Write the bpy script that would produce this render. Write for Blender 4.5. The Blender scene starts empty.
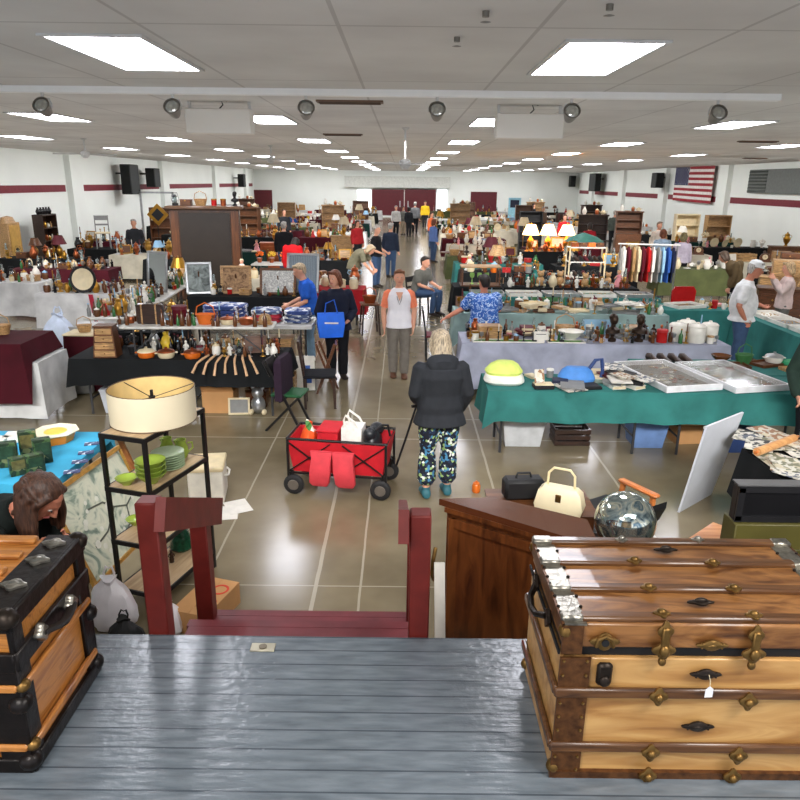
import bpy, bmesh, math, random
from mathutils import Vector, Matrix, Euler
R = random.Random(11)
SC = bpy.context.scene
C = SC.collection
PI = math.pi

# ---------------------------------------------------------------- camera model (also used to measure positions on known planes)
CAM_H, CAM_F, CAM_P, CAM_R = 2.9, 700.0, math.radians(17.3), math.radians(0.65)
def ray(px, py):
    u = (px-400)/CAM_F; v = (400-py)/CAM_F
    c, s = math.cos(CAM_R), math.sin(CAM_R)
    a = u*c - v*s; b = v*c + u*s
    return (a, math.cos(CAM_P)+b*math.sin(CAM_P), -math.sin(CAM_P)+b*math.cos(CAM_P))
def G(px, py, z=0.0):            # point on a horizontal plane
    d = ray(px, py); t = (z-CAM_H)/d[2]
    return Vector((d[0]*t, d[1]*t, z))
def D(px, py, y):                # point on a plane facing the hall's length
    d = ray(px, py); t = y/d[1]
    return Vector((d[0]*t, y, CAM_H+d[2]*t))
def X(px, py, x):                # point on a side wall plane
    d = ray(px, py); t = x/d[0]
    return Vector((x, d[1]*t, CAM_H+d[2]*t))
def proj(p):
    x, y, z = p; z -= CAM_H
    f = y*math.cos(CAM_P)-z*math.sin(CAM_P); u = y*math.sin(CAM_P)+z*math.cos(CAM_P)
    if f < .05: f = .05
    a, b = x/f, u/f; c, s = math.cos(CAM_R), math.sin(CAM_R)
    return (400+CAM_F*(a*c+b*s), 400-CAM_F*(b*c-a*s))

# ---------------------------------------------------------------- materials
def lin(c):
    return tuple(((x/255)/12.92 if x/255 <= .04045 else ((x/255+.055)/1.055)**2.4) for x in c)
_M = {}
def mat(name, rgb, rough=.6, metal=0., var=.12, scale=9., bump=0., spec=.4, coat=0., emis=0., alpha=1., trans=0.):
    if name in _M: return _M[name]
    m = bpy.data.materials.new(name); m.use_nodes = True
    nt = m.node_tree; b = nt.nodes['Principled BSDF']
    col = lin(rgb)
    b.inputs['Roughness'].default_value = rough; b.inputs['Metallic'].default_value = metal
    b.inputs['Specular IOR Level'].default_value = spec; b.inputs['Coat Weight'].default_value = coat
    if trans: b.inputs['Transmission Weight'].default_value = trans; b.inputs['IOR'].default_value = 1.3
    if alpha < 1: b.inputs['Alpha'].default_value = alpha
    if emis:
        b.inputs['Emission Color'].default_value = (*col, 1); b.inputs['Emission Strength'].default_value = emis
    tc = nt.nodes.new('ShaderNodeTexCoord'); n = nt.nodes.new('ShaderNodeTexNoise')
    n.inputs['Scale'].default_value = scale; n.inputs['Detail'].default_value = 4
    nt.links.new(tc.outputs['Object'], n.inputs['Vector'])
    r = nt.nodes.new('ShaderNodeMapRange')
    r.inputs['From Min'].default_value = .3; r.inputs['From Max'].default_value = .7
    r.inputs['To Min'].default_value = 1-var; r.inputs['To Max'].default_value = 1+var
    nt.links.new(n.outputs['Fac'], r.inputs['Value'])
    h = nt.nodes.new('ShaderNodeHueSaturation'); h.inputs['Color'].default_value = (*col, 1)
    nt.links.new(r.outputs['Result'], h.inputs['Value']); nt.links.new(h.outputs['Color'], b.inputs['Base Color'])
    if bump:
        bp = nt.nodes.new('ShaderNodeBump'); bp.inputs['Strength'].default_value = bump; bp.inputs['Distance'].default_value = .01
        nt.links.new(n.outputs['Fac'], bp.inputs['Height']); nt.links.new(bp.outputs['Normal'], b.inputs['Normal'])
    _M[name] = m
    return m
def ramp_mat(name, stops, kind='noise', scale=(1,1,1), rough=.5, detail=5, distort=0., spec=.4, metal=0., bump=0., coat=0., const=False, nscale=5., coord='Object'):
    """colour from a noise, wave or voronoi field run through a ramp of stops [(pos, rgb)]"""
    if name in _M: return _M[name]
    m = bpy.data.materials.new(name); m.use_nodes = True
    nt = m.node_tree; b = nt.nodes['Principled BSDF']
    b.inputs['Roughness'].default_value = rough; b.inputs['Metallic'].default_value = metal
    b.inputs['Specular IOR Level'].default_value = spec; b.inputs['Coat Weight'].default_value = coat
    tc = nt.nodes.new('ShaderNodeTexCoord'); mp = nt.nodes.new('ShaderNodeMapping'); mp.inputs['Scale'].default_value = scale
    nt.links.new(tc.outputs[coord], mp.inputs['Vector'])
    if kind == 'noise':
        n = nt.nodes.new('ShaderNodeTexNoise'); n.inputs['Scale'].default_value = nscale; n.inputs['Detail'].default_value = detail
        n.inputs['Distortion'].default_value = distort; out = n.outputs['Fac']
    elif kind == 'wave':
        n = nt.nodes.new('ShaderNodeTexWave'); n.inputs['Scale'].default_value = nscale; n.inputs['Distortion'].default_value = distort
        n.inputs['Detail'].default_value = detail; out = n.outputs['Fac']
    else:
        n = nt.nodes.new('ShaderNodeTexVoronoi'); n.inputs['Scale'].default_value = nscale
        sp = nt.nodes.new('ShaderNodeSeparateColor'); nt.links.new(n.outputs['Color'], sp.inputs['Color']); out = sp.outputs['Red']
    nt.links.new(mp.outputs['Vector'], n.inputs['Vector'])
    cr = nt.nodes.new('ShaderNodeValToRGB'); e = cr.color_ramp
    if const: e.interpolation = 'CONSTANT'
    while len(e.elements) < len(stops): e.elements.new(.5)
    for k, (p, c) in enumerate(stops):
        e.elements[k].position = p; e.elements[k].color = (*lin(c), 1)
    nt.links.new(out, cr.inputs['Fac']); nt.links.new(cr.outputs['Color'], b.inputs['Base Color'])
    if bump:
        bp = nt.nodes.new('ShaderNodeBump'); bp.inputs['Strength'].default_value = bump; bp.inputs['Distance'].default_value = .008
        nt.links.new(out, bp.inputs['Height']); nt.links.new(bp.outputs['Normal'], b.inputs['Normal'])
    _M[name] = m
    return m
def wood(name, a, b, axis=0, rough=.35, s=1., coat=.15):
    sc = [9*s, 9*s, 9*s]; sc[axis] = .9*s
    return ramp_mat(name, [(.28, a), (.5, tuple((p+q)//2 for p, q in zip(a, b))), (.72, b)], 'noise', sc, rough, 6, 1.2, bump=.08, coat=coat, nscale=2.2)

PAL = {'white': (226,222,212), 'cream': (218,202,166), 'brown': (96,58,32), 'dark brown': (52,32,22), 'tan': (176,138,92), 'red': (178,30,30),
       'maroon': (92,22,34), 'orange': (212,106,34), 'yellow': (220,186,60), 'gold': (176,130,50), 'green': (58,110,62), 'teal': (44,118,110),
       'lime': (150,172,70), 'blue': (48,88,160), 'light blue': (140,180,208), 'navy': (26,32,58), 'purple': (92,64,120), 'pink': (214,140,146),
       'grey': (128,128,126), 'silver': (176,178,180), 'black': (22,22,24), 'copper': (170,92,56), 'brass': (182,140,66)}
def pal(c, shiny=False):
    if c in ('gold', 'silver', 'copper', 'brass'):
        return mat('metal '+c, PAL[c], .3, .85, .15)
    if c in ('brown', 'dark brown', 'tan') and not shiny:
        q = PAL[c]; return wood('wood '+c, tuple(int(v*.7) for v in q), tuple(min(255, int(v*1.25)) for v in q), 0, .4, 3.)
    return mat(('glazed ' if shiny else 'matt ')+c, PAL[c], .2 if shiny else .6, 0, .1)

# ---------------------------------------------------------------- mesh builder
class MB:
    def __init__(self): self.v, self.f, self.mi, self.M = [], [], [], Matrix()
    def add(self, vs, fs, mi=0):
        b = len(self.v)
        self.v += [tuple(self.M @ Vector(p)) for p in vs]
        self.f += [tuple(i+b for i in f) for f in fs]; self.mi += [mi]*len(fs)
        return self
    def box(self, c, s, rot=None, bev=0., mi=0):
        hx, hy, hz = s[0]/2, s[1]/2, s[2]/2
        m = Matrix.Translation(c)
        if rot is not None: m = m @ (Matrix.Rotation(rot, 4, 'Z') if isinstance(rot, (int, float)) else Euler(rot).to_matrix().to_4x4())
        if not bev:
            vs = [(x, y, z) for x in (-hx, hx) for y in (-hy, hy) for z in (-hz, hz)]
            fs = [(0,1,3,2), (4,6,7,5), (0,4,5,1), (2,3,7,6), (0,2,6,4), (1,5,7,3)]
        else:
            b = min(bev, hx*.9, hy*.9, hz*.9); vs, ix = [], {}
            for sx in (-1,1):
                for sy in (-1,1):
                    for sz in (-1,1):
                        for a in range(3):
                            ix[sx,sy,sz,a] = len(vs)
                            vs.append((sx*(hx-(0 if a == 0 else b)), sy*(hy-(0 if a == 1 else b)), sz*(hz-(0 if a == 2 else b))))
            fs = []
            for a in range(3):
                o = [k for k in range(3) if k != a]
                for s0 in (-1,1):
                    q = []
                    for p, r in ((-1,-1),(1,-1),(1,1),(-1,1)):
                        k = [0,0,0]; k[a] = s0; k[o[0]] = p; k[o[1]] = r; q.append(ix[k[0],k[1],k[2],a])
                    fs.append(tuple(q))
                for p in (-1,1):
                    for r in (-1,1):
                        q = []
                        for s0, ax in ((-1,o[0]),(1,o[0]),(1,o[1]),(-1,o[1])):
                            k = [0,0,0]; k[a] = s0; k[o[0]] = p; k[o[1]] = r; q.append(ix[k[0],k[1],k[2],ax])
                        fs.append(tuple(q))
            for sx in (-1,1):
                for sy in (-1,1):
                    for sz in (-1,1): fs.append(tuple(ix[sx,sy,sz,a] for a in range(3)))
        return self.add([m @ Vector(p) for p in vs], fs, mi)
    def bar(self, p0, p1, w, h=None, up=(0,0,1), mi=0):
        """rectangular bar from p0 to p1"""
        p0, p1 = Vector(p0), Vector(p1); d = (p1-p0).normalized(); u = Vector(up)
        if abs(d.dot(u)) > .98: u = Vector((0,1,0))
        s = d.cross(u).normalized(); u = s.cross(d); h = h or w
        vs = [p + s*a*w/2 + u*b*h/2 for p in (p0, p1) for a, b in ((-1,-1),(1,-1),(1,1),(-1,1))]
        return self.add(vs, [(3,2,1,0),(4,5,6,7),(0,1,5,4),(1,2,6,5),(2,3,7,6),(3,0,4,7)], mi)
    def loft(self, rings, caps=True, mi=0, closed=True):
        n = len(rings[0]); vs = [p for r in rings for p in r]; fs = []
        for k in range(len(rings)-1):
            for i in range(n if closed else n-1):
                j = (i+1) % n
                fs.append((k*n+i, k*n+j, (k+1)*n+j, (k+1)*n+i))
        if caps: fs += [tuple(range(n))[::-1], tuple((len(rings)-1)*n+i for i in range(n))]
        return self.add(vs, fs, mi)
    def tube(self, path, r, n=8, caps=True, mi=0, ry=1.):
        path = [Vector(p) for p in path]; rs = r if isinstance(r, (list, tuple)) else [r]*len(path)
        rings, s = [], None
        for k, p in enumerate(path):
            d = (path[min(k+1, len(path)-1)]-path[max(k-1, 0)]).normalized()
            if s is None:
                a = Vector((0,0,1)) if abs(d.z) < .9 else Vector((1,0,0)); s = d.cross(a).normalized()
            s = (s-d*s.dot(d)).normalized(); u = d.cross(s)
            rings.append([p+(s*math.cos(2*PI*i/n)+u*math.sin(2*PI*i/n)*ry)*rs[k] for i in range(n)])
        return self.loft(rings, caps, mi)
    def cyl(self, p0, p1, r0, r1=None, n=12, mi=0): return self.tube([p0, p1], [r0, r0 if r1 is None else r1], n, True, mi)
    def lathe(self, prof, c=(0,0,0), n=14, sx=1., sy=1., mi=0):
        vs, fs, rows = [], [], []
        for r, z in prof:
            if r < 1e-6: rows.append([len(vs)]); vs.append((c[0], c[1], c[2]+z))
            else:
                rows.append([len(vs)+i for i in range(n)])
                vs += [(c[0]+sx*r*math.cos(2*PI*i/n), c[1]+sy*r*math.sin(2*PI*i/n), c[2]+z) for i in range(n)]
        for a, b in zip(rows, rows[1:]):
            for i in range(n):
                j = (i+1) % n
                if len(a) == 1 and len(b) > 1: fs.append((a[0], b[j], b[i]))
                elif len(b) == 1 and len(a) > 1: fs.append((a[i], a[j], b[0]))
                elif len(a) > 1: fs.append((a[i], a[j], b[j], b[i]))
        if len(rows[0]) > 1: fs.append(tuple(rows[0])[::-1])
        if len(rows[-1]) > 1: fs.append(tuple(rows[-1]))
        return self.add(vs, fs, mi)
    def ball(self, c, rx, ry=None, rz=None, n=12, m=8, mi=0):
        ry = rx if ry is None else ry; rz = rx if rz is None else rz
        return self.lathe([(rx*math.sin(PI*k/m), -rz*math.cos(PI*k/m)) for k in range(m+1)], c, n, 1., ry/rx, mi)
    def prism(self, poly, z0, z1, mi=0):
        n = len(poly)
        vs = [(p[0], p[1], z0) for p in poly]+[(p[0], p[1], z1) for p in poly]
        return self.add(vs, [tuple(range(n))[::-1], tuple(range(n, 2*n))]+[(i, (i+1) % n, (i+1) % n+n, i+n) for i in range(n)], mi)
    def slab(self, quad, t, mi=0):
        """a thin sheet with four given corners, thickness t along its normal"""
        q = [Vector(p) for p in quad]; nn = (q[1]-q[0]).cross(q[3]-q[0]).normalized()*t
        return self.add(q+[p+nn for p in q], [(3,2,1,0),(4,5,6,7),(0,1,5,4),(1,2,6,5),(2,3,7,6),(3,0,4,7)], mi)
    def mesh(self, name, mats, ang=38, recalc=True):
        me = bpy.data.meshes.new(name); me.from_pydata(self.v, [], self.f)
        for m in (mats if isinstance(mats, (list, tuple)) else [mats]): me.materials.append(m)
        if any(self.mi): me.polygons.foreach_set('material_index', self.mi)
        if recalc:
            bm = bmesh.new(); bm.from_mesh(me); bmesh.ops.recalc_face_normals(bm, faces=bm.faces); bm.to_mesh(me); bm.free()
        me.polygons.foreach_set('use_smooth', [True]*len(me.polygons)); me.set_sharp_from_angle(angle=math.radians(ang))
        me.update()
        return me
    def build(self, name, mats, parent=None, ang=38, recalc=True):
        return link(name, self.mesh(name, mats, ang, recalc), parent)
def link(name, data, parent=None):
    o = bpy.data.objects.new(name, data); C.objects.link(o)
    if parent is not None: o.parent = parent
    return o
def tag(o, label=None, cat=None, group=None, kind=None):
    if label: o['label'] = label
    if cat: o['category'] = cat
    if group: o['group'] = group
    if kind: o['kind'] = kind
    return o
def thing(name, label, cat, loc=(0,0,0), rz=0., group=None, rot=None):
    o = link(name, None); o.location = loc; o.rotation_euler = rot or (0,0,rz); o.empty_display_size = .1
    return tag(o, label, cat, group)
def solo(name, mb, m, label, cat, loc=(0,0,0), rz=0., group=None, rot=None):
    o = mb.build(name, m); o.location = loc; o.rotation_euler = rot or (0,0,rz)
    return tag(o, label, cat, group)
def struct(name, mb, m, label=None): return tag(mb.build(name, m), label, None, None, 'structure')

# ---------------------------------------------------------------- special materials of the setting
def node_mat(name):
    m = bpy.data.materials.new(name); m.use_nodes = True
    nt = m.node_tree
    return m, nt, nt.nodes['Principled BSDF'], nt.nodes.new, nt.links.new
def math_node(nt, op, a, b=None):
    n = nt.nodes.new('ShaderNodeMath'); n.operation = op
    for k, v in enumerate((a, b)):
        if v is None: continue
        if isinstance(v, (int, float)): n.inputs[k].default_value = v
        else: nt.links.new(v, n.inputs[k])
    return n.outputs[0]
def concrete():
    m, nt, b, N, L = node_mat('polished concrete')
    tc = N('ShaderNodeTexCoord'); sx = N('ShaderNodeSeparateXYZ'); L(tc.outputs['Object'], sx.inputs[0])
    n1 = N('ShaderNodeTexNoise'); n1.inputs['Scale'].default_value = .45; n1.inputs['Detail'].default_value = 5; n1.inputs['Roughness'].default_value = .55
    n2 = N('ShaderNodeTexNoise'); n2.inputs['Scale'].default_value = 3; n2.inputs['Detail'].default_value = 3
    for n in (n1, n2): L(tc.outputs['Object'], n.inputs['Vector'])
    mix = math_node(nt, 'ADD', math_node(nt, 'MULTIPLY', n1.outputs['Fac'], .78), math_node(nt, 'MULTIPLY', n2.outputs['Fac'], .22))
    cr = N('ShaderNodeValToRGB'); e = cr.color_ramp
    e.elements[0].position = .25; e.elements[0].color = (*lin((86,75,55)), 1); e.elements[1].position = .78; e.elements[1].color = (*lin((150,137,110)), 1)
    L(mix, cr.inputs['Fac'])
    tot = None
    wob = math_node(nt, 'MULTIPLY', n2.outputs['Fac'], .012)
    for ax, pos, w in (('X',-.615,.015), ('X',-.28,.009), ('X',.94,.012), ('X',2.21,.012), ('X',-1.46,.009), ('X',-3.4,.01), ('X',4.4,.01), ('Y',7.76,.01), ('Y',8.5,.009), ('Y',13.6,.012), ('Y',19.5,.012), ('Y',4.6,.006)):
        d = math_node(nt, 'ABSOLUTE', math_node(nt, 'SUBTRACT', math_node(nt, 'ADD', sx.outputs[ax], wob), pos+.006))
        l = math_node(nt, 'LESS_THAN', d, w)
        tot = l if tot is None else math_node(nt, 'MAXIMUM', tot, l)
    mx = N('ShaderNodeMix'); mx.data_type = 'RGBA'; L(math_node(nt, 'MULTIPLY', tot, .45), mx.inputs['Factor']); L(cr.outputs['Color'], mx.inputs['A'])
    mx.inputs['B'].default_value = (*lin((200,192,172)), 1)
    L(mx.outputs['Result'], b.inputs['Base Color'])
    b.inputs['Roughness'].default_value = .2; b.inputs['Specular IOR Level'].default_value = .5
    return m
def planks():
    m, nt, b, N, L = node_mat('blue grey painted boards')
    tc = N('ShaderNodeTexCoord'); sx = N('ShaderNodeSeparateXYZ'); L(tc.outputs['Object'], sx.inputs[0])
    t = math_node(nt, 'FRACT', math_node(nt, 'DIVIDE', math_node(nt, 'SUBTRACT', sx.outputs['Y'], 2.4), .083))
    d = math_node(nt, 'MINIMUM', t, math_node(nt, 'SUBTRACT', 1., t))
    gap = math_node(nt, 'LESS_THAN', d, .035)
    mp = N('ShaderNodeMapping'); mp.inputs['Scale'].default_value = (5, 26, 8); L(tc.outputs['Object'], mp.inputs['Vector'])
    n = N('ShaderNodeTexNoise'); n.inputs['Scale'].default_value = 1.4; n.inputs['Detail'].default_value = 6; L(mp.outputs['Vector'], n.inputs['Vector'])
    n2 = N('ShaderNodeTexNoise'); n2.inputs['Scale'].default_value = 38; n2.inputs['Detail'].default_value = 3; L(tc.outputs['Object'], n2.inputs['Vector'])
    cr = N('ShaderNodeValToRGB'); e = cr.color_ramp
    e.elements[0].position = .3; e.elements[0].color = (*lin((92,101,109)), 1); e.elements[1].position = .75; e.elements[1].color = (*lin((122,131,139)), 1)
    L(n.outputs['Fac'], cr.inputs['Fac'])
    mx = N('ShaderNodeMix'); mx.data_type = 'RGBA'; L(math_node(nt, 'MULTIPLY', gap, .8), mx.inputs['Factor']); L(cr.outputs['Color'], mx.inputs['A'])
    mx.inputs['B'].default_value = (*lin((58,66,76)), 1); L(mx.outputs['Result'], b.inputs['Base Color'])
    hgt = math_node(nt, 'SUBTRACT', math_node(nt, 'ADD', math_node(nt, 'MULTIPLY', n.outputs['Fac'], .7), math_node(nt, 'MULTIPLY', n2.outputs['Fac'], .25)), math_node(nt, 'MULTIPLY', gap, .8))
    bp = N('ShaderNodeBump'); bp.inputs['Strength'].default_value = .8; bp.inputs['Distance'].default_value = .007
    L(hgt, bp.inputs['Height']); L(bp.outputs['Normal'], b.inputs['Normal'])
    b.inputs['Roughness'].default_value = .22; b.inputs['Specular IOR Level'].default_value = .6
    return m
def ceiling_mat():
    m, nt, b, N, L = node_mat('grey ceiling board')
    tc = N('ShaderNodeTexCoord'); sx = N('ShaderNodeSeparateXYZ'); L(tc.outputs['Object'], sx.inputs[0])
    g = None
    for ax, per, off, w in (('X', 1.22, .4, .011), ('Y', 2.44, .16, .006)):
        t = math_node(nt, 'FRACT', math_node(nt, 'DIVIDE', math_node(nt, 'ADD', sx.outputs[ax], off+48.8), per))
        d = math_node(nt, 'LESS_THAN', math_node(nt, 'MINIMUM', t, math_node(nt, 'SUBTRACT', 1., t)), w)
        g = d if g is None else math_node(nt, 'MAXIMUM', g, d)
    n = N('ShaderNodeTexNoise'); n.inputs['Scale'].default_value = .8; n.inputs['Detail'].default_value = 5; L(tc.outputs['Object'], n.inputs['Vector'])
    cr = N('ShaderNodeValToRGB'); e = cr.color_ramp
    e.elements[0].position = .35; e.elements[0].color = (*lin((206,203,199)), 1); e.elements[1].position = .7; e.elements[1].color = (*lin((224,222,218)), 1)
    L(n.outputs['Fac'], cr.inputs['Fac'])
    mx = N('ShaderNodeMix'); mx.data_type = 'RGBA'; L(math_node(nt, 'MULTIPLY', g, .35), mx.inputs['Factor']); L(cr.outputs['Color'], mx.inputs['A'])
    mx.inputs['B'].default_value = (*lin((120,110,105)), 1); L(mx.outputs['Result'], b.inputs['Base Color']); b.inputs['Roughness'].default_value = .8
    return m

# ---------------------------------------------------------------- the hall
WL, WR, BACK, CZ, SZ, SE = -12.6, 14.9, 62.0, 3.8, 1.15, 2.405
white_wall = mat('white block wall', (238,242,238), .6, 0, .03, .7)
stripe_m = mat('burgundy wall stripe', (122,40,52), .6)
struct('floor', MB().box((1.15,31,-.1), (28.2,64,.2)), concrete(), 'tan polished concrete hall floor with pale seams')
struct('ceiling', MB().box((1.15,29.5,CZ+.1), (28.2,69,.2)), ceiling_mat(), 'flat grey board ceiling over the hall')
struct('wall_left', MB().box((WL-.1,29.5,1.9), (.2,65.2,4.2)), white_wall, 'white wall with burgundy stripe on the left')
struct('wall_right', MB().box((WR+.1,29.5,1.9), (.2,65.2,4.2)), white_wall, 'white wall with burgundy stripe on the right')
struct('wall_back', MB().box((1.15,BACK+.1,1.9), (27.5,.2,4.2)), white_wall, 'white wall at the far end of the hall')
ylc = [17.4, 27.9, 38.4, 49.0, 58.5]; yrc = [18.1, 25.9, 33.7, 41.5, 49.3, 57.1]
k = 1
for ys, x, sg, zs in ((ylc, WL, 1, (2.42,2.66)), (yrc, WR, -1, (2.14,2.4))):
    for i, y in enumerate(ys):
        struct('trim_%d' % k, MB().box((x+sg*.11,y,1.9), (.22,.95,3.8)), white_wall, 'white wall column'); k += 1
        y1 = ys[i+1] if i+1 < len(ys) else BACK
        struct('trim_%d' % k, MB().box((x+sg*.012,(y+y1)/2,(zs[0]+zs[1])/2), (.02,y1-y-1.25,zs[1]-zs[0])), stripe_m, 'burgundy stripe painted along the wall'); k += 1
door_m = mat('maroon door paint', (92,26,34), .45)
daylight = mat('daylight pane', (235,242,250), .3, emis=2.2)
def backrect(px0, py0, px1, py1, t, y=BACK):
    a, b = D(px0, py1, y), D(px1, py0, y)
    return MB().box(((a.x+b.x)/2, y-t/2-.004, (a.z+b.z)/2), (b.x-a.x, t, b.z-a.z))
struct('trim_%d' % k, backrect(345,177,450,187,.5), mat('off white header', (206,208,202), .6), 'pale header beam over the far doorway'); k += 1
d1 = struct('door_1', backrect(372,189.5,404,215,.08), door_m, 'maroon double door at the far end, its left leaf')
d2 = struct('door_2', backrect(404.6,189.5,436,215,.08), door_m, 'maroon double door at the far end, its right leaf')
for dd, px in ((d1, 400), (d2, 408)):
    p = D(px, 204, BACK-.15); MB().box(p, (.08,.06,.5)).build('push_bar', pal('silver'), dd)
struct('window_1', backrect(358,190,371,211,.05), daylight, 'bright pane left of the maroon doors')
struct('window_2', backrect(437,190,447,213,.05), daylight, 'bright glass door right of the maroon doors')
d3 = struct('door_3', backrect(470,192,497,214,.08), door_m, 'single maroon door right of the far doorway')
d4 = struct('door_4', backrect(254,190,272,214,.08), door_m, 'maroon door near the far left corner')
# stage deck, its front and the steps
deck = MB().box((1.15,.7,SZ-.04), (27.4,2*(SE-.7),.08))
struct('floor_stage', deck, planks(), 'blue grey painted wooden stage floor')
struct('wall_stage', MB().box((1.15,SE-.09,.53), (27.4,.1,1.06)), mat('stage front', (70,44,44), .7), 'dark front of the stage')
red_paint = mat('dark red paint', (104,31,25), .5, 0, .18, 12, .15)
step_m = mat('worn red step paint', (112,40,46), .5, 0, .22, 7, .12)
st = MB(); ty, tz = SE+.002, SZ
for t, r in ((.36,.19), (.36,.19), (.2,.257), (.2,.257)):
    tz -= r; st.box((-.44, ty+t/2, tz/2), (1.02, t, tz)); st.box((-.44, ty+t-.01, tz-.015), (1.04, .05, .032)); ty += t
struct('floor_steps', st, step_m, 'dark red wooden steps down from the stage')

# ---------------------------------------------------------------- ceiling fixtures
diff_m = mat('light diffuser', (245,246,255), .4, emis=12.)
frame_m = mat('white metal frame', (200,200,198), .4)
def fixture_mesh():
    f = MB(); w, l, z = .66, 1.48, 0
    for sx in (-1,1): f.box((sx*w/2,0,-.008), (.035,l+.035,.016)); f.box((0,sx*l/2,-.008), (w,.035,.016))
    return f.mesh('frame', frame_m), MB().box((0,0,-.006), (w-.03,l-.03,.008)).mesh('diffuser', diff_m)
fm, dm = fixture_mesh()
LX = [-8.75,-5.4,-2.05,1.4,5.06,8.85]
lights = []
for j in range(10):
    for i, x in enumerate(LX):
        y = 5.8+5.75*j
        if j == 0 and i not in (2,3): continue
        t = thing('ceiling_light', None, 'ceiling light', (x,y,CZ-.001), 0, 'flat panel lights in the hall ceiling')
        link('frame', fm, t); link('diffuser', dm, t)
        row = ['front','second','third','fourth','fifth','sixth','seventh','eighth','ninth','tenth'][j]
        col = ['first','second','third','fourth','fifth','sixth','seventh','eighth'][i]
        t['label'] = ('large bright ceiling panel light nearest the stage, %s of the pair' % ('left' if i == 2 else 'right')) if j == 0 else 'bright ceiling panel light in %s row from the stage, %s from left' % (row, col)
# track with six spotlights
tr0, tr1 = D(-60,90.4,7.8), D(779,99,7.8)
tz = 3.77
track = thing('lighting_track', 'white ceiling track across the hall carrying six round spotlights', 'lighting track', (0,7.8,tz))
MB().box(((tr0.x+tr1.x)/2,0,0), (tr1.x-tr0.x,.09,.07), bev=.006).build('rail', mat('white track', (244,244,242), .35, 0, .02), track)
MB().box((tr1.x-.08,0,0), (.17,.085,.062)).build('end_cap', mat('white end cap', (228,228,226), .4), track)
lens_m = mat('spot lens', (176,176,168), .12, .5, .2, 30); can_m = mat('spot can', (120,116,108), .35, .6)
ordn = ['first','second','third','fourth','fifth','sixth']
for k2, (px, py) in enumerate(((43,107),(173,108),(306,111),(437,112),(571,116),(717,116))):
    p = D(px, py, 7.78)
    t = thing('spotlight', '%s round spotlight from the left on the ceiling track' % ordn[k2], 'spotlight', (p.x,7.8,tz-.028), 0, 'spotlights on the ceiling track')
    MB().cyl((0,0,0), (0,0,-.06), .016).tube([(-.06,0,-.06),(-.085,0,-.11),(-.085,-.01,-.15)], .008, 6).tube([(.06,0,-.06),(.085,0,-.11),(.085,-.01,-.15)], .008, 6).box((0,0,-.06), (.13,.03,.012)).build('bracket', frame_m, t)
    a = (R.uniform(-.2,.2), -.35)
    h = MB(); h.M = Matrix.Translation((0,-.01,-.15)) @ Euler((math.radians(62),0,a[0])).to_matrix().to_4x4()
    h.lathe([(0,-.1),(.045,-.1),(.06,-.06),(.082,.04),(.088,.06),(.074,.06),(.07,.045),(0,.04)], n=18); h.build('lamp_head', can_m, t)
    l = MB(); l.M = Matrix.Translation((0,-.01,-.15)) @ Euler((math.radians(62),0,a[0])).to_matrix().to_4x4()
    l.lathe([(0,.075),(.045,.07),(.07,.052),(.06,.045),(0,.042)], n=18); l.build('lens', lens_m, t)
# hanging grey panels, vents, fans, sprinklers
for k2, (px0, px1, py1, yy) in enumerate(((186,251,133,9.0),(496,563,138,9.0))):
    a, b = D(px0,py1,yy), D(px1,py1,yy)
    t = thing('ceiling_heater', ('left','right')[k2]+' of the two grey box heaters hung under the ceiling', 'heater', ((a.x+b.x)/2,yy,a.z), 0, 'grey boxes hung from the ceiling')
    w = b.x-a.x
    MB().box((0,.12,.14), (w,.24,.28), bev=.012).build('casing', mat('heater casing', (226,222,214), .5, 0, .03, 2), t)
    hh = CZ-a.z
    for s in (-1,1): MB().box((s*(w/2-.03),.12,(hh+.28)/2), (.035,.035,hh-.28)).build('hanger', frame_m, t)
    MB().tube([(.0,.1,.28),(.05,.1,.33),(.02,.1,.4),(.1,.1,hh)], .008, 6).build('cable', pal('black'), t)
for px, py in ((350,101),(343,134),(758,141),(755,158)):
    p = G(px, py, CZ)
    t = thing('ceiling_vent', {101:'brown slot vent nearest the stage in the ceiling',134:'narrow brown ceiling vent beyond the spotlights',141:'nearer dark slot vent in ceiling near the right wall',158:'farther dark slot vent in ceiling near the right wall'}[py], 'vent', (p.x,p.y,CZ), 0)
    MB().box((0,0,-.01), (.78,.22,.02)).build('frame', mat('vent rust', (120,96,80), .6), t)
    for q in range(4): MB().box((0,-.075+.05*q,-.024), (.72,.02,.012), rot=(.5,0,0)).build('slat', mat('vent slat', (92,74,62), .6), t)
for px, py, lab in ((85,152,'white ceiling fan near the left wall'),(405,164,'white ceiling fan over the centre aisle'),(271,160,'white ceiling fan left of the aisle')):
    yy = {85:17.6,405:13.0,271:20.0}[px]
    p = D(px, py, yy)
    t = thing('ceiling_fan', lab, 'ceiling fan', (p.x,p.y,0))
    p.z = min(p.z, CZ-.35)
    MB().cyl((0,0,p.z+.08), (0,0,CZ-.04), .016).lathe([(.02,-.05),(.07,-.01),(.07,.0)], (0,0,CZ)).build('rod', frame_m, t)
    MB().lathe([(0,-.09),(.05,-.085),(.1,-.03),(.1,.05),(.03,.09)], (0,0,p.z)).build('motor', frame_m, t)
    for q in range(4):
        bl = MB(); bl.M = Matrix.Translation((0,0,p.z)) @ Matrix.Rotation(q*PI/2+.5,4,'Z')
        bl.box((.4,0,.0), (.6,.13,.012), rot=(.15,0,0)); bl.build('blade', frame_m, t)
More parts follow.
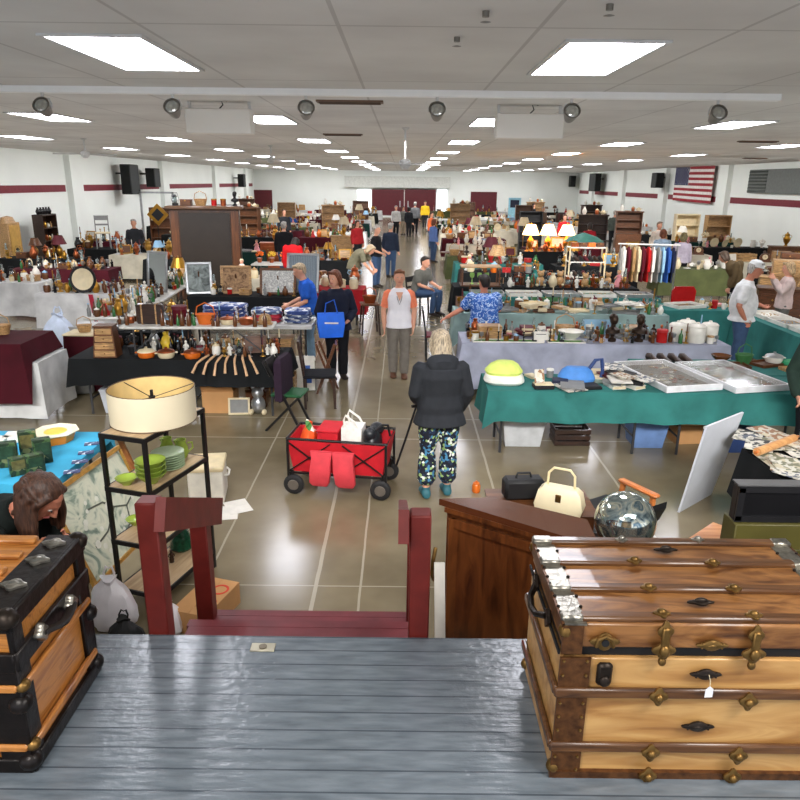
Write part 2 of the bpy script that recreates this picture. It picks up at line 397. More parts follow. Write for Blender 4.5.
for px, py in ((486,11),(610,4),(457,37)):
    p = G(px, py, CZ)
    solo('sprinkler_head', MB().cyl((0,0,0),(0,0,-.03),.02).lathe([(.012,-.05),(.03,-.055),(.0,-.06)]), can_m, {486:'small metal ceiling sprinkler left of the right large light',610:'small metal ceiling sprinkler above right large light',457:'small metal ceiling sprinkler between the two large lights'}[px], 'sprinkler', (p.x,p.y,CZ))
# wall fixtures
spk_m = mat('speaker black', (34,38,38), .6)
def speaker(px0, py0, px1, py1, x, lab, yw=None):
    a, b = X(px0, py0, x), X(px1, py1, x); sg = 1 if x < 0 else -1
    zt, zb = max(a.z, b.z), min(a.z, b.z); w = abs(a.y-b.y) if yw is None else yw
    xx = (WL if sg > 0 else WR)
    t = thing('loudspeaker', lab, 'speaker', ((xx+sg*.62),(a.y+b.y)/2,zb), 0, 'black speakers on the walls')
    MB().box((0,0,(zt-zb)/2), (.45,w*.8,zt-zb), bev=.03).build('cabinet', spk_m, t)
    MB().box((sg*.0,-w*.41,(zt-zb)/2), (.4,.02,(zt-zb)*.92)).build('grille', mat('speaker grille', (20,22,22), .8), t)
    MB().cyl((-sg*.61,0,(zt-zb)*.7), (-sg*.2,0,(zt-zb)*.7), .04).build('mount_bracket', pal('black'), t)
speaker(122,164,137,194,-12.0,'large black wall speaker nearest on the left wall',1.3)
speaker(148,168,157,187,-12.0,'smaller black speaker just beyond the large one, left wall',1.)
speaker(239,174,244,187,-12.0,'small black speaker far along the left wall',.9)
speaker(654,173,662,188,14.3,'small black speaker on right wall left of the flag',1.)
speaker(584,174,608,192,14.3,'wide dark speaker cluster far along the right wall',2.2)
speaker(566,176,577,187,14.3,'farthest dark speaker on the right wall',2.0)
# flag on the right wall
fa, fb = X(677,167,14.75), X(711,203,14.75)
fl = MB(); L_, Hh = fa.y-fb.y, 1.72; n = 26; z1 = X(694,166,14.75).z
def fx(u): return .02*math.sin(u*9)+.012*math.sin(u*23)
for s in range(13):
    for i in range(n):
        u0, u1 = i/n, (i+1)/n
        za, zb = z1-Hh*s/13, z1-Hh*(s+1)/13
        can = s < 7 and u1 <= .42
        fl.add([(fx(u0),-u0*L_,za-.05*u0),(fx(u1),-u1*L_,za-.05*u1),(fx(u1),-u1*L_,zb-.05*u1),(fx(u0),-u0*L_,zb-.05*u0)], [(0,1,2,3)], 2 if can else s % 2)
for r in range(9):
    for c in range(6 if r % 2 == 0 else 5):
        u = (.035+.07*c+(0 if r % 2 == 0 else .035)); z = z1-.05*u-Hh*7/13*(r+.7)/9.4
        pts = [(fx(u)-.004, -u*L_+(.05 if q % 2 == 0 else .02)*math.sin(q*PI/5), z+(.05 if q % 2 == 0 else .02)*math.cos(q*PI/5)) for q in range(10)]
        fl.add(pts, [tuple(range(10))], 1)
fo = fl.build('national_flag', [mat('flag red', (150,30,44), .7), mat('flag white', (226,222,218), .7), mat('flag blue', (34,40,84), .7)], recalc=False)
fo.location = (14.72, fa.y, 0); tag(fo, 'striped flag with starred blue canton hanging on the right wall', 'flag')
# dark shuttered recess with grey screen high on the right wall
a, b = X(752,164,14.8), X(812,203,14.8)
t = thing('wall_shutter', 'large grey framed screen and louvre high on the right wall', 'shutter', (14.86,(a.y+b.y)/2,0))
w = a.y-b.y; zt, zb = 3.55, 2.62
MB().box((-.05,0,(zt+zb)/2), (.1,w,zt-zb)).build('panel', mat('grey screen', (104,108,106), .5), t)
lv = MB()
for q in range(7): lv.box((-.11,w/2-w*.16,zb+.08+(zt-zb-.1)*q/6.5), (.03,w*.3,.07), rot=(0,.5,0))
lv.build('louvre', mat('louvre', (70,76,72), .5), t)

# ---------------------------------------------------------------- stage furniture: trunks, handrails, outlet
brass = mat('aged brass', (128,98,54), .42, .85, .3, 30, .2)
iron = mat('dark iron', (48,40,34), .4, .7, .3, 30, .2)
pine = ramp_mat('honey pine', [(.2,(126,80,40)), (.42,(178,130,74)), (.6,(204,160,100)), (.8,(164,110,58))], 'noise', (1.0,7,7), .36, 6, 1.3, bump=.08, coat=.2, nscale=1.8)
pine_dk = ramp_mat('worn lid pine', [(.25,(58,33,16)), (.42,(106,66,33)), (.6,(150,103,58)), (.78,(82,48,24))], 'noise', (1.3,5,5), .33, 7, 1.8, bump=.12, coat=.25, nscale=2.4)
slat_w = ramp_mat('trunk slat', [(.25,(52,31,17)), (.5,(90,57,30)), (.75,(116,78,44))], 'noise', (1.2,12,12), .32, 6, 1., bump=.1, coat=.3, nscale=3)
tin = mat('silvered tin', (150,146,136), .3, .9, .35, 40, .3)
strapm = ramp_mat('studded brown tin', [(.3,(70,42,22)), (.7,(112,72,40))], 'noise', (8,8,8), .4, 5, 0, bump=.1, metal=.4)
def plate(mb, c, w, h, t=.006, ax='y', pts=10):
    """small oval hardware plate lying on a face"""
    ring = [((1+.18*math.cos(4*2*PI*i/24))*w/2*math.cos(2*PI*i/24), (1+.18*math.cos(4*2*PI*i/24))*h/2*math.sin(2*PI*i/24)) for i in range(24)]
    f = {'y': lambda a, b, o: (c[0]+a, c[1]-o, c[2]+b), 'z': lambda a, b, o: (c[0]+a, c[1]+b, c[2]+o), 'x': lambda a, b, o: (c[0]+o, c[1]+a, c[2]+b)}[ax]
    mb.loft([[f(a, b, 0) for a, b in ring], [f(a, b, t) for a, b in ring], [f(a*.8, b*.8, t*1.5) for a, b in ring]])
x0, x1, y0, y1, z0, z1 = .475, 1.37, 1.725, 2.225, SZ, SZ+.545
cx, cy = (x0+x1)/2, (y0+y1)/2
tk = thing('steamer_trunk', 'honey pine steamer trunk with brass clasps and silvered lid edges, front right of stage', 'trunk', (cx,cy,z0))
W, DP, HT = x1-x0, y1-y0, z1-z0
zgap = D(625,655,y0).z-z0
MB().box((0,0,zgap/2-.008), (W-.012,DP-.012,zgap-.016), bev=.004).build('body', pine, tk)
MB().box((0,.006,zgap+.001), (W-.03,DP-.03,.034)).build('lid_gap_shade', pal('black'), tk)  # black filler stands in for the shade inside the open lid gap
lid = MB().box((0,0,(zgap+.018+HT)/2), (W-.012,DP-.012,HT-zgap-.018), bev=.006).build('lid', pine_dk, tk)
stud_b, stud_i = MB().ball((0,0,0), .0055, n=6, m=4).mesh('stud', brass), MB().ball((0,0,0), .006, n=6, m=4).mesh('stud', iron)
def slat(c, s, parent=tk, m=slat_w, bev=.006): return MB().box(c, s, bev=bev).build('slat', m, parent)
for py in (541, 564, 590, 619):                                             # battens along the lid
    yy = G(650,py,z1).y-cy
    yy = min(max(yy,-DP/2+.02),DP/2-.02); so = slat((0, yy, HT+.006), (W,.036,.02), lid)
    for sx in (-1,1): MB().box((sx*(W/2-.03),yy,HT+.0075), (.066,.04,.022), bev=.006).build('end_cap', tin, so)
zs = [D(640,692,y0).z-z0, D(640,746,y0).z-z0]
for z in zs:                                                                # battens round the body
    slat((0,-DP/2-.004,z), (W+.02,.018,.034))
    slat((-W/2-.004,0,z), (.018,DP,.034)); slat((W/2+.004,0,z), (.018,DP,.034))
MB().box((0,-DP/2,.012), (W+.004,.016,.024)).build('bottom_edge', strapm, tk)
for sx in (-1,1):                                                           # tin on the lid ends, studded straps down the front
    MB().box((sx*(W/2-.034),0,HT-.001), (.07,DP,.006)).build('edge_plate', tin, lid)
    MB().box((sx*(W/2-.001),0,HT-.02), (.008,DP,.045)).build('edge_plate', strapm, lid)
    s = MB().box((sx*(W/2-.045),-DP/2,zgap/2), (.09,.008,zgap-.02)).build('corner_strap', strapm, tk)
    s2 = MB().box((sx*(W/2-.03),-DP/2-.001,(zgap+HT)/2), (.06,.008,HT-zgap-.01)).build('corner_strap', strapm, lid)
    for q in range(9):
        for dx in (-.034,.034): link('stud', stud_b, s).location = (sx*(W/2-.045)+dx,-DP/2-.005,.03+q*(zgap-.05)/8)
    for q in range(9):
        for dx in (.0,.066): link('stud', stud_i, lid).location = (sx*(W/2-dx-.004),-DP/2+.03+q*(DP-.06)/8,HT+.003)
    for sy in (-1,1):
        for z, nm in ((.03,tk), (HT-.025,lid)):
            MB().ball((sx*(W/2-.01),sy*(DP/2-.01),z), .021, .021, .024, 10, 6).build('corner_cap', brass, nm)
def clasp(px, py, face, w=.045, h=.05, m=brass, nm='clasp', par=tk):
    mb = MB()
    if face == 'front':
        p = D(px, py, y0)-Vector((cx,cy,z0)); p.y = -DP/2-.012
        plate(mb, p, w, h, .006); mb.ball((p.x,p.y-.01,p.z), w*.28, .012, h*.25, 10, 6)
    else:
        p = G(px, py, z1)-Vector((cx,cy,z0)); p.z = HT+.014
        if abs(p.y) > DP/2-.02: p.y = math.copysign(DP/2-.02, p.y)
        plate(mb, p, w, h, .005, 'z'); mb.ball((p.x,p.y,p.z+.008), w*.3, h*.3, .01, 10, 6)
    return mb.build(nm, m, par)
for px, py in ((634,565),(712,567),(648,592),(733,593),(661,618),(753,620)): clasp(px, py, 'top', .045, .04, brass, 'clasp', lid)
for px, py in ((621,544),(697,544)): clasp(px, py, 'top', .04, .03, tin, 'clasp', lid)
for px, py in ((665,554),(700,607)):
    o = clasp(px, py, 'top', .07, .028, iron, 'medallion', lid)
for px, py in ((657,693),(746,698),(649,749),(736,752),(646,772),(730,773)): clasp(px, py, 'front', .048, .055)
for px, px2, py in ((664,664,634),(754,754,638)):                          # two brass draw latches over the lid gap
    p = D(px, py, y0)-Vector((cx,cy,z0)); la = MB()
    plate(la, (p.x,-DP/2-.006,p.z+.015), .04, .06); plate(la, (p.x,-DP/2-.01,p.z-.045), .06, .055)
    la.box((p.x,-DP/2-.016,p.z-.015), (.024,.012,.09), bev=.004); la.ball((p.x,-DP/2-.02,p.z-.045), .016, .012, .02); la.ball((p.x,-DP/2-.012,p.z-.085), .012, .01, .014)
    la.build('latch', brass, tk)
p = D(604,640,y0)-Vector((cx,cy,z0)); la = MB(); plate(la, (p.x,-DP/2-.004,p.z), .075, .05); la.tube([(p.x-.025,-DP/2-.012,p.z-.015),(p.x-.02,-DP/2-.014,p.z+.012),(p.x,-DP/2-.014,p.z+.022),(p.x+.02,-DP/2-.014,p.z+.012),(p.x+.025,-DP/2-.012,p.z-.015)], .006, 6)
kp = la.build('keyhole_plate', brass, lid); MB().lathe([(.011,0),(.011,.006),(0,.006)]).build('keyhole', pal('black'), kp).matrix_local = Matrix.Translation((p.x,-DP/2-.012,p.z)) @ Matrix.Rotation(PI/2,4,'X')
p = D(603,671,y0)-Vector((cx,cy,z0)); la = MB(); la.box((p.x,-DP/2-.012,p.z), (.045,.022,.075), bev=.008); la.ball((p.x,-DP/2-.024,p.z-.018), .018, .01, .018); la.build('lock_case', iron, tk)
for px, py, w, m in ((711,644,.08,brass),(705,673,.08,iron),(697,725,.085,iron)):
    p = D(px, py, y0)-Vector((cx,cy,z0)); la = MB(); plate(la, (p.x,-DP/2-.003,p.z), w, .03); 
    for s in (-1,1):
        for q in (-1,1): la.ball((p.x+s*w*.36,-DP/2-.009,p.z+q*.007), .004, n=6, m=4)
    la.ball((p.x,-DP/2-.007,p.z), w*.2, .008, .006, 10, 6); la.build('pull_plate', m, tk)
hd = MB(); hd.tube([(-W/2-.012,-.09,zgap+.02),(-W/2-.035,-.05,zgap+.0),(-W/2-.04,.0,zgap-.01),(-W/2-.035,.05,zgap),(-W/2-.012,.09,zgap+.02)], .011, 8)
for s in (-1,1): plate(hd, (-W/2-.016,s*.1,zgap+.02), .05, .055, .01, 'x')
hd.build('side_handle', iron, tk)
# black strip on the side face, painted in for the lid gap's shade
MB().box((-W/2-.002,0,zgap), (.006,DP-.02,.014)).build('lid_gap_shade', pal('black'), tk)
p = D(709,692,y0-.03)
tg = thing('price_tag', 'small white price tag tied to the front pull of the honey pine trunk', 'tag', (p.x,p.y,p.z))
MB().prism([(-.012,-.018),(.012,-.018),(.012,.01),(.0,.02),(-.012,.01)], 0, .001).build('card', mat('tag paper', (236,236,240), .7), tg).rotation_euler = (PI/2,0,.1)
MB().tube([(0,0,.02),(.001,.004,.035),(-.002,.012,.05)], .0012, 5).build('string', pal('cream'), tg)

# left trunk
ebony = mat('black trunk tin', (26,20,18), .34, .35, .35, 25, .3)
oak = ramp_mat('amber oak', [(.25,(120,66,24)), (.5,(190,124,58)), (.75,(156,94,40))], 'noise', (9,1.1,9), .33, 7, 2., bump=.1, coat=.3, nscale=2.4)
oakx = ramp_mat('amber oak lid', [(.25,(126,70,28)), (.5,(196,130,62)), (.75,(150,90,40))], 'noise', (1.1,9,9), .33, 7, 2., bump=.1, coat=.3, nscale=2.4)
x1, x0, y0, y1, HT = -1.118, -2.02, 1.722, 2.19, .55
W, DP = x1-x0, y1-y0; cx, cy = (x0+x1)/2, (y0+y1)/2
tk = thing('steamer_trunk', 'amber oak steamer trunk with black tin trim and leather end handle, front left of stage', 'trunk', (cx,cy,SZ))
zl = .40
MB().box((0,0,zl/2), (W-.012,DP-.012,zl-.006), bev=.004).build('body', oak, tk)
lid = MB().box((0,0,(zl+HT)/2), (W-.012,DP-.012,HT-zl-.004), bev=.006).build('lid', oakx, tk)
for q in range(5):
    yy = -DP/2+.03+q*(DP-.06)/4
    MB().box((-.05,yy,HT+.006), (W-.16,.04,.02), bev=.006).build('slat', oakx, lid)
def rim(mb, z0, z1, th, ext, x=W/2):
    mb.box((x+ext/2,0,(z0+z1)/2), (th,DP+.016,z1-z0), bev=.005)
    return mb
for z0_, z1_, par in ((0,.05,tk),(HT-.05,HT+.012,lid),(zl-.035,zl+.03,tk)):
    b = rim(MB(), z0_, z1_, .022, .01); b.box((0,-DP/2-.004,(z0_+z1_)/2), (W+.01,.018,z1_-z0_), bev=.004); b.build('black_band', ebony, par)
for sx in (-1,1):
    MB().box((sx*(W/2-.05),0,HT+.004), (.115,DP,.018), bev=.005).build('edge_band', ebony, lid)
for sy in (-1,1):
    c = MB().box((W/2,sy*(DP/2-.03),zl/2), (.018,.07,zl), bev=.005); c.box((W/2-.04,sy*(DP/2),zl/2), (.1,.018,zl), bev=.005); c.build('corner_strap', ebony, tk)
    MB().box((W/2,sy*(DP/2-.025),(zl+HT)/2), (.02,.06,HT-zl), bev=.005).build('corner_strap', ebony, lid)
    for z in (.04,.25,HT-.01):
        MB().ball((W/2-.005,sy*(DP/2-.005),z), .036, .036, .032, 10, 6).build('corner_cap', ebony if z < .3 else iron, tk)
for a, b in (((17,684),(94,593)), ((31,740),(100,642))):
    z = (X(*a, x1).z+X(*b, x1).z)/2-SZ
    MB().box((W/2+.009,0,z), (.02,DP-.02,.026), bev=.006).build('slat', oak, tk)
    MB().box((0,-DP/2-.008,z), (W,.02,.026), bev=.006).build('slat', oakx, tk)
    MB().ball((W/2+.008,-DP/2+.008,z), .022, .024, .02, 10, 6).build('corner_cap', brass, tk)
pa, pb = X(36,632,x1+.01), X(66,603,x1+.01)
hd = MB(); a, b = pa-Vector((cx,cy,SZ)), pb-Vector((cx,cy,SZ))
hd.tube([a+Vector((.02,0,0)), a*.7+b*.3+Vector((.035,0,-.012)), (a+b)/2+Vector((.04,0,-.016)), a*.3+b*.7+Vector((.035,0,-.012)), b+Vector((.02,0,0))], .016, 8, ry=.6)
hn = hd.build('end_handle', mat('black leather', (28,22,20), .5), tk)
for p in (a, b):
    e = MB(); plate(e, p+Vector((.006,0,0)), .05, .055, .016, 'x'); e.build('handle_cap', tin, hn)
for px, py in ((45,565),(65,548),(28,590)):
    p = G(px, py, SZ+HT)-Vector((cx,cy,SZ)); e = MB(); plate(e, (W/2-.05,p.y,HT+.014), .07, .05, .008, 'z'); e.ball((W/2-.05,p.y,HT+.02), .02, .014, .01); e.build('clasp', tin, lid)

# handrails of the steps
def handrail(lab, sgn):
    xr = -.965 if sgn < 0 else .085
    t = thing('handrail', lab, 'handrail', (xr,SE,0), 0, 'dark red handrails of the stage steps')
    yf, yr = .05, .66
    zf, zr = (1.725, 1.37) if sgn < 0 else (1.685, 1.37)
    for y, zt, zb in ((yf,zf,SZ-.19+.002),(yr,zr,SZ-.38+.002)):
        MB().box((0,y,(zt+zb)/2), (.082,.082,zt-zb), bev=.006).build('post', red_paint, t)
    xs = .066 if sgn < 0 else -.066
    MB().bar((xs,yf-.07,zf-.03), (xs,yr+.1,zr-.045), .04, .13).build('rail', red_paint, t)
    return t
handrail('dark red wooden handrail on the left side of the stage steps', -1)
handrail('dark red wooden handrail on the right side of the stage steps', 1)
p = G(263,648,SZ)
t = thing('floor_outlet', 'small metal floor outlet plate set in the stage boards', 'outlet', (p.x,p.y,SZ))
MB().box((0,0,.003), (.095,.05,.006), bev=.002).build('plate', mat('outlet steel', (176,170,150), .35, .7), t)
MB().lathe([(.016,.006),(.016,.009),(0,.009)]).build('cover', mat('outlet lid', (120,112,96), .4, .7), t)

# ---------------------------------------------------------------- people
def V(*a): return Vector(a)
def ring(c, s, f, rx, ry, n=16, sq=2.3):
    out = []
    for i in range(n):
        a = 2*PI*i/n; ca, sa = math.cos(a), math.sin(a)
        out.append(Vector(c)+s*(rx*math.copysign(abs(ca)**(2/sq), ca))+f*(ry*math.copysign(abs(sa)**(2/sq), sa)))
    return out
def limb(mb, pts, rad, n=12):
    """tapering limb through joints, closed by rounded ends"""
    pts = [Vector(p) for p in pts]; P, Q = [], []
    d0 = (pts[0]-pts[1]).normalized(); P.append(pts[0]+d0*rad[0]*.6); Q.append(rad[0]*.6)
    for p, r in zip(pts, rad): P.append(p); Q.append(r)
    d1 = (pts[-1]-pts[-2]).normalized(); P.append(pts[-1]+d1*rad[-1]*.6); Q.append(rad[-1]*.6)
    mb.tube(P, Q, n)
def mid(a, b, t): return Vector(a)*(1-t)+Vector(b)*t
_tmp = 0
def union(mb, voxel, smooth=2):
    """melt overlapping closed shapes into one continuous surface"""
    me = mb.mesh('body', []); o = bpy.data.objects.new('melt', me); C.objects.link(o)
    r = o.modifiers.new('r', 'REMESH'); r.mode = 'VOXEL'; r.voxel_size = voxel; r.use_smooth_shade = True
    s = o.modifiers.new('s', 'SMOOTH'); s.iterations = smooth; s.factor = .5
    dg = bpy.context.evaluated_depsgraph_get()
    out = bpy.data.meshes.new_from_object(o.evaluated_get(dg)); bpy.data.objects.remove(o); bpy.data.meshes.remove(me)
    out.polygons.foreach_set('use_smooth', [True]*len(out.polygons))
    return out
skin_m = mat('skin', (214,156,128), .5, 0, .06, 20); skin2 = mat('ruddy skin', (196,128,102), .5, 0, .06, 20)
eye_m = mat('eye white', (188,178,168), .4); iris_m = mat('iris', (40,30,26), .3); lip_m = mat('lips', (170,92,86), .5)
def hand(mb, w, d, side_in, r, curl=.5, voxel_ok=True, L=.175):
    """palm and five fingers at wrist w pointing along d; side_in points to the thumb side"""
    d = Vector(d).normalized(); t = (Vector(side_in)-d*Vector(side_in).dot(d)).normalized(); nrm = d.cross(t)
    k = L/.175
    mb.loft([ring(w+d*a, t, nrm, b, c, 10) for a, b, c in ((-.015,.026*k,.02*k),(.03*k,.038*k,.016*k),(.07*k,.042*k,.014*k),(.092*k,.036*k,.01*k))])
    for q, (off, ln) in enumerate(((.031,.066),(.0105,.076),(-.0105,.07),(-.031,.055))):
        b0 = w+d*.082*k+t*off*k; p = [b0]; a = 0
        for seg, fr in enumerate((.42,.33,.25)):
            a += curl*(.7+.2*seg+.08*q); p.append(p[-1]+(d*math.cos(a)+nrm*math.sin(a)+t*off*.9)*ln*fr*k)
        mb.tube(p, [r, r*.95, r*.85, r*.65], 6)
    b0 = w+d*.025*k+t*.03*k
    mb.tube([b0, b0+(t*.8+d*.6)*.034*k, b0+(t*.8+d*.6)*.034*k+(d*.9+nrm*.35*curl+t*.25)*.03*k, b0+(t*.8+d*.6)*.034*k+(d+nrm*.8*curl)*.052*k], [r*1.25,r*1.15,r,r*.7], 6)
def person(label, loc, rz, h=1.66, g=1., J=None, top=None, legs=None, shoes=None, hair=None, hairstyle='short', skin=skin_m, sleeve='long', hem=.0, legcut=.0,
           head=(0,0), vox=.014, bust=0., belly=0., face=True, hat=None, jacket=.016, group=None, name='person', loose=0.):
    """one figure facing -Y, feet at its origin. J overrides joints (fractions of the height)"""
    k = h/1.66
    j = dict(pel=V(0,0,.545), wai=V(0,0,.63), che=V(0,.005,.73), nec=V(0,.01,.83), hea=V(0,-.006,.925),
             hL=V(.052,0,.52), kL=V(.056,-.012,.285), aL=V(.054,.004,.05), hR=V(-.052,0,.52), kR=V(-.056,-.012,.285), aR=V(-.054,.004,.05),
             sL=V(.102,.006,.783), eL=V(.142,.012,.625), wL=V(.142,-.03,.48), sR=V(-.102,.006,.783), eR=V(-.142,.012,.625), wR=V(-.142,-.03,.48), fL=V(0,-1,0), fR=V(0,-1,0), tL=V(0,-1,0), tR=V(0,-1,0))
    dirs = ('fL','fR','tL','tR')
    for kk, vv in (J or {}).items(): j[kk] = Vector(vv)
    P = {a: (b if a in dirs else b*h) for a, b in j.items()}
    sh = (P['sL']-P['sR']).normalized(); hp = (P['hL']-P['hR']).normalized()
    root = thing(name, label, 'person', loc, rz, group)
    def torso(mb, inf, low=True, up=True, ext=0., flare=0.):
        pl, wa, ch, ne = P['pel'], P['wai'], P['che'], P['nec']
        rows = []
        def add(c, t, s, rx, ry): f = t.cross(s).normalized(); s2 = f.cross(t).normalized(); rows.append(ring(c, s2, f, rx+inf, ry+inf, 18))
        t0 = (wa-pl).normalized(); t1 = (ch-wa).normalized(); t2 = (ne-ch).normalized()
        if ext: add(pl-t0*ext, t0, hp, (.168*g+flare)*k, (.125*g+belly*.3+flare)*k)
        if low: add(pl-t0*.085*k, t0, hp, .125*k*g, .09*k*g)
        add(pl-t0*.035*k, t0, hp, .165*k*g, .118*k*g); add(pl+t0*.03*k, t0, hp, .168*k*g, (.12*g+belly*.5)*k)
        add(wa, (t0+t1).normalized(), (sh+hp).normalized(), (.142*g+belly*.4)*k, (.105*g+belly)*k)
        if up:
            add(mid(wa, ch, .6), t1, sh, .15*k*g, (.11*g+belly*.5+bust*.4)*k); add(ch, (t1+t2).normalized(), sh, .165*k*g, (.112*g+bust)*k)
            add(mid(ch, ne, .45), t2, sh, .16*k*g**.7, .098*k*g); add(mid(ch, ne, .74), t2, sh, .115*k*g**.6, .075*k)
            add(ne, t2, sh, .07*k, .06*k)
        mb.loft(rows)
    arms = []
    for s in 'LR':
        S, E, W_ = P['s'+s], P['e'+s], P['w'+s]
        arms.append((s, [S, mid(S,E,.5), E, mid(E,W_,.35), W_], [.056*k*g, .048*k*g**.6, .04*k, .04*k, .026*k]))
    lg = []
    for s in 'LR':
        H_, K_, A_ = P['h'+s], P['k'+s], P['a'+s]
        lg.append((s, [H_, mid(H_,K_,.5), K_, mid(K_,A_,.3), mid(K_,A_,.75), A_], [.094*k*g, .082*k*g**.7, .058*k, .056*k, .04*k, .034*k]))
    def foot(mb, s, inf):
        A_, d = P['a'+s], P['f'+s].normalized(); sd = d.cross(V(0,0,1)).normalized(); up = sd.cross(d).normalized()
        dz = -.05*h
        rows = [ring(A_+d*a*k+up*(dz+b*k+inf*.3), sd, up, (c+inf)*k, (e+inf*.6)*k, 12) for a, b, c, e in ((-.06,.03,.02,.022),(-.045,.04,.034,.036),(0,.05,.037,.046),(.06,.036,.043,.032),(.12,.026,.046,.022),(.165,.022,.036,.017),(.185,.02,.018,.01))]
        mb.loft(rows)
        mb.tube([A_+up*.03*k, A_+up*(dz*.4)], [.036*k+inf*.5]*2, 10)
    # head
    hy, hp_ = head
    HM = Matrix.Translation(P['hea']) @ Matrix.Rotation(hy, 4, 'Z') @ Matrix.Rotation(hp_, 4, 'X')
    q = h/1.66*1.0
    def hpt(x, y, z): return HM @ Vector((x*q, y*q, z*q))
    hs = HM.to_3x3()
    def headring(z, cy, rx, ry, n=16): return [hpt(rx*math.cos(2*PI*i/n), cy+ry*math.sin(2*PI*i/n), z) for i in range(n)]
    prof = ((-.118,-.05,.022,.022),(-.105,-.038,.042,.048),(-.08,-.018,.056,.072),(-.045,-.004,.066,.088),(0,.0,.074,.096),(.035,.004,.077,.1),(.07,.006,.071,.092),(.098,.006,.053,.068),(.114,.006,.026,.034))
    b = MB(); torso(b, 0)
    for s, p, r in arms:
        limb(b, p, r)
        d = (P['w'+s]-P['e'+s]).normalized()
        hand(b, P['w'+s], d, P['t'+s], max(.0085, vox*.62), .55)
    for s, p, r in lg: limb(b, p, r); foot(b, s, 0)
    b.tube([P['nec']-V(0,0,.04*k), mid(P['nec'],P['hea'],.4), hpt(0,.02,-.06)], [.062*k,.05*k,.052*k], 12)
    b.loft([headring(*w) for w in prof])
    if face:
        b.tube([hpt(0,-.092,.028), hpt(0,-.106,.0), hpt(0,-.117,-.022), hpt(0,-.1,-.033)], [.009*q,.011*q,.0145*q,.011*q], 8)
        b.tube([hpt(-.022,-.088,.036), hpt(0,-.094,.034), hpt(.022,-.088,.036)], [.009*q,.011*q,.009*q], 6)
        b.tube([hpt(-.02,-.078,-.062), hpt(0,-.09,-.06), hpt(.02,-.078,-.062)], [.008*q,.011*q,.008*q], 6)
        b.ball(hpt(0,-.072,-.096), .02*q, .018*q, .016*q, 8, 6)
        for s in (-1,1): b.ball(hpt(s*.076,.01,-.01), .011*q, .019*q, .032*q, 8, 6)
    body = link('body', union(b, vox, 1 if vox < .012 else 2), root); body.data.materials.append(skin)
    if face:
        for s in (-1,1):
            e = MB().ball(hpt(s*.03,-.082,.012), .0125*q, .0125*q, .007*q, 10, 6); e = e.build('eye', eye_m, body)
            MB().ball(hpt(s*.03,-.0935,.012), .0058*q, .0045*q, .0058*q, 8, 6).build('iris', iris_m, body)
        MB().tube([hpt(-.026,-.0865,-.058), hpt(0,-.1005,-.056), hpt(.026,-.0865,-.058)], [.003*q,.0065*q,.003*q], 6).build('mouth', lip_m, body)
    if top is not None:
        b = MB(); torso(b, jacket, low=False, ext=hem, flare=loose)
        for s, p, r in arms:
            if sleeve == 'long': limb(b, [p[0],p[1],p[2],p[3],mid(p[3],p[4],.86)], [v+jacket*1.05 for v in (r[0],r[1],r[2],r[3],.034*k)])
            elif sleeve == 'short': limb(b, [p[0],p[1],mid(p[1],p[2],.45)], [r[0]+jacket, r[1]+jacket*1.3, r[1]+jacket*1.4])
        o = link('top', union(b, vox, 2), root); o.data.materials.append(top)
    if legs is not None:
        b = MB(); torso(b, .011, low=True, up=False)
        for s, p, r in lg:
            c = 1-legcut
            e = mid(P['k'+s], P['a'+s], c)
            limb(b, [p[0],p[1],p[2],mid(P['k'+s],P['a'+s],.4*c),e], [r[0]+.012, r[1]+.014, r[2]+.016, r[3]+.016+loose*.5, .05*k+.006+loose])
        o = link('trousers', union(b, vox, 2), root); o.data.materials.append(legs)
    if shoes is not None:
        for s in 'LR':
            b = MB(); foot(b, s, .009); o = link('shoe', union(b, max(.009, vox*.8), 1), root); o.data.materials.append(shoes)
    if hair is not None:
        b = MB()
        rows = [(-.02,.05,.06,.06),(.01,.036,.081,.078),(.05,.02,.087,.096),(.085,.012,.075,.085),(.112,.01,.05,.058),(.126,.01,.02,.022)]
        b.loft([headring(*w) for w in rows])
        for s in (-1,1):
            if hairstyle != 'short': b.tube([hpt(s*.05,-.045,.09), hpt(s*.083,-.03,.02), hpt(s*.086,.0,-.06), hpt(s*.078,.02,-.12)], [.02*q,.024*q,.024*q,.016*q], 8)
        if hairstyle != 'hang': b.tube([hpt(-.07,-.03,.085), hpt(-.035,-.072,.095), hpt(.02,-.078,.095), hpt(.07,-.03,.085)], [.02*q,.024*q,.024*q,.02*q], 8)
        if hairstyle == 'hang':                                   # long hair falling straight down from a bowed head
            for x, y, ln, r in ((-.085,-.03,.2,.024),(-.09,.01,.25,.03),(-.086,.05,.26,.03),(-.05,.085,.2,.03),(.0,.095,.15,.03),(.05,.085,.2,.03),(.086,.05,.26,.03),(.09,.01,.25,.03),(.085,-.03,.2,.024)):
                p0 = hpt(x,y,.05); p1 = hpt(x*1.08,y*1.1,-.0)
                b.tube([p0, p1, p1+V(0,0,-ln*.5)+hs@V(x*.25,0,0), p1+V(0,0,-ln)+hs@V(x*.1,0,0)], [r*q,r*1.1*q,r*q,r*.4*q], 8)
        if hairstyle in ('long','bob'):
            ln = -.27 if hairstyle == 'long' else -.15
            b.loft([headring(*w) for w in ((ln,.07,.05,.02),(ln+.05,.068,.085,.034),(-.1,.058,.095,.05),(-.02,.045,.09,.065),(.04,.03,.084,.08))])
        if hairstyle == 'short': b.loft([headring(*w) for w in ((-.075,.055,.05,.03),(-.03,.05,.072,.05),(.02,.04,.08,.07))])
        o = link('hair', union(b, max(.008, vox*.8), 1), root); o.data.materials.append(hair)
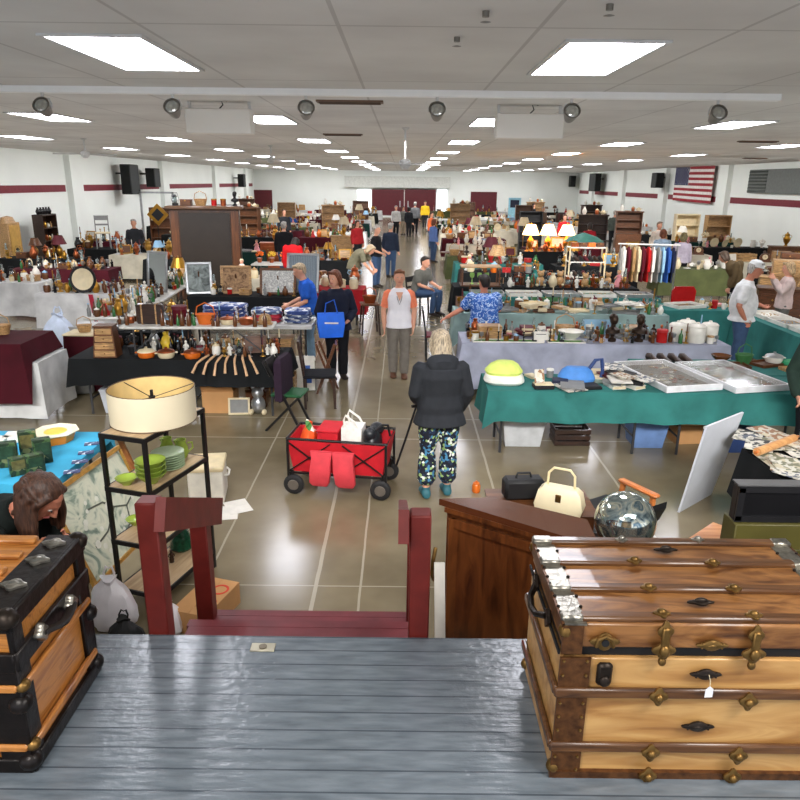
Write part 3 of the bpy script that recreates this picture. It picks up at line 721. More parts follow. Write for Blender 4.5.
    if hat is not None:
        b = MB(); b.loft([headring(*w) for w in ((.035,.0,.09,.108),(.07,.002,.09,.108),(.11,.004,.075,.09),(.135,.006,.03,.035))]); o = b.build('cap', hat, root)
        b = MB(); b.loft([[hpt(.085*math.cos(a), -.06-ext*math.sin(a), z-.12*ext*math.sin(a)) for a in [PI*i/10 for i in range(11)]] for ext, z in ((.02,.045),(.13,.045),(.13,.039),(.02,.036))], caps=False, closed=False); b.build('cap_peak', hat, o)
    return root, P
def hairmat(n, c): return ramp_mat('hair '+n, [(.3, tuple(int(v*.62) for v in c)), (.7, tuple(min(255,int(v*1.25)) for v in c))], 'noise', (30,30,4), .5, 3, .5, bump=.5, nscale=3)
blond = hairmat('ash blond', (170,150,120)); browh = hairmat('brown', (78,50,34)); darkh = hairmat('dark', (36,28,24)); greyh = hairmat('grey', (168,164,158)); redh = hairmat('auburn', (110,60,36))
cloth = lambda n, c, bump=.25: mat('fabric '+n, c, .85, 0, .12, 14, bump, .2)
denim = cloth('denim blue', (62,84,116)); blackc = cloth('black', (26,26,30)); charc = cloth('charcoal', (40,42,46)); whitec = cloth('white', (222,222,222)); greyc = cloth('grey', (104,104,98))
floral = ramp_mat('floral leggings', [(0,(18,22,36)), (.34,(30,44,72)), (.5,(70,130,170)), (.62,(150,180,110)), (.74,(222,226,216)), (.85,(24,28,44))], 'voronoi', (1,1,1), .8, const=True, nscale=42)
hawaii = ramp_mat('blue patterned shirt', [(.36,(40,88,170)), (.5,(80,132,204)), (.56,(198,214,236)), (.64,(58,104,186))], 'noise', (1,1,1), .8, 2, 2.5, const=True, nscale=13)
coral = ramp_mat('white and coral blouse', [(.3,(226,224,232)), (.7,(238,236,240))], 'noise', (1,1,1), .8, nscale=8)
boots = mat('dark shoe', (40,32,28), .5)

# woman with the wagon, seen from behind
wg = G(437,494,0)
person('woman seen from behind in charcoal hoodie and floral leggings pulling the red wagon', (.375,6.24,0), PI+.12, 1.64, 1.2,
       dict(eL=(.15,.02,.63), wL=(.115,-.1,.56), eR=(-.155,.02,.63), wR=(-.13,-.085,.5), sL=(.108,.0,.775), sR=(-.108,.0,.775), aL=(.075,.03,.05), aR=(-.055,.0,.05), kL=(.066,.0,.285), kR=(-.058,-.005,.285), hea=(0,-.035,.915), nec=(0,.0,.83)),
       charc, floral, mat('teal sandal', (46,100,110), .6), hairmat('silver blond', (158,142,118)), 'long', hem=.15, legcut=.26, head=(0,.25), vox=.011, jacket=.022, loose=.035, face=True)
hd_ = bpy.data.objects['person']; MB().loft([ring(V(0,y,z), V(1,0,0), V(0,f,1).normalized(), a, c, 16) for y, f, z, a, c in ((.02,0.,1.36,.12,.05),(.075,0,1.345,.15,.075),(.115,.2,1.29,.12,.075),(.125,.2,1.24,.05,.04))]).build('hood', charc, hd_)
# woman in navy jacket with blue tote
person('woman in dark navy jacket and black trousers carrying a bright blue tote bag', (-.97,10.42,0), .35, 1.66, 1.14,
       dict(wR=(-.12,-.07,.5), eR=(-.165,.02,.62), wL=(.07,-.13,.56), eL=(.165,-.0,.62), hea=(-.012,-.012,.925)), cloth('navy jacket', (28,32,48)), blackc, boots, redh, 'bob', hem=.14, head=(-.9,.15), vox=.012, jacket=.024, loose=.02)
# woman in white and coral top
wr, wp = person('woman in white blouse with coral sleeves and grey trousers walking up the aisle', (-.03,10.55,0), .05, 1.66, 1.05,
       dict(wL=(.13,-.03,.47), wR=(-.135,-.03,.47), aR=(-.05,.02,.05), aL=(.05,-.03,.05)), coral, cloth('grey trousers', (118,112,104)), mat('brown shoe', (90,58,40), .5), hairmat('copper brown', (120,78,50)), 'short', sleeve='none', hem=.12, vox=.011, jacket=.02, loose=.012)
cm = cloth('coral', (232,130,96)); b = MB(); b2 = MB()
for s, mb in (('L', b), ('R', b2)):
    S, E = wp['s'+s], wp['e'+s]; mb.tube([mid(S, V(0,0,S.z), .3)+V(0,.0,.035), mid(S, V(0,0,S.z), .12)+V(0,0,.02), S+V(0,0,-.005), mid(S,E,.5), mid(S,E,.8), mid(S,E,.82)], [.02,.045,.068,.064,.06,.03], 14)
    mb.build('sleeve', cm, wr)
MB().prism([(-.055,0),(.055,0),(0,-.13)], 0, .012).build('open_neckline', skin_m, wr).matrix_local = Matrix.Translation(wp['che']+V(0,-.128,.12)) @ Euler((PI/2-.25+PI-PI,0,0)).to_matrix().to_4x4()
MB().tube([wp['nec']+V(-.06,-.05,0), wp['che']+V(-.03,-.15,.02), wp['che']+V(0,-.16,-.06), wp['che']+V(.03,-.15,.02), wp['nec']+V(.06,-.05,0)], .004, 5).build('lanyard', pal('navy'), wr)
# woman in bright blue tee facing the table on the left
person('blond woman in bright blue tee and pale jeans leaning over the textile table', (-1.52,11.55,0), -1.35, 1.66, 1.12,
       dict(wL=(.1,-.2,.56), eL=(.15,-.05,.62), wR=(-.1,-.2,.56), eR=(-.15,-.05,.62), nec=(0,-.05,.82), hea=(0,-.085,.905), che=(0,-.02,.73), sL=(.11,-.04,.79), sR=(-.11,-.04,.79)),
       cloth('royal blue', (38,92,190)), cloth('pale denim', (120,150,176)), pal('white'), blond, 'short', sleeve='short', hem=.1, head=(0,.35), vox=.012, jacket=.018, loose=.012)
# man in red behind, man in black jacket, etc.
person('person in bright red sweater bent over with back turned beyond the framed pictures', (-2.75,18.0,0), PI-.3, 1.64, 1.2, dict(hea=(0,-.1,.86), nec=(0,-.05,.81), che=(0,-.0,.73)), cloth('scarlet', (196,24,30)), blackc, boots, darkh, 'bob', hem=.1, head=(0,.5), vox=.018, jacket=.03)
person('man in black jacket standing by the orange flowers left of aisle', (-3.55,21.6,0), PI, 1.74, 1.15, None, blackc, denim, boots, greyh, 'short', hem=.1, vox=.022, jacket=.024)
person('white haired man in black shirt and blue jeans standing at aisle edge', (-.72,20.2,0), 1.2, 1.74, 1.1, dict(wR=(-.1,-.15,.56), wL=(.1,-.15,.56), eL=(.15,.0,.62), eR=(-.15,.0,.62)), blackc, denim, boots, greyh, 'short', sleeve='short', hem=.08, vox=.018)
person('person in dark clothes with yellow bag behind the white haired man', (-.35,22.4,0), PI-.4, 1.7, 1.05, None, cloth('dark blue coat', (40,48,66)), denim, boots, greyh, 'short', hem=.08, vox=.022)
person('blond woman in grey green shirt bending over a table left of the aisle', (-1.2,17.6,0), 1.35, 1.64, 1.15, dict(che=(0,-.1,.72), nec=(0,-.19,.77), hea=(0,-.27,.8), sL=(.11,-.17,.745), sR=(-.11,-.17,.745), eL=(.15,-.22,.6), eR=(-.15,-.22,.6), wL=(.1,-.3,.5), wR=(-.1,-.3,.5), wai=(0,-.02,.63)), cloth('olive grey', (112,108,88)), greyc, boots, blond, 'bob', sleeve='short', hem=.08, head=(0,.6), vox=.018)
person('grey haired man in dark jacket browsing near the tall brown wardrobe', (-8.35,22.4,0), .2, 1.72, 1.1, dict(wL=(.1,-.12,.55), wR=(-.1,-.12,.55)), charc, blackc, boots, greyh, 'short', hem=.08, vox=.022, hat=None)
# seated man on folding chair at right edge of the aisle
SEAT = dict(pel=(0,.03,.3), wai=(0,.03,.385), che=(0,.0,.49), nec=(0,-.02,.585), hea=(0,-.05,.68), hL=(.055,0,.29), hR=(-.055,0,.29), kL=(.07,-.25,.29), kR=(-.07,-.25,.29), aL=(.07,-.22,.05), aR=(-.07,-.22,.05),
            sL=(.108,-.01,.555), sR=(-.108,-.01,.555), eL=(.14,-.06,.4), eR=(-.14,-.06,.4), wL=(.1,-.2,.36), wR=(-.1,-.2,.36))
person('seated man in grey tee and jeans on black folding chair beside the aisle', (.46,16.05,0), .95, 1.74, 1.18, SEAT, greyc, denim, boots, darkh, 'short', sleeve='short', hem=.03, head=(0,.1), vox=.014, belly=.02)
SEATA = dict(SEAT); SEATA.update(eL=(.2,.0,.44), wL=(.33,-.03,.38), hea=(.0,-.04,.68), eR=(-.15,-.06,.42), wR=(-.1,-.16,.4))
SEATB = {a: (b[0], b[1], b[2]+.09 if a[0] not in 'a' else b[2]) for a, b in SEATA.items()}
SEATB.update(kL=(.07,-.24,.34), kR=(-.07,-.24,.34), eL=(.2,-.03,.53), wL=(.34,-.02,.455))
person('seated man in blue patterned shirt with back turned, arm out to a chair', (1.34,11.25,0), PI+.1, 1.78, 1.3, SEATB, hawaii, denim, boots, darkh, 'short', skin2, sleeve='short', hem=.04, head=(.3,.12), vox=.012, jacket=.02, loose=.01, belly=.02)
# man in white polo with cap
person('heavy man in white polo and white cap standing at the teal table', (5.42,11.05,0), PI/2-.35, 1.8, 1.18,
       dict(wR=(-.12,-.02,.5), eR=(-.16,.05,.62), wL=(.1,-.16,.6), eL=(.15,-.04,.63), hea=(0,-.05,.925), nec=(0,-.01,.83)), whitec, denim, boots, greyh, 'short', skin2, sleeve='short', hem=.12, head=(.15,.25), vox=.011, belly=.055, hat=mat('white cap', (226,226,226), .7), jacket=.02, loose=.015)
person('woman in pale pink jacket eating behind the man in white cap', (6.98,12.75,0), -PI/2-.3, 1.62, 1.1, dict(wL=(.05,-.14,.8), eL=(.14,-.06,.66), wR=(-.05,-.14,.8), eR=(-.14,-.06,.66)), cloth('pale pink', (206,184,178)), greyc, boots, hairmat('fair', (190,160,120)), 'bob', hem=.1, head=(0,.2), vox=.014)
person('woman in lavender jacket and black trousers with back turned near clothes rack', (8.05,20.5,0), PI-.5, 1.62, 1.1, None, cloth('lavender', (186,176,190)), blackc, boots, hairmat('olive blond', (112,104,70)), 'bob', hem=.12, vox=.018)
person('brown haired woman in pale blue top beside the denim garments', (7.75,21.3,0), PI-.2, 1.66, 1.1, None, cloth('pale blue', (150,170,190)), denim, boots, redh, 'bob', hem=.1, vox=.02)
person('fair haired person seen past the lavender jacket by the right wall', (8.75,24.5,0), .3, 1.72, 1.1, None, cloth('beige', (196,184,170)), greyc, boots, hairmat('mouse', (128,108,90)), 'short', hem=.1, vox=.024)
person('dark figure in olive jacket at a green cloth table near the right wall', (7.25,15.3,0), -2.2, 1.66, 1.15, dict(che=(0,-.05,.72), nec=(0,-.12,.8), hea=(0,-.18,.86)), cloth('olive', (92,76,52)), blackc, boots, hairmat('umber', (70,52,38)), 'bob', hem=.1, head=(0,.4), vox=.02)
# far crowd near the doors
for lab, px, yy, hh, tp, lgm, hr, st, rz in (
    ('person in yellow shirt standing near the far doors', 425, 47., 1.76, cloth('yellow', (226,186,40)), charc, darkh, 'short', 0),
    ('person in white top and dark trousers in the far aisle, first from left', 396, 40., 1.66, cloth('offwhite', (196,194,190)), blackc, greyh, 'short', .3),
    ('person in grey top and pale trousers second in the far aisle', 403, 41., 1.6, greyc, cloth('beige trousers', (170,156,136)), browh, 'bob', .6),
    ('dark clothed person third in the far aisle', 409, 39.5, 1.62, charc, charc, darkh, 'bob', 2.6),
    ('tall person in grey jacket fourth in the far aisle', 415, 42., 1.82, cloth('mid grey', (120,122,124)), blackc, greyh, 'short', 3.),
    ('person in orange top in front of the yellow shirt', 431.5, 33., 1.62, cloth('orange top', (220,110,60)), denim, browh, 'short', 1.),
    ('person in blue top at the low table right of far aisle', 434, 27., 1.6, cloth('mid blue', (100,128,186)), denim, redh, 'bob', 2.),
    ('person in red shirt among the right hand stalls', 565, 30., 1.7, cloth('crimson', (188,36,40)), blackc, browh, 'short', .2),
    ('person in dark red dress among the right hand stalls', 591, 26., 1.58, cloth('dark red', (136,24,34)), blackc, darkh, 'bob', 2.9),
    ('person in pink top beside the bright lamp display', 521, 32., 1.68, cloth('dusty pink', (196,120,116)), greyc, darkh, 'short', 1.4),
    ('dark figure by the far right wall', 533, 44., 1.75, charc, blackc, darkh, 'short', 1.),
    ('person in brown coat far right beside a dark figure', 543, 40., 1.7, cloth('brown coat', (104,84,70)), blackc, greyh, 'short', .5),
    ('person in green grey coat standing before the right wall', 615, 33., 1.78, cloth('slate green', (84,92,86)), charc, greyh, 'short', 2.8),
    ('dark figure standing at far left behind the shelves', 284, 31., 1.74, charc, blackc, browh, 'short', .4),
    ('person in red top at a far table left of the aisle', 357, 25.5, 1.6, cloth('cherry', (176,40,44)), charc, browh, 'bob', .7)):
    g = D(px, 215, yy)
    person(lab, (g.x,yy,0), rz, hh, 1.1, None, tp, lgm, boots, hr, st, hem=.1, vox=.026, face=False)
# woman bent over at the foot of the stage, left
person('woman with long brown hair in dark top bent over behind the left trunk', (-2.36,3.25,0), PI/2-.12, 1.68, 1.14,
       dict(pel=(0,.02,.54), wai=(0,-.05,.62), che=(0,-.17,.71), nec=(0,-.27,.775), hea=(.0,-.345,.825), sL=(.115,-.245,.745), sR=(-.115,-.245,.745), eL=(.13,-.28,.58), eR=(-.13,-.27,.57), wL=(.03,-.385,.66), wR=(-.07,-.37,.665), tL=(0,.2,1), tR=(0,.2,1)),
       cloth('black green top', (24,30,28)), charc, boots, hairmat('dark brown', (70,46,34)), 'hang', skin2, hem=.1, head=(-.05,.85), vox=.008, jacket=.016, bust=.02)
# person at the right edge
person('person in dark green sleeve and black trousers standing at the right table end', (4.32,6.9,0), -.4, 1.74, 1.15, dict(wR=(-.13,-.12,.5), eR=(-.165,0,.62)), cloth('dark green', (36,52,44)), blackc, boots, browh, 'short', hem=.1, vox=.013, jacket=.024)

# ---------------------------------------------------------------- small wares: one set of meshes per kind, copied with their parts
KIT = {}
def kit(kind):
    if kind in KIT: return KIT[kind]
    r = []                                      # (part name, mesh, slot or material, parent index)
    def P(n, mb, m='main', par=None): r.append((n, mb.mesh(n, [m if not isinstance(m, str) else pal('grey')]), m, par))
    blk, brs, crm, gls, wht, sil = pal('black'), pal('brass'), pal('cream'), mat('clear glass', (214,226,226), .05, 0, .02, spec=.6, trans=.85), pal('white', True), pal('silver')
    if kind == 'vase':
        P('body', MB().lathe([(0,0),(.05,0),(.085,.07),(.09,.13),(.06,.2),(.035,.24),(.045,.28),(.04,.28),(.03,.24),(0,.2)]))
    elif kind == 'urn':
        P('body', MB().lathe([(0,0),(.06,0),(.03,.04),(.08,.12),(.1,.2),(.06,.28),(.075,.31),(0,.31)]))
        P('lid', MB().lathe([(.072,.31),(.05,.345),(.012,.36),(.02,.385),(0,.4)]))
        b = MB()
        for s in (-1,1): b.tube([(s*.09,0,.22),(s*.135,0,.25),(s*.12,0,.3),(s*.065,0,.29)], .009, 6)
        P('handle', b, 'acc')
    elif kind == 'jar':
        P('body', MB().lathe([(0,0),(.06,0),(.075,.03),(.075,.13),(.055,.16),(0,.16)])); P('lid', MB().lathe([(.06,.16),(.06,.18),(.02,.195),(.018,.215),(0,.22)]), 'acc')
    elif kind == 'bowl':
        P('body', MB().lathe([(0,0),(.05,0),(.055,.012),(.1,.05),(.125,.085),(.118,.085),(.09,.05),(0,.022)], n=18))
    elif kind == 'casserole':
        P('body', MB().lathe([(0,0),(.11,0),(.13,.03),(.135,.09),(0,.09)], n=18)); P('lid', MB().lathe([(.138,.09),(.12,.115),(.05,.135),(.02,.14),(.022,.165),(0,.17)], n=18), 'acc')
        b = MB(); [b.box((s*.15,0,.075), (.05,.07,.016), bev=.005) for s in (-1,1)]; P('handle', b)
    elif kind == 'plate':
        P('dish', MB().lathe([(0,.0),(.07,0),(.12,.016),(.12,.02),(.07,.006),(0,.006)], n=20))
    elif kind == 'display_plate':
        b = MB(); b.M = Matrix.Translation((0,.0,.135)) @ Euler((math.radians(-78)+PI,0,0)).to_matrix().to_4x4(); b.lathe([(0,0),(.08,0),(.13,.018),(.13,.022),(.08,.007),(0,.007)], n=22); P('dish', b)
        b = MB(); [b.tube([(s*.05,-.045,.005),(s*.05,-.03,.02),(s*.05,.03,.005),(s*.045,.03,.12)], .004, 5) for s in (-1,1)]; P('stand', b, brs)
    elif kind == 'pitcher':
        P('body', MB().lathe([(0,0),(.06,0),(.085,.06),(.08,.13),(.055,.19),(.065,.225),(.058,.225),(.045,.19),(0,.15)])); P('handle', MB().tube([(.075,0,.17),(.13,0,.17),(.135,0,.1),(.083,0,.06)], .01, 6)); P('spout', MB().tube([(-.05,0,.19),(-.075,0,.225)], [.022,.012], 8))
    elif kind == 'teapot':
        P('body', MB().ball((0,0,.075), .095, .095, .075, 16, 10)); P('lid', MB().lathe([(.05,.14),(.035,.155),(.012,.16),(.016,.178),(0,.185)])); P('handle', MB().tube([(.085,0,.11),(.15,0,.12),(.14,0,.05),(.085,0,.04)], .009, 6)); P('spout', MB().tube([(-.08,0,.05),(-.125,0,.09),(-.15,0,.14)], [.02,.014,.01], 8))
    elif kind == 'mug':
        P('body', MB().lathe([(0,0),(.038,0),(.042,.09),(.036,.09),(.034,.012),(0,.012)])); P('handle', MB().tube([(.04,0,.075),(.072,0,.07),(.07,0,.03),(.04,0,.022)], .006, 6))
    elif kind == 'goblet':
        P('bowl', MB().lathe([(.006,.1),(.035,.12),(.045,.16),(.04,.2),(.036,.2),(.04,.16),(0,.12)])); P('stem', MB().lathe([(0,0),(.035,0),(.03,.008),(.006,.016),(.006,.1),(0,.1)]))
    elif kind == 'table_lamp':
        P('base', MB().lathe([(0,0),(.075,0),(.07,.02),(.03,.04),(.06,.1),(.08,.17),(.06,.24),(.02,.29),(.012,.36),(0,.36)])); P('shade', MB().lathe([(.19,.34),(.1,.56),(.096,.56),(.184,.34)], n=20), 'acc'); P('finial', MB().lathe([(.006,.5),(.006,.58),(.013,.59),(0,.61)]), brs)
    elif kind == 'oil_lamp':
        P('font', MB().lathe([(0,0),(.06,0),(.055,.015),(.02,.04),(.025,.08),(.065,.12),(.06,.16),(.025,.18),(0,.18)])); P('burner', MB().lathe([(.028,.18),(.04,.2),(.03,.22),(0,.22)]), brs); P('chimney', MB().lathe([(.03,.22),(.045,.26),(.025,.36),(.022,.42),(.018,.42),(.03,.26)]), gls)
    elif kind == 'figurine':
        P('body', MB().lathe([(0,0),(.045,0),(.045,.015),(.04,.02),(.05,.06),(.03,.12),(.042,.16),(.035,.19),(.012,.205),(.012,.21),(0,.21)], n=12)); P('head', MB().ball((0,-.004,.235), .026, .028, .032, 10, 7)); P('arm', MB().tube([(-.04,0,.175),(-.055,-.02,.13),(-.02,-.045,.12)], .01, 6).tube([(.04,0,.175),(.055,-.02,.13),(.02,-.045,.125)], .01, 6))
    elif kind == 'bust':
        P('bust', MB().lathe([(0,0),(.05,0),(.05,.03),(.02,.05),(.03,.08),(.09,.1),(.085,.14),(.03,.17),(.028,.2),(0,.2)], sy=.7)); P('head', MB().ball((0,-.005,.25), .045, .055, .062, 12, 8).ball((0,.012,.275), .05, .052, .045, 10, 6))
    elif kind == 'bottle':
        P('body', MB().lathe([(0,0),(.036,0),(.038,.02),(.038,.15),(.014,.2),(.013,.25),(0,.25)])); P('stopper', MB().lathe([(.014,.25),(.016,.275),(0,.28)]), 'acc')
    elif kind == 'candlestick':
        P('stick', MB().lathe([(0,0),(.06,0),(.055,.012),(.015,.03),(.012,.08),(.024,.1),(.011,.13),(.013,.2),(.028,.22),(.028,.235),(0,.235)])); P('candle', MB().cyl((0,0,.235), (0,0,.4), .011, .01, 10), 'acc')
    elif kind == 'candelabra':
        P('stem', MB().lathe([(0,0),(.09,0),(.08,.02),(.02,.05),(.016,.15),(.03,.18),(.014,.22),(.014,.4),(.03,.42),(0,.43)]))
        for s in (-1,1):
            P('branch', MB().tube([(0,0,.26),(s*.08,0,.22),(s*.13,0,.28),(s*.13,0,.34)], .009, 6).lathe([(.01,.34),(.032,.36),(.03,.37),(0,.37)], (s*.13,0,0)))
    elif kind == 'box':
        P('body', MB().box((0,0,.055), (.24,.17,.11), bev=.004)); P('lid', MB().box((0,0,.125), (.25,.18,.028), bev=.005)); P('clasp', MB().box((0,-.092,.112), (.03,.008,.03)), brs)
    elif kind == 'carton':
        b = MB(); b.box((0,0,.12), (.34,.26,.24)); P('body', b)
        for s in (-1,1): P('flap', MB().box((0,s*.135,.262), (.34,.12,.006), rot=(s*.9,0,0)))
    elif kind == 'chest':
        P('body', MB().box((0,0,.15), (.5,.32,.3), bev=.006))
        for q in range(3):
            i = len(r); P('drawer', MB().box((0,-.163,.055+.095*q), (.45,.016,.082), bev=.004)); P('knob', MB().ball((-.1,-.178,.055+.095*q), .011).ball((.1,-.178,.055+.095*q), .011), brs, i)
    elif kind == 'crate':
        b = MB()
        for z in (.03,.1,.17): b.box((0,-.15,z), (.4,.012,.05)).box((0,.15,z), (.4,.012,.05)).box((-.2,0,z), (.012,.3,.05)).box((.2,0,z), (.012,.3,.05))
        P('slat_side', b.box((0,0,.008), (.4,.3,.012)))
        for sx in (-1,1):
            for sy in (-1,1): P('corner_post', MB().box((sx*.185,sy*.135,.1), (.025,.025,.2)))
    elif kind == 'basket':
        P('body', MB().lathe([(0,0),(.11,0),(.15,.14),(.155,.15),(.14,.15),(.1,.012),(0,.012)], n=16, sy=.75)); P('handle', MB().tube([(-.145,0,.14),(-.12,0,.26),(0,0,.32),(.12,0,.26),(.145,0,.14)], .009, 6))
    elif kind == 'mantel_clock':
        P('case', MB().loft([[Vector((x,y,z)) for x,z in ((-.13,.03),(.13,.03),(.13,.13),(.09,.2),(0,.23),(-.09,.2),(-.13,.13))] for y in (-.05,.05)]).box((0,0,.016), (.32,.13,.032), bev=.005)); b = MB(); b.M = Matrix.Translation((0,-.05,.13)) @ Matrix.Rotation(PI/2,4,'X'); b.lathe([(.066,0),(.062,.008),(0,.008)], n=20); P('dial', b, crm); P('hand', MB().box((0,-.062,.148), (.005,.003,.04)).box((.015,-.062,.13), (.03,.003,.005)), blk)
    elif kind == 'framed_picture':
        b = MB(); w, h_ = .36, .28
        b.M = Euler((-.2,0,0)).to_matrix().to_4x4()
        for s in (-1,1): b.box((s*w/2,0,h_/2+.015), (.035,.024,h_+.035), bev=.005).box((0,0,h_/2+.015+s*h_/2), (w,.024,.035), bev=.005)
        P('frame', b); b = MB(); b.M = Euler((-.2,0,0)).to_matrix().to_4x4(); b.box((0,.004,h_/2+.015), (w-.02,.006,h_-.02)); P('picture', b, 'acc'); P('easel_leg', MB().bar((0,.05,.2), (0,.14,.004), .02), blk)
    elif kind == 'book':
        P('cover', MB().box((0,0,.002), (.16,.23,.004)).box((0,0,.036), (.16,.23,.004)).box((-.079,0,.019), (.004,.23,.038))); P('page_block', MB().box((.001,0,.019), (.15,.22,.03)), crm)
    elif kind == 'tin':
        P('body', MB().lathe([(0,0),(.06,0),(.062,.01),(.062,.13),(0,.13)])); P('lid', MB().lathe([(.066,.125),(.066,.15),(.06,.155),(0,.155)]), 'acc')
    elif kind == 'tray':
        P('tray', MB().box((0,0,.006), (.42,.28,.012)).box((0,-.14,.02), (.42,.012,.04)).box((0,.14,.02), (.42,.012,.04)).box((-.21,0,.02), (.012,.28,.04)).box((.21,0,.02), (.012,.28,.04)))
    elif kind == 'showcase':
        b = MB(); [b.box((0,s*.22,.03), (.62,.02,.06)).box((s*.31,0,.03), (.02,.46,.06)) for s in (-1,1)]; b.box((0,0,.005), (.62,.44,.01)); P('case', b); P('lining', MB().box((0,0,.013), (.58,.4,.006)), 'acc')
        b = MB()
        rr = random.Random(3)
        for q in range(40): b.ball((rr.uniform(-.27,.27),rr.uniform(-.18,.18),.02), rr.uniform(.006,.018), rr.uniform(.006,.018), .006, 6, 4)
        P('trinket', b, brs)
    elif kind == 'flower_pot':
        P('pot', MB().lathe([(0,0),(.06,0),(.085,.12),(.09,.12),(.09,.14),(0,.13)])); b = MB(); rr = random.Random(5)
        for q in range(26):
            a, e, rd = rr.uniform(0,2*PI), rr.uniform(.1,1.4), rr.uniform(.06,.15)
            b.ball((rd*math.cos(a)*math.cos(e),rd*math.sin(a)*math.cos(e),.2+rd*math.sin(e)), .032, .032, .024, 6, 5)
        P('bloom', b, 'acc')
    elif kind == 'lantern':
        P('base', MB().lathe([(0,0),(.07,0),(.07,.05),(.03,.07),(0,.07)])); P('globe', MB().lathe([(.035,.07),(.055,.12),(.035,.18),(.03,.18),(.05,.12),(.03,.07)]), gls); P('hood', MB().lathe([(.045,.18),(.05,.2),(.02,.24),(0,.24)])); P('bail', MB().tube([(-.06,0,.06),(-.085,0,.16),(-.05,0,.28),(.05,0,.28),(.085,0,.16),(.06,0,.06)], .005, 5))
    elif kind == 'birdcage':
        b = MB(); [b.tube([(.13*math.cos(a),.13*math.sin(a),.02),(.13*math.cos(a),.13*math.sin(a),.26),(.07*math.cos(a),.07*math.sin(a),.36),(0,0,.39)], .004, 4) for a in [PI*q/7 for q in range(14)]]; P('wire_frame', b); P('floor_tray', MB().lathe([(0,0),(.14,0),(.14,.03),(0,.03)], n=20))
    elif kind == 'radio':
        P('case', MB().box((0,0,.11), (.34,.17,.22), bev=.02)); P('grille', MB().box((-.05,-.088,.12), (.18,.008,.14)), 'acc'); P('dial_knob', MB().cyl((.11,-.085,.15), (.11,-.1,.15), .022).cyl((.11,-.085,.08), (.11,-.1,.08), .016), crm)
    elif kind == 'doll':
        P('dress', MB().lathe([(0,0),(.1,0),(.06,.12),(.035,.17),(.045,.2),(.035,.23),(0,.24)])); P('head', MB().ball((0,0,.275), .036, .036, .042, 10, 7), skin_m); P('hair', MB().ball((0,.01,.292), .041, .04, .038, 10, 6), 'acc'); P('arm', MB().tube([(-.04,0,.21),(-.08,-.02,.15)], [.013,.011], 6).tube([(.04,0,.21),(.08,-.02,.15)], [.013,.011], 6), skin_m)
    elif kind == 'canister':
        P('body', MB().lathe([(0,0),(.105,0),(.115,.015),(.115,.2),(.108,.21),(0,.21)], n=20)); P('lid', MB().lathe([(.118,.21),(.118,.22),(.09,.245),(.025,.255),(.022,.275),(0,.28)], n=20))
    elif kind == 'bookcase':
        w, d, h_ = .95, .34, 1.75
        b = MB(); [b.box((s*w/2,0,h_/2), (.03,d,h_)) for s in (-1,1)]; b.box((0,d/2,h_/2), (w,.015,h_)); P('case', b)
        for q in range(5): P('shelf', MB().box((0,0,.06+q*(h_-.09)/4), (w-.03,d,.026)))
    elif kind == 'hutch':
        P('cabinet', MB().box((0,0,.42), (1.1,.45,.84), bev=.01)); P('upper_case', MB().box((-.53,.06,1.3), (.03,.3,.94)).box((.53,.06,1.3), (.03,.3,.94)).box((0,.2,1.3), (1.06,.02,.94)).box((0,.06,1.77), (1.16,.36,.05)))
        for s in (-1,1):
            i = len(r); P('door', MB().box((s*.27,-.232,.42), (.5,.018,.7), bev=.005)); P('knob', MB().ball((s*.06,-.25,.45), .016), brs, i)
        for z in (1.1,1.42): P('shelf', MB().box((0,.06,z), (1.04,.28,.022)))
    elif kind == 'dresser':
        P('case', MB().box((0,0,.47), (1.0,.46,.86), bev=.008)); P('top_board', MB().box((0,0,.92), (1.06,.5,.035), bev=.008))
        for q in range(3):
            i = len(r); P('drawer', MB().box((0,-.236,.22+.25*q), (.9,.02,.22), bev=.006))
            for s in (-1,1): P('knob', MB().ball((s*.25,-.256,.22+.25*q), .018), brs, i)
    elif kind == 'chair':
        P('seat', MB().box((0,0,.44), (.42,.42,.035), bev=.01), 'acc')
        for sx in (-1,1): P('leg', MB().bar((sx*.18,-.18,.425), (sx*.19,-.2,0), .034)); P('leg', MB().bar((sx*.18,.19,0), (sx*.18,.2,.42), .034)); P('back_post', MB().bar((sx*.18,.2,.42), (sx*.18,.27,.92), .03))
        P('backrest', MB().box((0,.262,.85), (.36,.022,.13), rot=(-.12,0,0)).box((0,.235,.66), (.34,.018,.05), rot=(-.12,0,0)))
    elif kind == 'floor_lamp':
        P('base', MB().lathe([(0,0),(.14,0),(.13,.02),(.02,.05),(.014,.1),(0,.1)])); P('pole', MB().cyl((0,0,.08), (0,0,1.45), .014)); P('shade', MB().lathe([(.24,1.38),(.13,1.68),(.125,1.68),(.23,1.38)], n=18), 'acc')
    elif kind == 'side_table':
        P('table_top', MB().lathe([(0,.6),(.28,.6),(.28,.63),(0,.63)], n=20)); P('column', MB().lathe([(.03,.1),(.05,.25),(.025,.4),(.04,.6),(0,.6)]))
        for q in range(3): P('leg', MB().tube([(0,0,.16),(.14*math.cos(q*2.1),.14*math.sin(q*2.1),.12),(.24*math.cos(q*2.1),.24*math.sin(q*2.1),.012)], .02, 6))
    elif kind == 'suitcase':
        P('shell', MB().box((0,0,.21), (.55,.18,.42), bev=.03)); P('handle', MB().tube([(-.07,0,.42),(-.05,0,.455),(.05,0,.455),(.07,0,.42)], .011, 6), blk)
        P('strap', MB().box((-.15,0,.21), (.03,.19,.43)).box((.15,0,.21), (.03,.19,.43)), 'acc')
    elif kind == 'mirror':
        b = MB(); b.M = Euler((-.12,0,0)).to_matrix().to_4x4()
        for s in (-1,1): b.box((s*.24,0,.4), (.05,.03,.8), bev=.008).box((0,0,.4+s*.38), (.48,.03,.05), bev=.008)
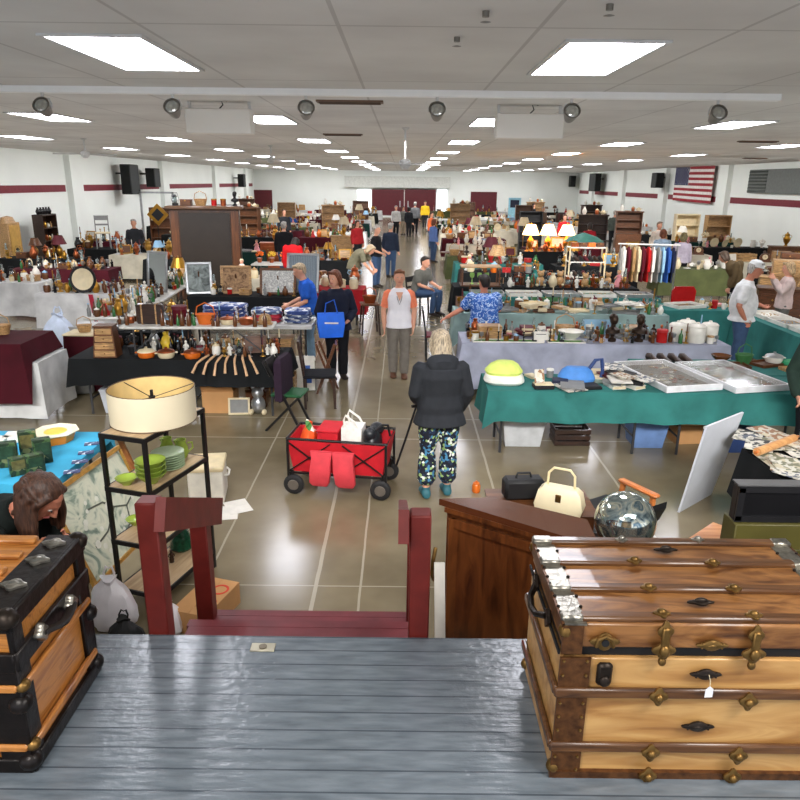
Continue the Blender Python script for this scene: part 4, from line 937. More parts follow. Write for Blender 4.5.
        P('frame', b); b = MB(); b.M = Euler((-.12,0,0)).to_matrix().to_4x4(); b.box((0,.005,.4), (.45,.006,.74)); P('mirror_glass', b, mat('mirror glass', (200,206,206), .04, 1., .02))
    elif kind == 'garment':
        b = MB(); rows = []
        for z, w, d in ((0,.19,.04),(-.3,.19,.04),(-.6,.2,.042),(-.75,.205,.044)): rows.append([Vector((d*math.cos(a)*(1+.25*math.sin(3*a)), w*math.sin(a), z)) for a in [2*PI*q/14 for q in range(14)]])
        rows.insert(0, [Vector((.025*math.cos(a), .06*math.sin(a), .07)) for a in [2*PI*q/14 for q in range(14)]])
        b.loft(rows); P('garment_body', b); P('sleeve', MB().tube([(0,-.18,0),(0,-.23,-.2),(0,-.23,-.5)], [.04,.04,.036], 8).tube([(0,.18,0),(0,.23,-.2),(0,.23,-.5)], [.04,.04,.036], 8)); P('hanger', MB().tube([(0,0,.06),(0,.004,.1),(0,.026,.125),(0,.018,.155),(0,-.008,.16)], .004, 5), blk)
    elif kind == 'plush_toy':
        P('body', MB().ball((0,0,.1), .08, .07, .1, 12, 8)); P('head', MB().ball((0,-.01,.235), .065, .06, .06, 12, 8)); P('ear', MB().ball((-.05,0,.29), .024, .014, .024, 8, 6).ball((.05,0,.29), .024, .014, .024, 8, 6)); P('paw', MB().ball((-.07,-.05,.03), .03, .05, .03, 8, 6).ball((.07,-.05,.03), .03, .05, .03, 8, 6), 'acc')
    elif kind == 'cushion':
        P('pillow', MB().loft([ring((0,0,z), V(1,0,0), V(0,1,0), a, a*.75, 20, 3.4) for z, a in ((0,.1),(.02,.19),(.07,.23),(.12,.19),(.14,.1))]))
    elif kind == 'shoe':
        P('upper', MB().loft([ring((0,y,z), V(1,0,0), V(0,0,1), a, c, 10) for y, z, a, c in ((.12,.05,.028,.04),(.06,.055,.032,.05),(0,.045,.036,.035),(-.08,.03,.042,.022),(-.13,.022,.025,.014))])); P('sole', MB().box((0,0,.006), (.075,.25,.012), bev=.004), blk)
    elif kind == 'folder':
        P('cover', MB().box((0,0,.002), (.23,.3,.004)).box((0,0,.0115), (.23,.3,.003))); P('sheet', MB().box((.004,.004,.007), (.215,.285,.005)), wht)
    elif kind == 'magazine':
        P('cover', MB().box((0,0,.004), (.21,.28,.008)))
    KIT[kind] = r
    return r
RAD = dict(vase=.095, urn=.14, jar=.08, bowl=.13, casserole=.17, plate=.125, display_plate=.135, pitcher=.13, teapot=.155, mug=.075, goblet=.048, table_lamp=.19, oil_lamp=.07, figurine=.06, bust=.095, bottle=.042, candlestick=.065, candelabra=.17,
    box=.16, carton=.25, chest=.31, crate=.26, basket=.16, mantel_clock=.17, framed_picture=.21, book=.145, tin=.07, tray=.26, showcase=.39, flower_pot=.18, lantern=.09, birdcage=.145, radio=.2, doll=.11, canister=.12, suitcase=.29, mirror=.3, plush_toy=.12, cushion=.24, shoe=.13)
TODO, REG = [], []
def heap(x0, x1, y0, y1, z, desc, n, seed, cols, words=('book','folder','magazine')):
    """flat papers and books laid one over another"""
    rr = random.Random(seed); tops, own, new = [], set(), []
    for q in range(n):
        x, y = rr.uniform(x0,x1), rr.uniform(y0,y1); kd = rr.choice(words); s = rr.uniform(.8,1.2); r = .17*s; c = rr.choice(cols)
        h_ = {'book':.041,'folder':.014,'magazine':.009,'tray':.042}[kd]*s
        if any(abs(zz_-z) < .02 and (a-x)**2+(b_-y)**2 < (c_+r)**2 for a, b_, c_, zz_ in REG if (a,b_) not in own): continue
        own.add((x,y)); zz = max([z+.001]+[t_ for a, b_, rad, t_ in tops if (a-x)**2+(b_-y)**2 < (r+rad)**2*.93])
        if zz > z+.16: continue
        tops.append((x,y,r,zz+h_+.001)); put(kd, (x,y,zz), rr.uniform(-.7,.7), c, 'white', desc, s, m=rr.choice(page_m) if kd == 'magazine' else None); new.append((x,y,r*.85,z))
    REG.extend(new)
FARKIT = {}
def farkit(kind):
    """the same ware as one mesh, for copies too distant to show their parts"""
    if kind in FARKIT: return FARKIT[kind]
    b = MB(); mats = [None, None]
    for n, me, sl, par in kit(kind):
        i = 0 if sl == 'main' else 1 if isinstance(sl, str) else None
        if i is None:
            if sl not in mats: mats.append(sl)
            i = mats.index(sl)
        b.add([v.co for v in me.vertices], [tuple(p.vertices) for p in me.polygons], i)
    g = pal('grey'); me = b.mesh(kind, [m or g for m in mats], recalc=False); FARKIT[kind] = me
    return me
def put(kind, loc, rz=0., color='white', acc=None, desc='', s=1., label=None, cat=None, group=None, rot=None, lab_color=None, word=None, name=None, shiny=None, m=None, am=None):
    parts = kit(kind)
    word = word or kind.replace('_', ' ')
    glaz = kind in ('vase','bowl','casserole','plate','display_plate','pitcher','teapot','mug','jar','figurine','canister','tin','bottle','goblet') if shiny is None else shiny
    m = m or pal(color, glaz); am = am or (pal(acc) if acc else pal('cream'))
    def make(n, me, sl, parent):
        o = link(n, me, parent)
        if isinstance(sl, str):
            o.material_slots[0].link = 'OBJECT'; o.material_slots[0].material = m if sl == 'main' else am
        return o
    if loc[1] > 22 and kind in RAD:
        t = link(name or kind, farkit(kind)); t.location = loc; t.rotation_euler = rot or (0,0,rz); t.scale = (s,)*3
        for i_, mm in enumerate((m, am)): t.material_slots[i_].link = 'OBJECT'; t.material_slots[i_].material = mm
    elif len(parts) == 1:
        t = make(name or kind, parts[0][1], parts[0][2], None); t.location = loc; t.rotation_euler = rot or (0,0,rz); t.scale = (s,)*3
    else:
        t = thing(name or kind, None, None, loc, rz, rot=rot); t.scale = (s,)*3
        objs = []
        for n, me, sl, par in parts: objs.append(make(n, me, sl, objs[par] if par is not None else t))
    t['category'] = cat or word
    if kind in RAD: REG.append((loc[0],loc[1],RAD[kind]*s,loc[2]-.001))
    if label: t['label'] = label
    else: TODO.append((t, '%s %s' % (lab_color or color, word), desc, word))
    if group: t['group'] = group
    return t
ORD = ['first','second','third','fourth','fifth','sixth','seventh','eighth','ninth','tenth','eleventh','twelfth','thirteenth','fourteenth','fifteenth','sixteenth','seventeenth','eighteenth']
NUM = ['one','two','three','four','five','six','seven','eight','nine','ten','eleven','twelve','thirteen','fourteen','fifteen','sixteen','seventeen','eighteen']
def finish_labels():
    by, kinds = {}, {}
    for t, base, desc, word in TODO:
        by.setdefault((base, desc), []).append(t); kinds.setdefault((word, desc), []).append(t)
    for (base, desc), ts in by.items():
        if len(ts) == 1: ts[0]['label'] = (base+' '+desc)
        else:
            ts.sort(key=lambda t: proj(t.location)[0])
            n = len(ts)
            for i, t in enumerate(ts):
                w = 'left one of two' if n == 2 and i == 0 else 'right one of two' if n == 2 else '%s from left of %s' % (ORD[min(i,17)], NUM[min(n-1,17)])
                t['label'] = '%s %s, %s' % (base, desc, w)
    for (word, desc), ts in kinds.items():
        if len(ts) > 1:
            pl = word[:-1]+'ves' if word.endswith('shelf') else word+'es' if word[-1] in 'sxh' else word+'s'
            for t in ts:
                if 'group' not in t: t['group'] = pl+' '+desc

# ---------------------------------------------------------------- tables and cloths
leg_m = mat('table leg grey', (70,70,72), .5, .4); ttop_m = mat('table top plastic', (206,204,198), .5)
def table(x0, x1, y0, y1, z, label, rz=0., group=None, top=ttop_m, th=.04, zb=0., ins=.16):
    cx, cy = (x0+x1)/2, (y0+y1)/2; w, d = x1-x0, y1-y0
    t = thing('folding_table', label, 'table', (cx,cy,zb), rz, group)
    MB().box((0,0,z-th/2), (w,d,th), bev=.01).build('table_top', top, t)
    for sx in (-1,1):
        for sy in (-1,1): MB().cyl((sx*(w/2-ins),sy*(d/2-.1),0), (sx*(w/2-ins),sy*(d/2-.1),z-th), .016, n=8).build('leg', leg_m, t)
        MB().cyl((sx*(w/2-ins),-(d/2-.1),.2), (sx*(w/2-ins),(d/2-.1),.2), .012, n=6).build('crossbar', leg_m, t)
    return t
def drape(x0, x1, y0, y1, z, drops, m, label, rz=0., amp=.03, per=.28, seed=1, name='tablecloth', cat='tablecloth', group=None, flare=.05, hem=.0):
    """cloth laid over a table: flat top and wavy hanging sides; drops = front (-y), right (+x), back (+y), left (-x)"""
    rr = random.Random(seed); cx, cy = (x0+x1)/2, (y0+y1)/2; a, b = (x1-x0)/2+.012, (y1-y0)/2+.012
    b_ = MB(); th = .004
    pts = []
    for k, (p, q) in enumerate((((-a,-b),(a,-b)), ((a,-b),(a,b)), ((a,b),(-a,b)), ((-a,b),(-a,-b)))):
        L_ = math.dist(p, q); n = max(4, int(L_/.07))
        for i in range(n): pts.append((k, p[0]+(q[0]-p[0])*i/n, p[1]+(q[1]-p[1])*i/n, i/n, L_))
    nrm = ((0,-1),(1,0),(0,1),(-1,0)); N = len(pts); ph = [rr.uniform(0,6) for _ in range(8)]; rows = []; lev = 6
    for l in range(lev+1):
        f = l/lev; row = []
        for i, (k, x, y, u, L_) in enumerate(pts):
            pk = (k-1) % 4
            drop = drops[k] if u > 0 else max(drops[k], drops[pk])
            nx, ny = nrm[k] if u > 0 else (nrm[k][0]+nrm[pk][0], nrm[k][1]+nrm[pk][1])
            s = u*L_
            wv = amp*(math.sin(2*PI*s/per+ph[k])*.6+math.sin(2*PI*s/(per*2.3)+ph[k+4])*.6)
            e = (flare*f + wv*f**.8)*min(1, drop*3) + .003
            row.append(Vector((x+nx*e, y+ny*e, z-drop*f+hem*f*math.sin(s*2.1+ph[k])*.5)))
        rows.append(row)
    vs = [p for r in rows for p in r]; fs = []
    for l in range(lev):
        for i in range(N):
            k = pts[i][0]
            if drops[k] <= 0: continue
            j = (i+1) % N; fs.append((l*N+i, l*N+j, (l+1)*N+j, (l+1)*N+i))
    fs.append(tuple(range(N)))
    b_.add(vs, fs)
    o = b_.build(name, m, ang=60); o.location = (cx,cy,th); o.rotation_euler = (0,0,rz)
    return tag(o, label, cat, group)
def clothm(n, c): return ramp_mat('cloth '+n, [(.3, tuple(int(v*.82) for v in c)), (.7, c)], 'noise', (1,1,1), .85, 4, .3, .2, bump=.12, nscale=3)
black_cl, teal_cl, grey_cl, white_cl, maroon_cl = clothm('black', (24,26,28)), clothm('teal', (54,124,118)), clothm('lavender grey', (178,182,202)), clothm('white', (224,224,222)), clothm('maroon', (74,16,28))
dkgreen_cl, cream_cl, blue_cl, olive_cl = clothm('dark green', (22,56,50)), clothm('cream', (206,198,178)), clothm('sky blue', (70,176,216)), clothm('olive', (86,92,56))

def scatter(x0, x1, y0, y1, z, desc, kinds, n, seed, cols=None, smin=.8, smax=1.15, gap=.02, rzr=.5, tries=30, avoid=()):
    rr = random.Random(seed); placed = list(avoid)+[(a,b2,c) for a,b2,c,zz in REG if abs(zz-z) < .02 and x0-.4 < a < x1+.4 and y0-.4 < b2 < y1+.4]
    names = list(kinds)
    base = len(placed)
    for q in range(n*2):
        if len(placed) >= base+n: break
        kd = rr.choice(names); s = rr.uniform(smin, smax); r = RAD[kd]*s
        if x1-x0 < 2*r or y1-y0 < 1.2*r: continue
        for _ in range(tries):
            x, y = rr.uniform(x0+r, x1-r), rr.uniform(y0+min(r,(y1-y0)/2), y1-min(r,(y1-y0)/2))
            if all((x-a)**2+(y-b)**2 > (r+c+gap)**2 for a, b, c in placed):
                placed.append((x,y,r)); cl = kinds[kd]; col = rr.choice(cl if isinstance(cl, (list,tuple)) else cl.split(','))
                acc = rr.choice(['cream','white','brown','gold','maroon','light blue','tan'])
                put(kd, (x,y,z+.001), rr.uniform(-rzr,rzr), col, acc, desc, s)
                break
    return placed

# ================================================================ left foreground below the stage
blackmetal = mat('black metal', (26,24,24), .45, .3); lightwood = wood('pale shelf wood', (150,122,90), (196,170,134), 1, .5)
sx_, sy_, srz = -1.70, 4.58, -.30
t = thing('shelf_unit', 'narrow black metal shelf unit with four pale wood shelves left of the steps', 'shelf', (sx_,sy_,0), srz)
LV = [.16,.535,.93,1.31]
for z in LV:
    s = MB().box((0,0,z-.012), (.34,.68,.024), bev=.003).build('shelf_board', lightwood, t)
    b = MB()
    for q in (-1,1): b.box((q*.172,0,z-.016), (.014,.7,.032)).box((0,q*.345,z-.016), (.34,.014,.032))
    b.build('edge_bar', blackmetal, s)
for a in (-1,1):
    for q in (-1,1): MB().box((a*.165,q*.335,.645), (.026,.026,1.29)).build('leg', blackmetal, t)
def sh(px, py, z): return G(px, py, z+.001)
shade_m = mat('linen shade', (206,194,166), .8, 0, .03, 6); shade_in = mat('shade lining', (206,176,116), .8)
t = thing('lampshade', 'large cream drum lampshade lying on top of the metal shelf unit', 'lampshade', (-1.70,4.58,1.311))
MB().lathe([(.285,0),(.288,.235),(.284,.235),(.281,0),(.285,0)], n=48).build('outer_shade', [shade_m], t)
MB().lathe([(.279,.006),(.282,.232),(.2815,.232),(.2785,.006)], n=48).build('lining', shade_in, t)
b = MB()
for z in (.004,.235): b.tube([(.285*math.cos(2*PI*q/40),.285*math.sin(2*PI*q/40),z) for q in range(41)], .0035, 5)
b.build('rim_wire', mat('bronze wire', (84,60,38), .5, .5), t)
b = MB(); [b.tube([(.28*math.cos(a),.28*math.sin(a),.225),(.02*math.cos(a),.02*math.sin(a),.165)], .003, 5) for a in (.5,2.6,4.7)]; b.lathe([(.022,.158),(.022,.172),(0,.172)]).cyl((0,0,.16),(0,0,.215),.011); b.build('spider_fitting', blackmetal, t)
for q in range(4):
    p = sh(152,482,.93); put('bowl', (p.x,p.y,.931+q*.032), 0, 'lime', label='lime green bowl, %s in the stack of bowls on second shelf' % ('lowest','second from bottom','third from bottom','topmost')[q], group='green bowls stacked on the shelf unit', s=.82)
pale_green = mat('pale green glaze', (176,196,160), .25)
for q in range(7):
    p = sh(168,468,.93); put('plate', (p.x+.0,p.y+.02,.931+q*.017), 0, 'lime', m=pale_green, label='pale green plate, %s of the tall plate stack on second shelf' % ('lowest','second lowest','third lowest','middle','third from top','second from top','topmost')[q], group='pale green plates stacked on the shelf unit', s=.95)
p = sh(127,484,.93); put('bowl', (p.x,p.y,.931), 0, 'lime', label='single small lime green bowl at the left front of second shelf', s=.6)
for px, py, lb in ((168,447,'lime green pitcher at the back of second shelf, left one'),(182,449,'lime green pitcher at the back of second shelf, right one')):
    p = sh(px,py+8,.93); put('pitcher', (p.x,p.y,.931), .5, 'lime', label=lb, s=.62, group='green pitchers on the shelf unit')
a, b_ = G(134,470,.932), D(118,436,4.42)
solo('wooden_paddle', MB().bar((0,0,.014), (b_-a)*.96+Vector((0,0,.0)), .035, .016), wood('paddle wood', (150,90,50), (196,130,80), 2), 'brown wooden paddle leaning at front left of second shelf', 'paddle', (a.x,a.y,a.z))
p = sh(136,524,.535); put('bowl', (p.x,p.y,.536), 0, 'lime', label='lime green bowl at the front of the third shelf', s=.55)
for q in range(3):
    p = sh(165,518,.535); put('plate', (p.x,p.y,.536+q*.017), 0, 'lime', m=pale_green, label='pale green plate on third shelf, %s of three' % ('lowest','middle','topmost')[q], group='plates on the third shelf', s=.9)
p = sh(150,535,.535); put('bowl', (p.x,p.y,.536), 0, 'lime', label='wide lime green bowl beside the plates on third shelf', s=.62)
p = sh(182,548,.16)
t = thing('ceramic_tree', 'dark green ceramic tree on the lowest shelf of the metal unit', 'ornament', (p.x,p.y,.161))
MB().lathe([(0,0),(.075,0),(.09,.02),(.082,.06),(.066,.12),(.05,.165),(.028,.2),(0,.215)], n=18).build('tree_body', mat('green glaze', (18,74,50), .15, 0, .4, 40, .8), t)
b = MB(); rr = random.Random(2)
for q in range(34):
    z = rr.uniform(.03,.19); a = rr.uniform(0,2*PI); r = .088*(1-z/.24); b.ball((r*math.cos(a),r*math.sin(a),z), .008, n=6, m=4)
b.build('bulb', mat('green bulb', (40,120,80), .1), t)
p = sh(172,562,.16); put('figurine', (p.x,p.y,.161), .4, 'dark brown', label='tiny dark brown animal figurine beside the ceramic tree', s=.4)
# painting leaning below the blue table
fp = [Vector((-2.26,4.55,.0)), Vector((-2.14,5.55,.0))]
up_ = Vector((-.26,.0,.72))
gold_m = mat('gilt frame', (178,134,64), .4, .4, .25, 20, .2)
art = ramp_mat('blossom painting', [(.2,(74,92,84)), (.38,(132,148,132)), (.48,(196,200,178)), (.6,(206,206,184)), (.72,(152,164,146)), (.85,(108,90,78))], 'noise', (1,1,1), .5, 6, 2.6, nscale=3.4)
t = thing('painting', 'large gilt framed pale green blossom painting leaning against the blue table', 'painting', (0,0,0))
q = [fp[0], fp[1], fp[1]+up_, fp[0]+up_]
MB().slab(q, .012).build('canvas', art, t)
f = MB(); nn = (q[1]-q[0]).cross(q[3]-q[0]).normalized()
for a, b2 in ((0,1),(1,2),(2,3),(3,0)): f.bar(q[a]+nn*.015, q[b2]+nn*.015, .035, .03, nn)
f.build('frame', gold_m, t)
br = MB(); rr = random.Random(8)
def onq(u, v): return q[0]+(q[1]-q[0])*u+(q[3]-q[0])*v+nn*.014
def mx_(path, w, mb):
    for (a, c), (d_, e) in zip(path, path[1:]): mb.bar(onq(a,c), onq(d_,e), w, .003, nn)
for pth in (((.95,.5),(.75,.42),(.6,.5),(.4,.34),(.2,.3)), ((.6,.5),(.5,.62),(.3,.66)), ((.75,.42),(.7,.25),(.55,.16))): mx_(pth, .014, br)
br.build('painted_branch', mat('branch ink', (84,88,76), .6), t)
bl = MB()
for q2 in range(26): c = onq(rr.uniform(.15,.9), rr.uniform(.15,.75)); bl.tube([c, c+nn*.002], rr.uniform(.016,.034), 7)
bl.build('painted_blossom', mat('blossom paint', (214,214,200), .6), t)
# blue table
table(-4.3,-2.56,4.72,5.82,.745,'table under bright sky blue cloth at the left edge')
drape(-4.3,-2.56,4.72,5.82,.75,(.2,.06,.2,.2),blue_cl,'bright sky blue cloth on the left edge table',amp=.012,seed=3,flare=.015)
p = G(58,447,.755); t = thing('baking_dish', 'orange octagonal baking dish with white rim at back of blue cloth', 'dish', (-2.93,5.6,.756), .2)
MB().lathe([(0,0),(.13,0),(.165,.085),(.155,.085),(0,.07)], n=8).build('body', mat('orange glaze', (226,132,40), .25), t); MB().lathe([(.19,.088),(.19,.096),(.15,.094),(.14,.07),(0,.072),(0,.06),(.13,.06),(.15,.086)], n=8).build('rim', mat('ivory glaze', (236,224,190), .25), t); MB().ball((0,0,.085), .1, .1, .014, 12, 6).build('contents', mat('yellow cloth', (232,196,84), .7), t)
card_m = ramp_mat('printed card', [(0,(40,50,90)), (.4,(200,206,214)), (.6,(130,150,180)), (.8,(60,70,110))], 'voronoi', (1,1,1), .5, const=True, nscale=36)
for i, (px, py) in enumerate(((92,444),(86,453),(80,462),(72,472))):
    p = G(px,py,.756)
    solo('postcard', MB().box((0,0,.004), (.12,.07,.007), bev=.002), card_m, 'dark printed card on blue cloth, %s of four from the far corner' % ('first','second','third','fourth')[i], 'card', (p.x,p.y,.756), .35, 'printed cards in a row on the blue cloth')
green_card = ramp_mat('green picture card', [(0,(30,48,30)), (.35,(66,92,52)), (.6,(112,116,74)), (.8,(48,62,40))], 'voronoi', (1,1,1), .5, const=True, nscale=26)
for i, (px, py, h_) in enumerate(((10,462,.2),(30,452,.22),(44,458,.2),(20,470,.14),(36,468,.15))):
    p = G(px,py+4,.756)
    t = thing('picture_block', 'dark green picture block on blue cloth, %s of five from left' % {0:'first',3:'second',1:'third',4:'fourth',2:'last'}[i], 'picture', (p.x,p.y,.756), .35+.1*i, 'green picture blocks on the blue cloth')
    MB().box((0,0,h_/2), (.13,.07,h_), bev=.004).build('block', green_card, t); MB().box((0,-.037,h_*.62), (.1,.004,h_*.5)).build('picture', mat('green photo %d' % (i % 2), ((40,64,44),(96,90,52))[i % 2], .4, 0, .4, 30), t)
for i, (x, y) in enumerate(((-3.42,5.5),(-3.28,5.62))):
    solo('paper_stack', MB().box((0,0,.02), (.2,.16,.04)).box((.01,.004,.045), (.2,.15,.01)), pal('white'), 'stack of pale papers at back of blue cloth, %s one' % ('left','right')[i], 'papers', (x,y,.756), .2*i, 'paper stacks on the blue cloth')
# floor bits by the shelf
p = G(206,462,.36)
t = thing('cooler_box', 'cream lidded cooler standing on the floor behind the shelf unit', 'cooler', (p.x,p.y+.02,0), .15)
MB().box((0,0,.16), (.32,.38,.32), bev=.015).build('body', mat('cooler white', (224,218,204), .5), t); MB().box((0,0,.345), (.34,.4,.045), bev=.012).build('lid', mat('cooler lid', (222,204,162), .5), t); MB().tube([(.17,-.1,.25),(.2,-.06,.24),(.2,.06,.24),(.17,.1,.25)], .01, 6).build('handle', pal('white'), t)
cardb = mat('cardboard', (190,142,92), .8, 0, .08, 6)
t = thing('cardboard_box', 'flat cardboard box with red letters on floor beside the shelf unit', 'box', (-1.32,4.2,0), -.3)
MB().box((0,0,.08), (.26,.44,.16)).build('body', cardb, t); b = MB().box((-.066,0,.163), (.128,.44,.005)).box((.066,0,.163), (.128,.44,.005)).build('flap', cardb, t)
for i, (ch, y) in enumerate((('B',-.06),('O',.09))):
    cu = bpy.data.curves.new('lettering', 'FONT'); cu.body = ch; cu.size = .17; cu.extrude = .001; cu.align_x = 'CENTER'; cu.align_y = 'CENTER'; 
    tmp = link('lettering_outline', cu); me = bpy.data.meshes.new_from_object(tmp.evaluated_get(bpy.context.evaluated_depsgraph_get())); bpy.data.objects.remove(tmp); me.materials.append(mat('red print', (204,62,40), .7))
    o = link('lettering', me, b); o.location = (.06,y,.167); o.rotation_euler = (0,0,PI/2-.4)
for i, (px, py, r) in enumerate(((226,513,.2),(238,507,.5))):
    p = G(px,py,0)
    solo('paper_sheet', MB().box((0,0,.002), (.21,.28,.002)).box((0,.04,.0035), (.15,.01,.001)).box((0,.0,.0035), (.15,.01,.001)), pal('white'), ('white paper sheet lying on the concrete floor, nearer one','printed white paper sheet on the floor, farther one')[i], 'paper', (p.x,p.y,.0+.004*i), r, 'papers on the floor')
plastic = mat('white plastic bag', (226,222,226), .35, 0, .05, 12, .6)
def bag(label, loc, sx, sy, sz, m, seed, name='plastic_bag', cat='bag', knot=True, hm=None, rz=0, group=None):
    """crumpled sack gathered towards its mouth"""
    rr = random.Random(seed); t = thing(name, label, cat, loc, rz, group); b = MB(); rows = []; n = 22
    ph = [rr.uniform(0,6) for _ in range(6)]
    for z, k_ in ((0,.72),(.06,.92),(.18,1.02),(.34,1.),(.5,.95),(.64,.82),(.76,.64),(.86,.42),(.93,.3),(1.,.36)):
        rows.append([Vector((sx*k_*math.cos(a)*w, sy*k_*math.sin(a)*w, sz*(z+.05*math.sin(2*a+ph[0])*z))) for a, w in [(2*PI*i/n, 1+.09*math.sin(3*2*PI*i/n+ph[1]+z*4)+.07*math.sin(7*2*PI*i/n+ph[2]-z*6)+rr.uniform(-.05,.05)) for i in range(n)]])
    b.loft(rows).build('sack', m, t, 25)
    if knot:
        for s in (-1,1): MB().tube([(s*sx*.18,0,sz*.9),(s*sx*.24,.01,sz*1.08),(s*sx*.12,.02,sz*1.2),(0,.02,sz*1.16)], [sx*.06,sx*.05,sx*.05,sx*.03], 7).build('handle', hm or m, t)
    return t
bag('crumpled white plastic shopping bag on floor at left foot of stage', (-1.93,4.1,0), .15,.12,.36, plastic, 4)
bag('crumpled white plastic bag beside the black bag at foot of stage', (-1.53,4.02,0), .1,.09,.24, plastic, 9, knot=False)
bag('small black bag before the white shopping bag', (-1.74,3.82,0), .12,.09,.24, pal('black'), 5, 'handbag')
# ================================================================ centre: wagon
red_f = mat('red canvas', (190,20,34), .75, 0, .12, 10, .2); red_l = mat('faded red canvas', (206,60,70), .75, 0, .12, 10, .2)
wr = -.15; WX = -.56
t = thing('folding_wagon', 'red canvas folding wagon with black frame loaded with bags in the aisle', 'wagon', (WX,6.40,0), wr)
L_, W_, zb, zt = .97, .46, .22, .56
b = MB()
b.loft([[Vector((x,y,z)) for x, y in ((-a,-c),(a,-c),(a,c),(-a,c))] for z, a, c in ((zb,L_/2-.05,W_/2-.03),(zt-.02,L_/2,W_/2),(zt-.02,L_/2-.015,W_/2-.015),(zb+.03,L_/2-.07,W_/2-.05))]); b.build('canvas_tub', red_f, t)
b = MB(); b.tube([(-L_/2,-W_/2,zt),(L_/2,-W_/2,zt),(L_/2,W_/2,zt),(-L_/2,W_/2,zt),(-L_/2,-W_/2,zt)], .013, 8)
for s in (-1,1):
    y = s*(W_/2+.012)
    for x0_, x1_ in ((-L_/2+.02,-.06),(.06,L_/2-.02)):
        b.bar((x0_,y,zb+.02), (x1_,y,zt-.03), .016, .01).bar((x0_,y+s*.01,zt-.03), (x1_,y+s*.01,zb+.02), .016, .01)
    for x in (-L_/2+.01,L_/2-.01): b.bar((x,y,.15), (x,y,zt), .022)
    b.bar((-L_/2,y,zb), (L_/2,y,zb), .018)
b.build('frame', blackmetal, t)
for sx in (-1,1):
    for s in (-1,1):
        w = MB(); w.M = Matrix.Translation((sx*(L_/2-.06),s*(W_/2+.015),.1)) @ Matrix.Rotation(PI/2,4,'X'); w.lathe([(.02,-.022),(.07,-.026),(.09,-.022),(.1,-.012),(.1,.012),(.09,.022),(.07,.026),(.02,.022)], n=20)
        o = w.build('wheel', mat('wheel rubber', (30,29,30), .7), t); h = MB(); h.M = w.M; h.lathe([(0,-.03),(.05,-.03),(.055,-.024),(.055,.024),(.05,.03),(0,.03)], n=14); h.build('hub', mat('wheel hub', (96,88,80), .5), o)
        b = MB().bar((sx*(L_/2-.06),s*(W_/2+.012),.1), (sx*(L_/2-.03),s*(W_/2),.24), .03, .04); b.build('fork', blackmetal, t)
hb = MB(); hb.M = Matrix.Rotation(-wr,4,'Z') @ Matrix.Translation((-WX,-6.40,0)); hb.tube([(-.03,6.36,.24),(.06,6.38,.52),(.155,6.40,.84)], .011, 8); hb.tube([(.115,6.38,.85),(.2,6.42,.85)], .016, 8); hb.build('pull_handle', blackmetal, t)
for s in (-1,1):
    b = MB(); x = -.03+s*.115; b.loft([ring((x+o_,-W_/2-.05-d_*.5,z), V(1,0,0), V(0,1,0), cx_, .02+d_, 14, 3.4) for z, cx_, d_, o_ in ((zb-.1,.075,.0,s*.012),(zb-.06,.1,.02,s*.012),(zb+.06,.105,.03,0),(zt-.16,.1,.018,-s*.01),(zt-.09,.112,.004,-s*.012))]); b.build('side_pouch', red_l, t)
def wpos(x, y, z): return (Matrix.Translation((WX,6.40,0)) @ Matrix.Rotation(wr,4,'Z') @ Vector((x,y,z)))
orange_b = ramp_mat('orange bag print', [(0,(226,84,28)), (.62,(230,96,36)), (.74,(70,130,60)), (.86,(232,226,210))], 'voronoi', (1,1,1), .6, const=True, nscale=9)
bag('orange shopping bag with green and white print in the red wagon', wpos(-.33,0,zb+.035), .095,.14,.4, orange_b, 12, 'shopping_bag', knot=False)
t = thing('red_bin', 'flat red fabric bin between the bags in the wagon', 'bin', wpos(-.115,.02,zb+.035), wr)
MB().box((0,0,.175), (.2,.3,.35), bev=.012).build('body', red_f, t); MB().box((0,0,.36), (.22,.32,.02), bev=.006).build('lid', red_f, t)
t = thing('tote_bag', 'white tote bag with two loop handles standing in the wagon', 'bag', wpos(.115,.0,zb+.035), wr)
MB().loft([[Vector((x,y,z)) for x, y in ((-a,-c),(a,-c),(a,c),(-a,c))] for z, a, c in ((0,.085,.1),(.2,.095,.12),(.4,.1,.1))]).build('body', mat('white tote', (224,220,212), .6, 0, .15, 14, .3), t)
for s in (-1,1): MB().tube([(-.06,s*.09,.39),(-.075,s*.09,.47),(-.06,s*.085,.52),(.04,s*.085,.45),(.07,s*.09,.39)], .011, 6).build('handle', pal('white'), t)
t = thing('black_bag', 'black leather bag heaped at the right end of the wagon', 'bag', wpos(.31,0,zb+.035), wr)
MB().ball((0,0,.2), .088,.15,.2, 14, 10).ball((-.02,-.08,.34), .065,.06,.07, 10, 8).ball((.025,.05,.36), .07,.085,.065, 10, 8).build('body', mat('black leather bag', (32,34,38), .35, 0, .2, 8, .4), t); MB().tube([(.02,-.05,.37),(.09,-.04,.43),(.14,0,.42),(.16,.03,.3)], .012, 6).build('strap', pal('black'), t)
# blue tote held by the navy jacketed woman
p = D(331,337,10.1)
t = thing('tote_bag', 'bright blue tote bag with white lettering band held by the woman in navy', 'bag', (p.x,p.y,p.z), .25)
MB().loft([[Vector((x,y,z)) for x, y in ((-a,-c),(a,-c),(a,c),(-a,c))] for z, a, c in ((0,.17,.05),(.2,.2,.07),(.36,.19,.03))]).build('body', mat('bright blue fabric', (28,104,226), .6, 0, .08, 10, .2), t)
MB().tube([(-.09,-.03,.35),(-.07,-.02,.5),(0.05,-.02,.55),(.1,-.03,.35)], .01, 6).build('handle', mat('bright blue strap', (24,90,200), .6), t)
MB().box((0,-.075,.22), (.2,.004,.022), rot=(.0,.05,0)).build('print_band', pal('white'), t)
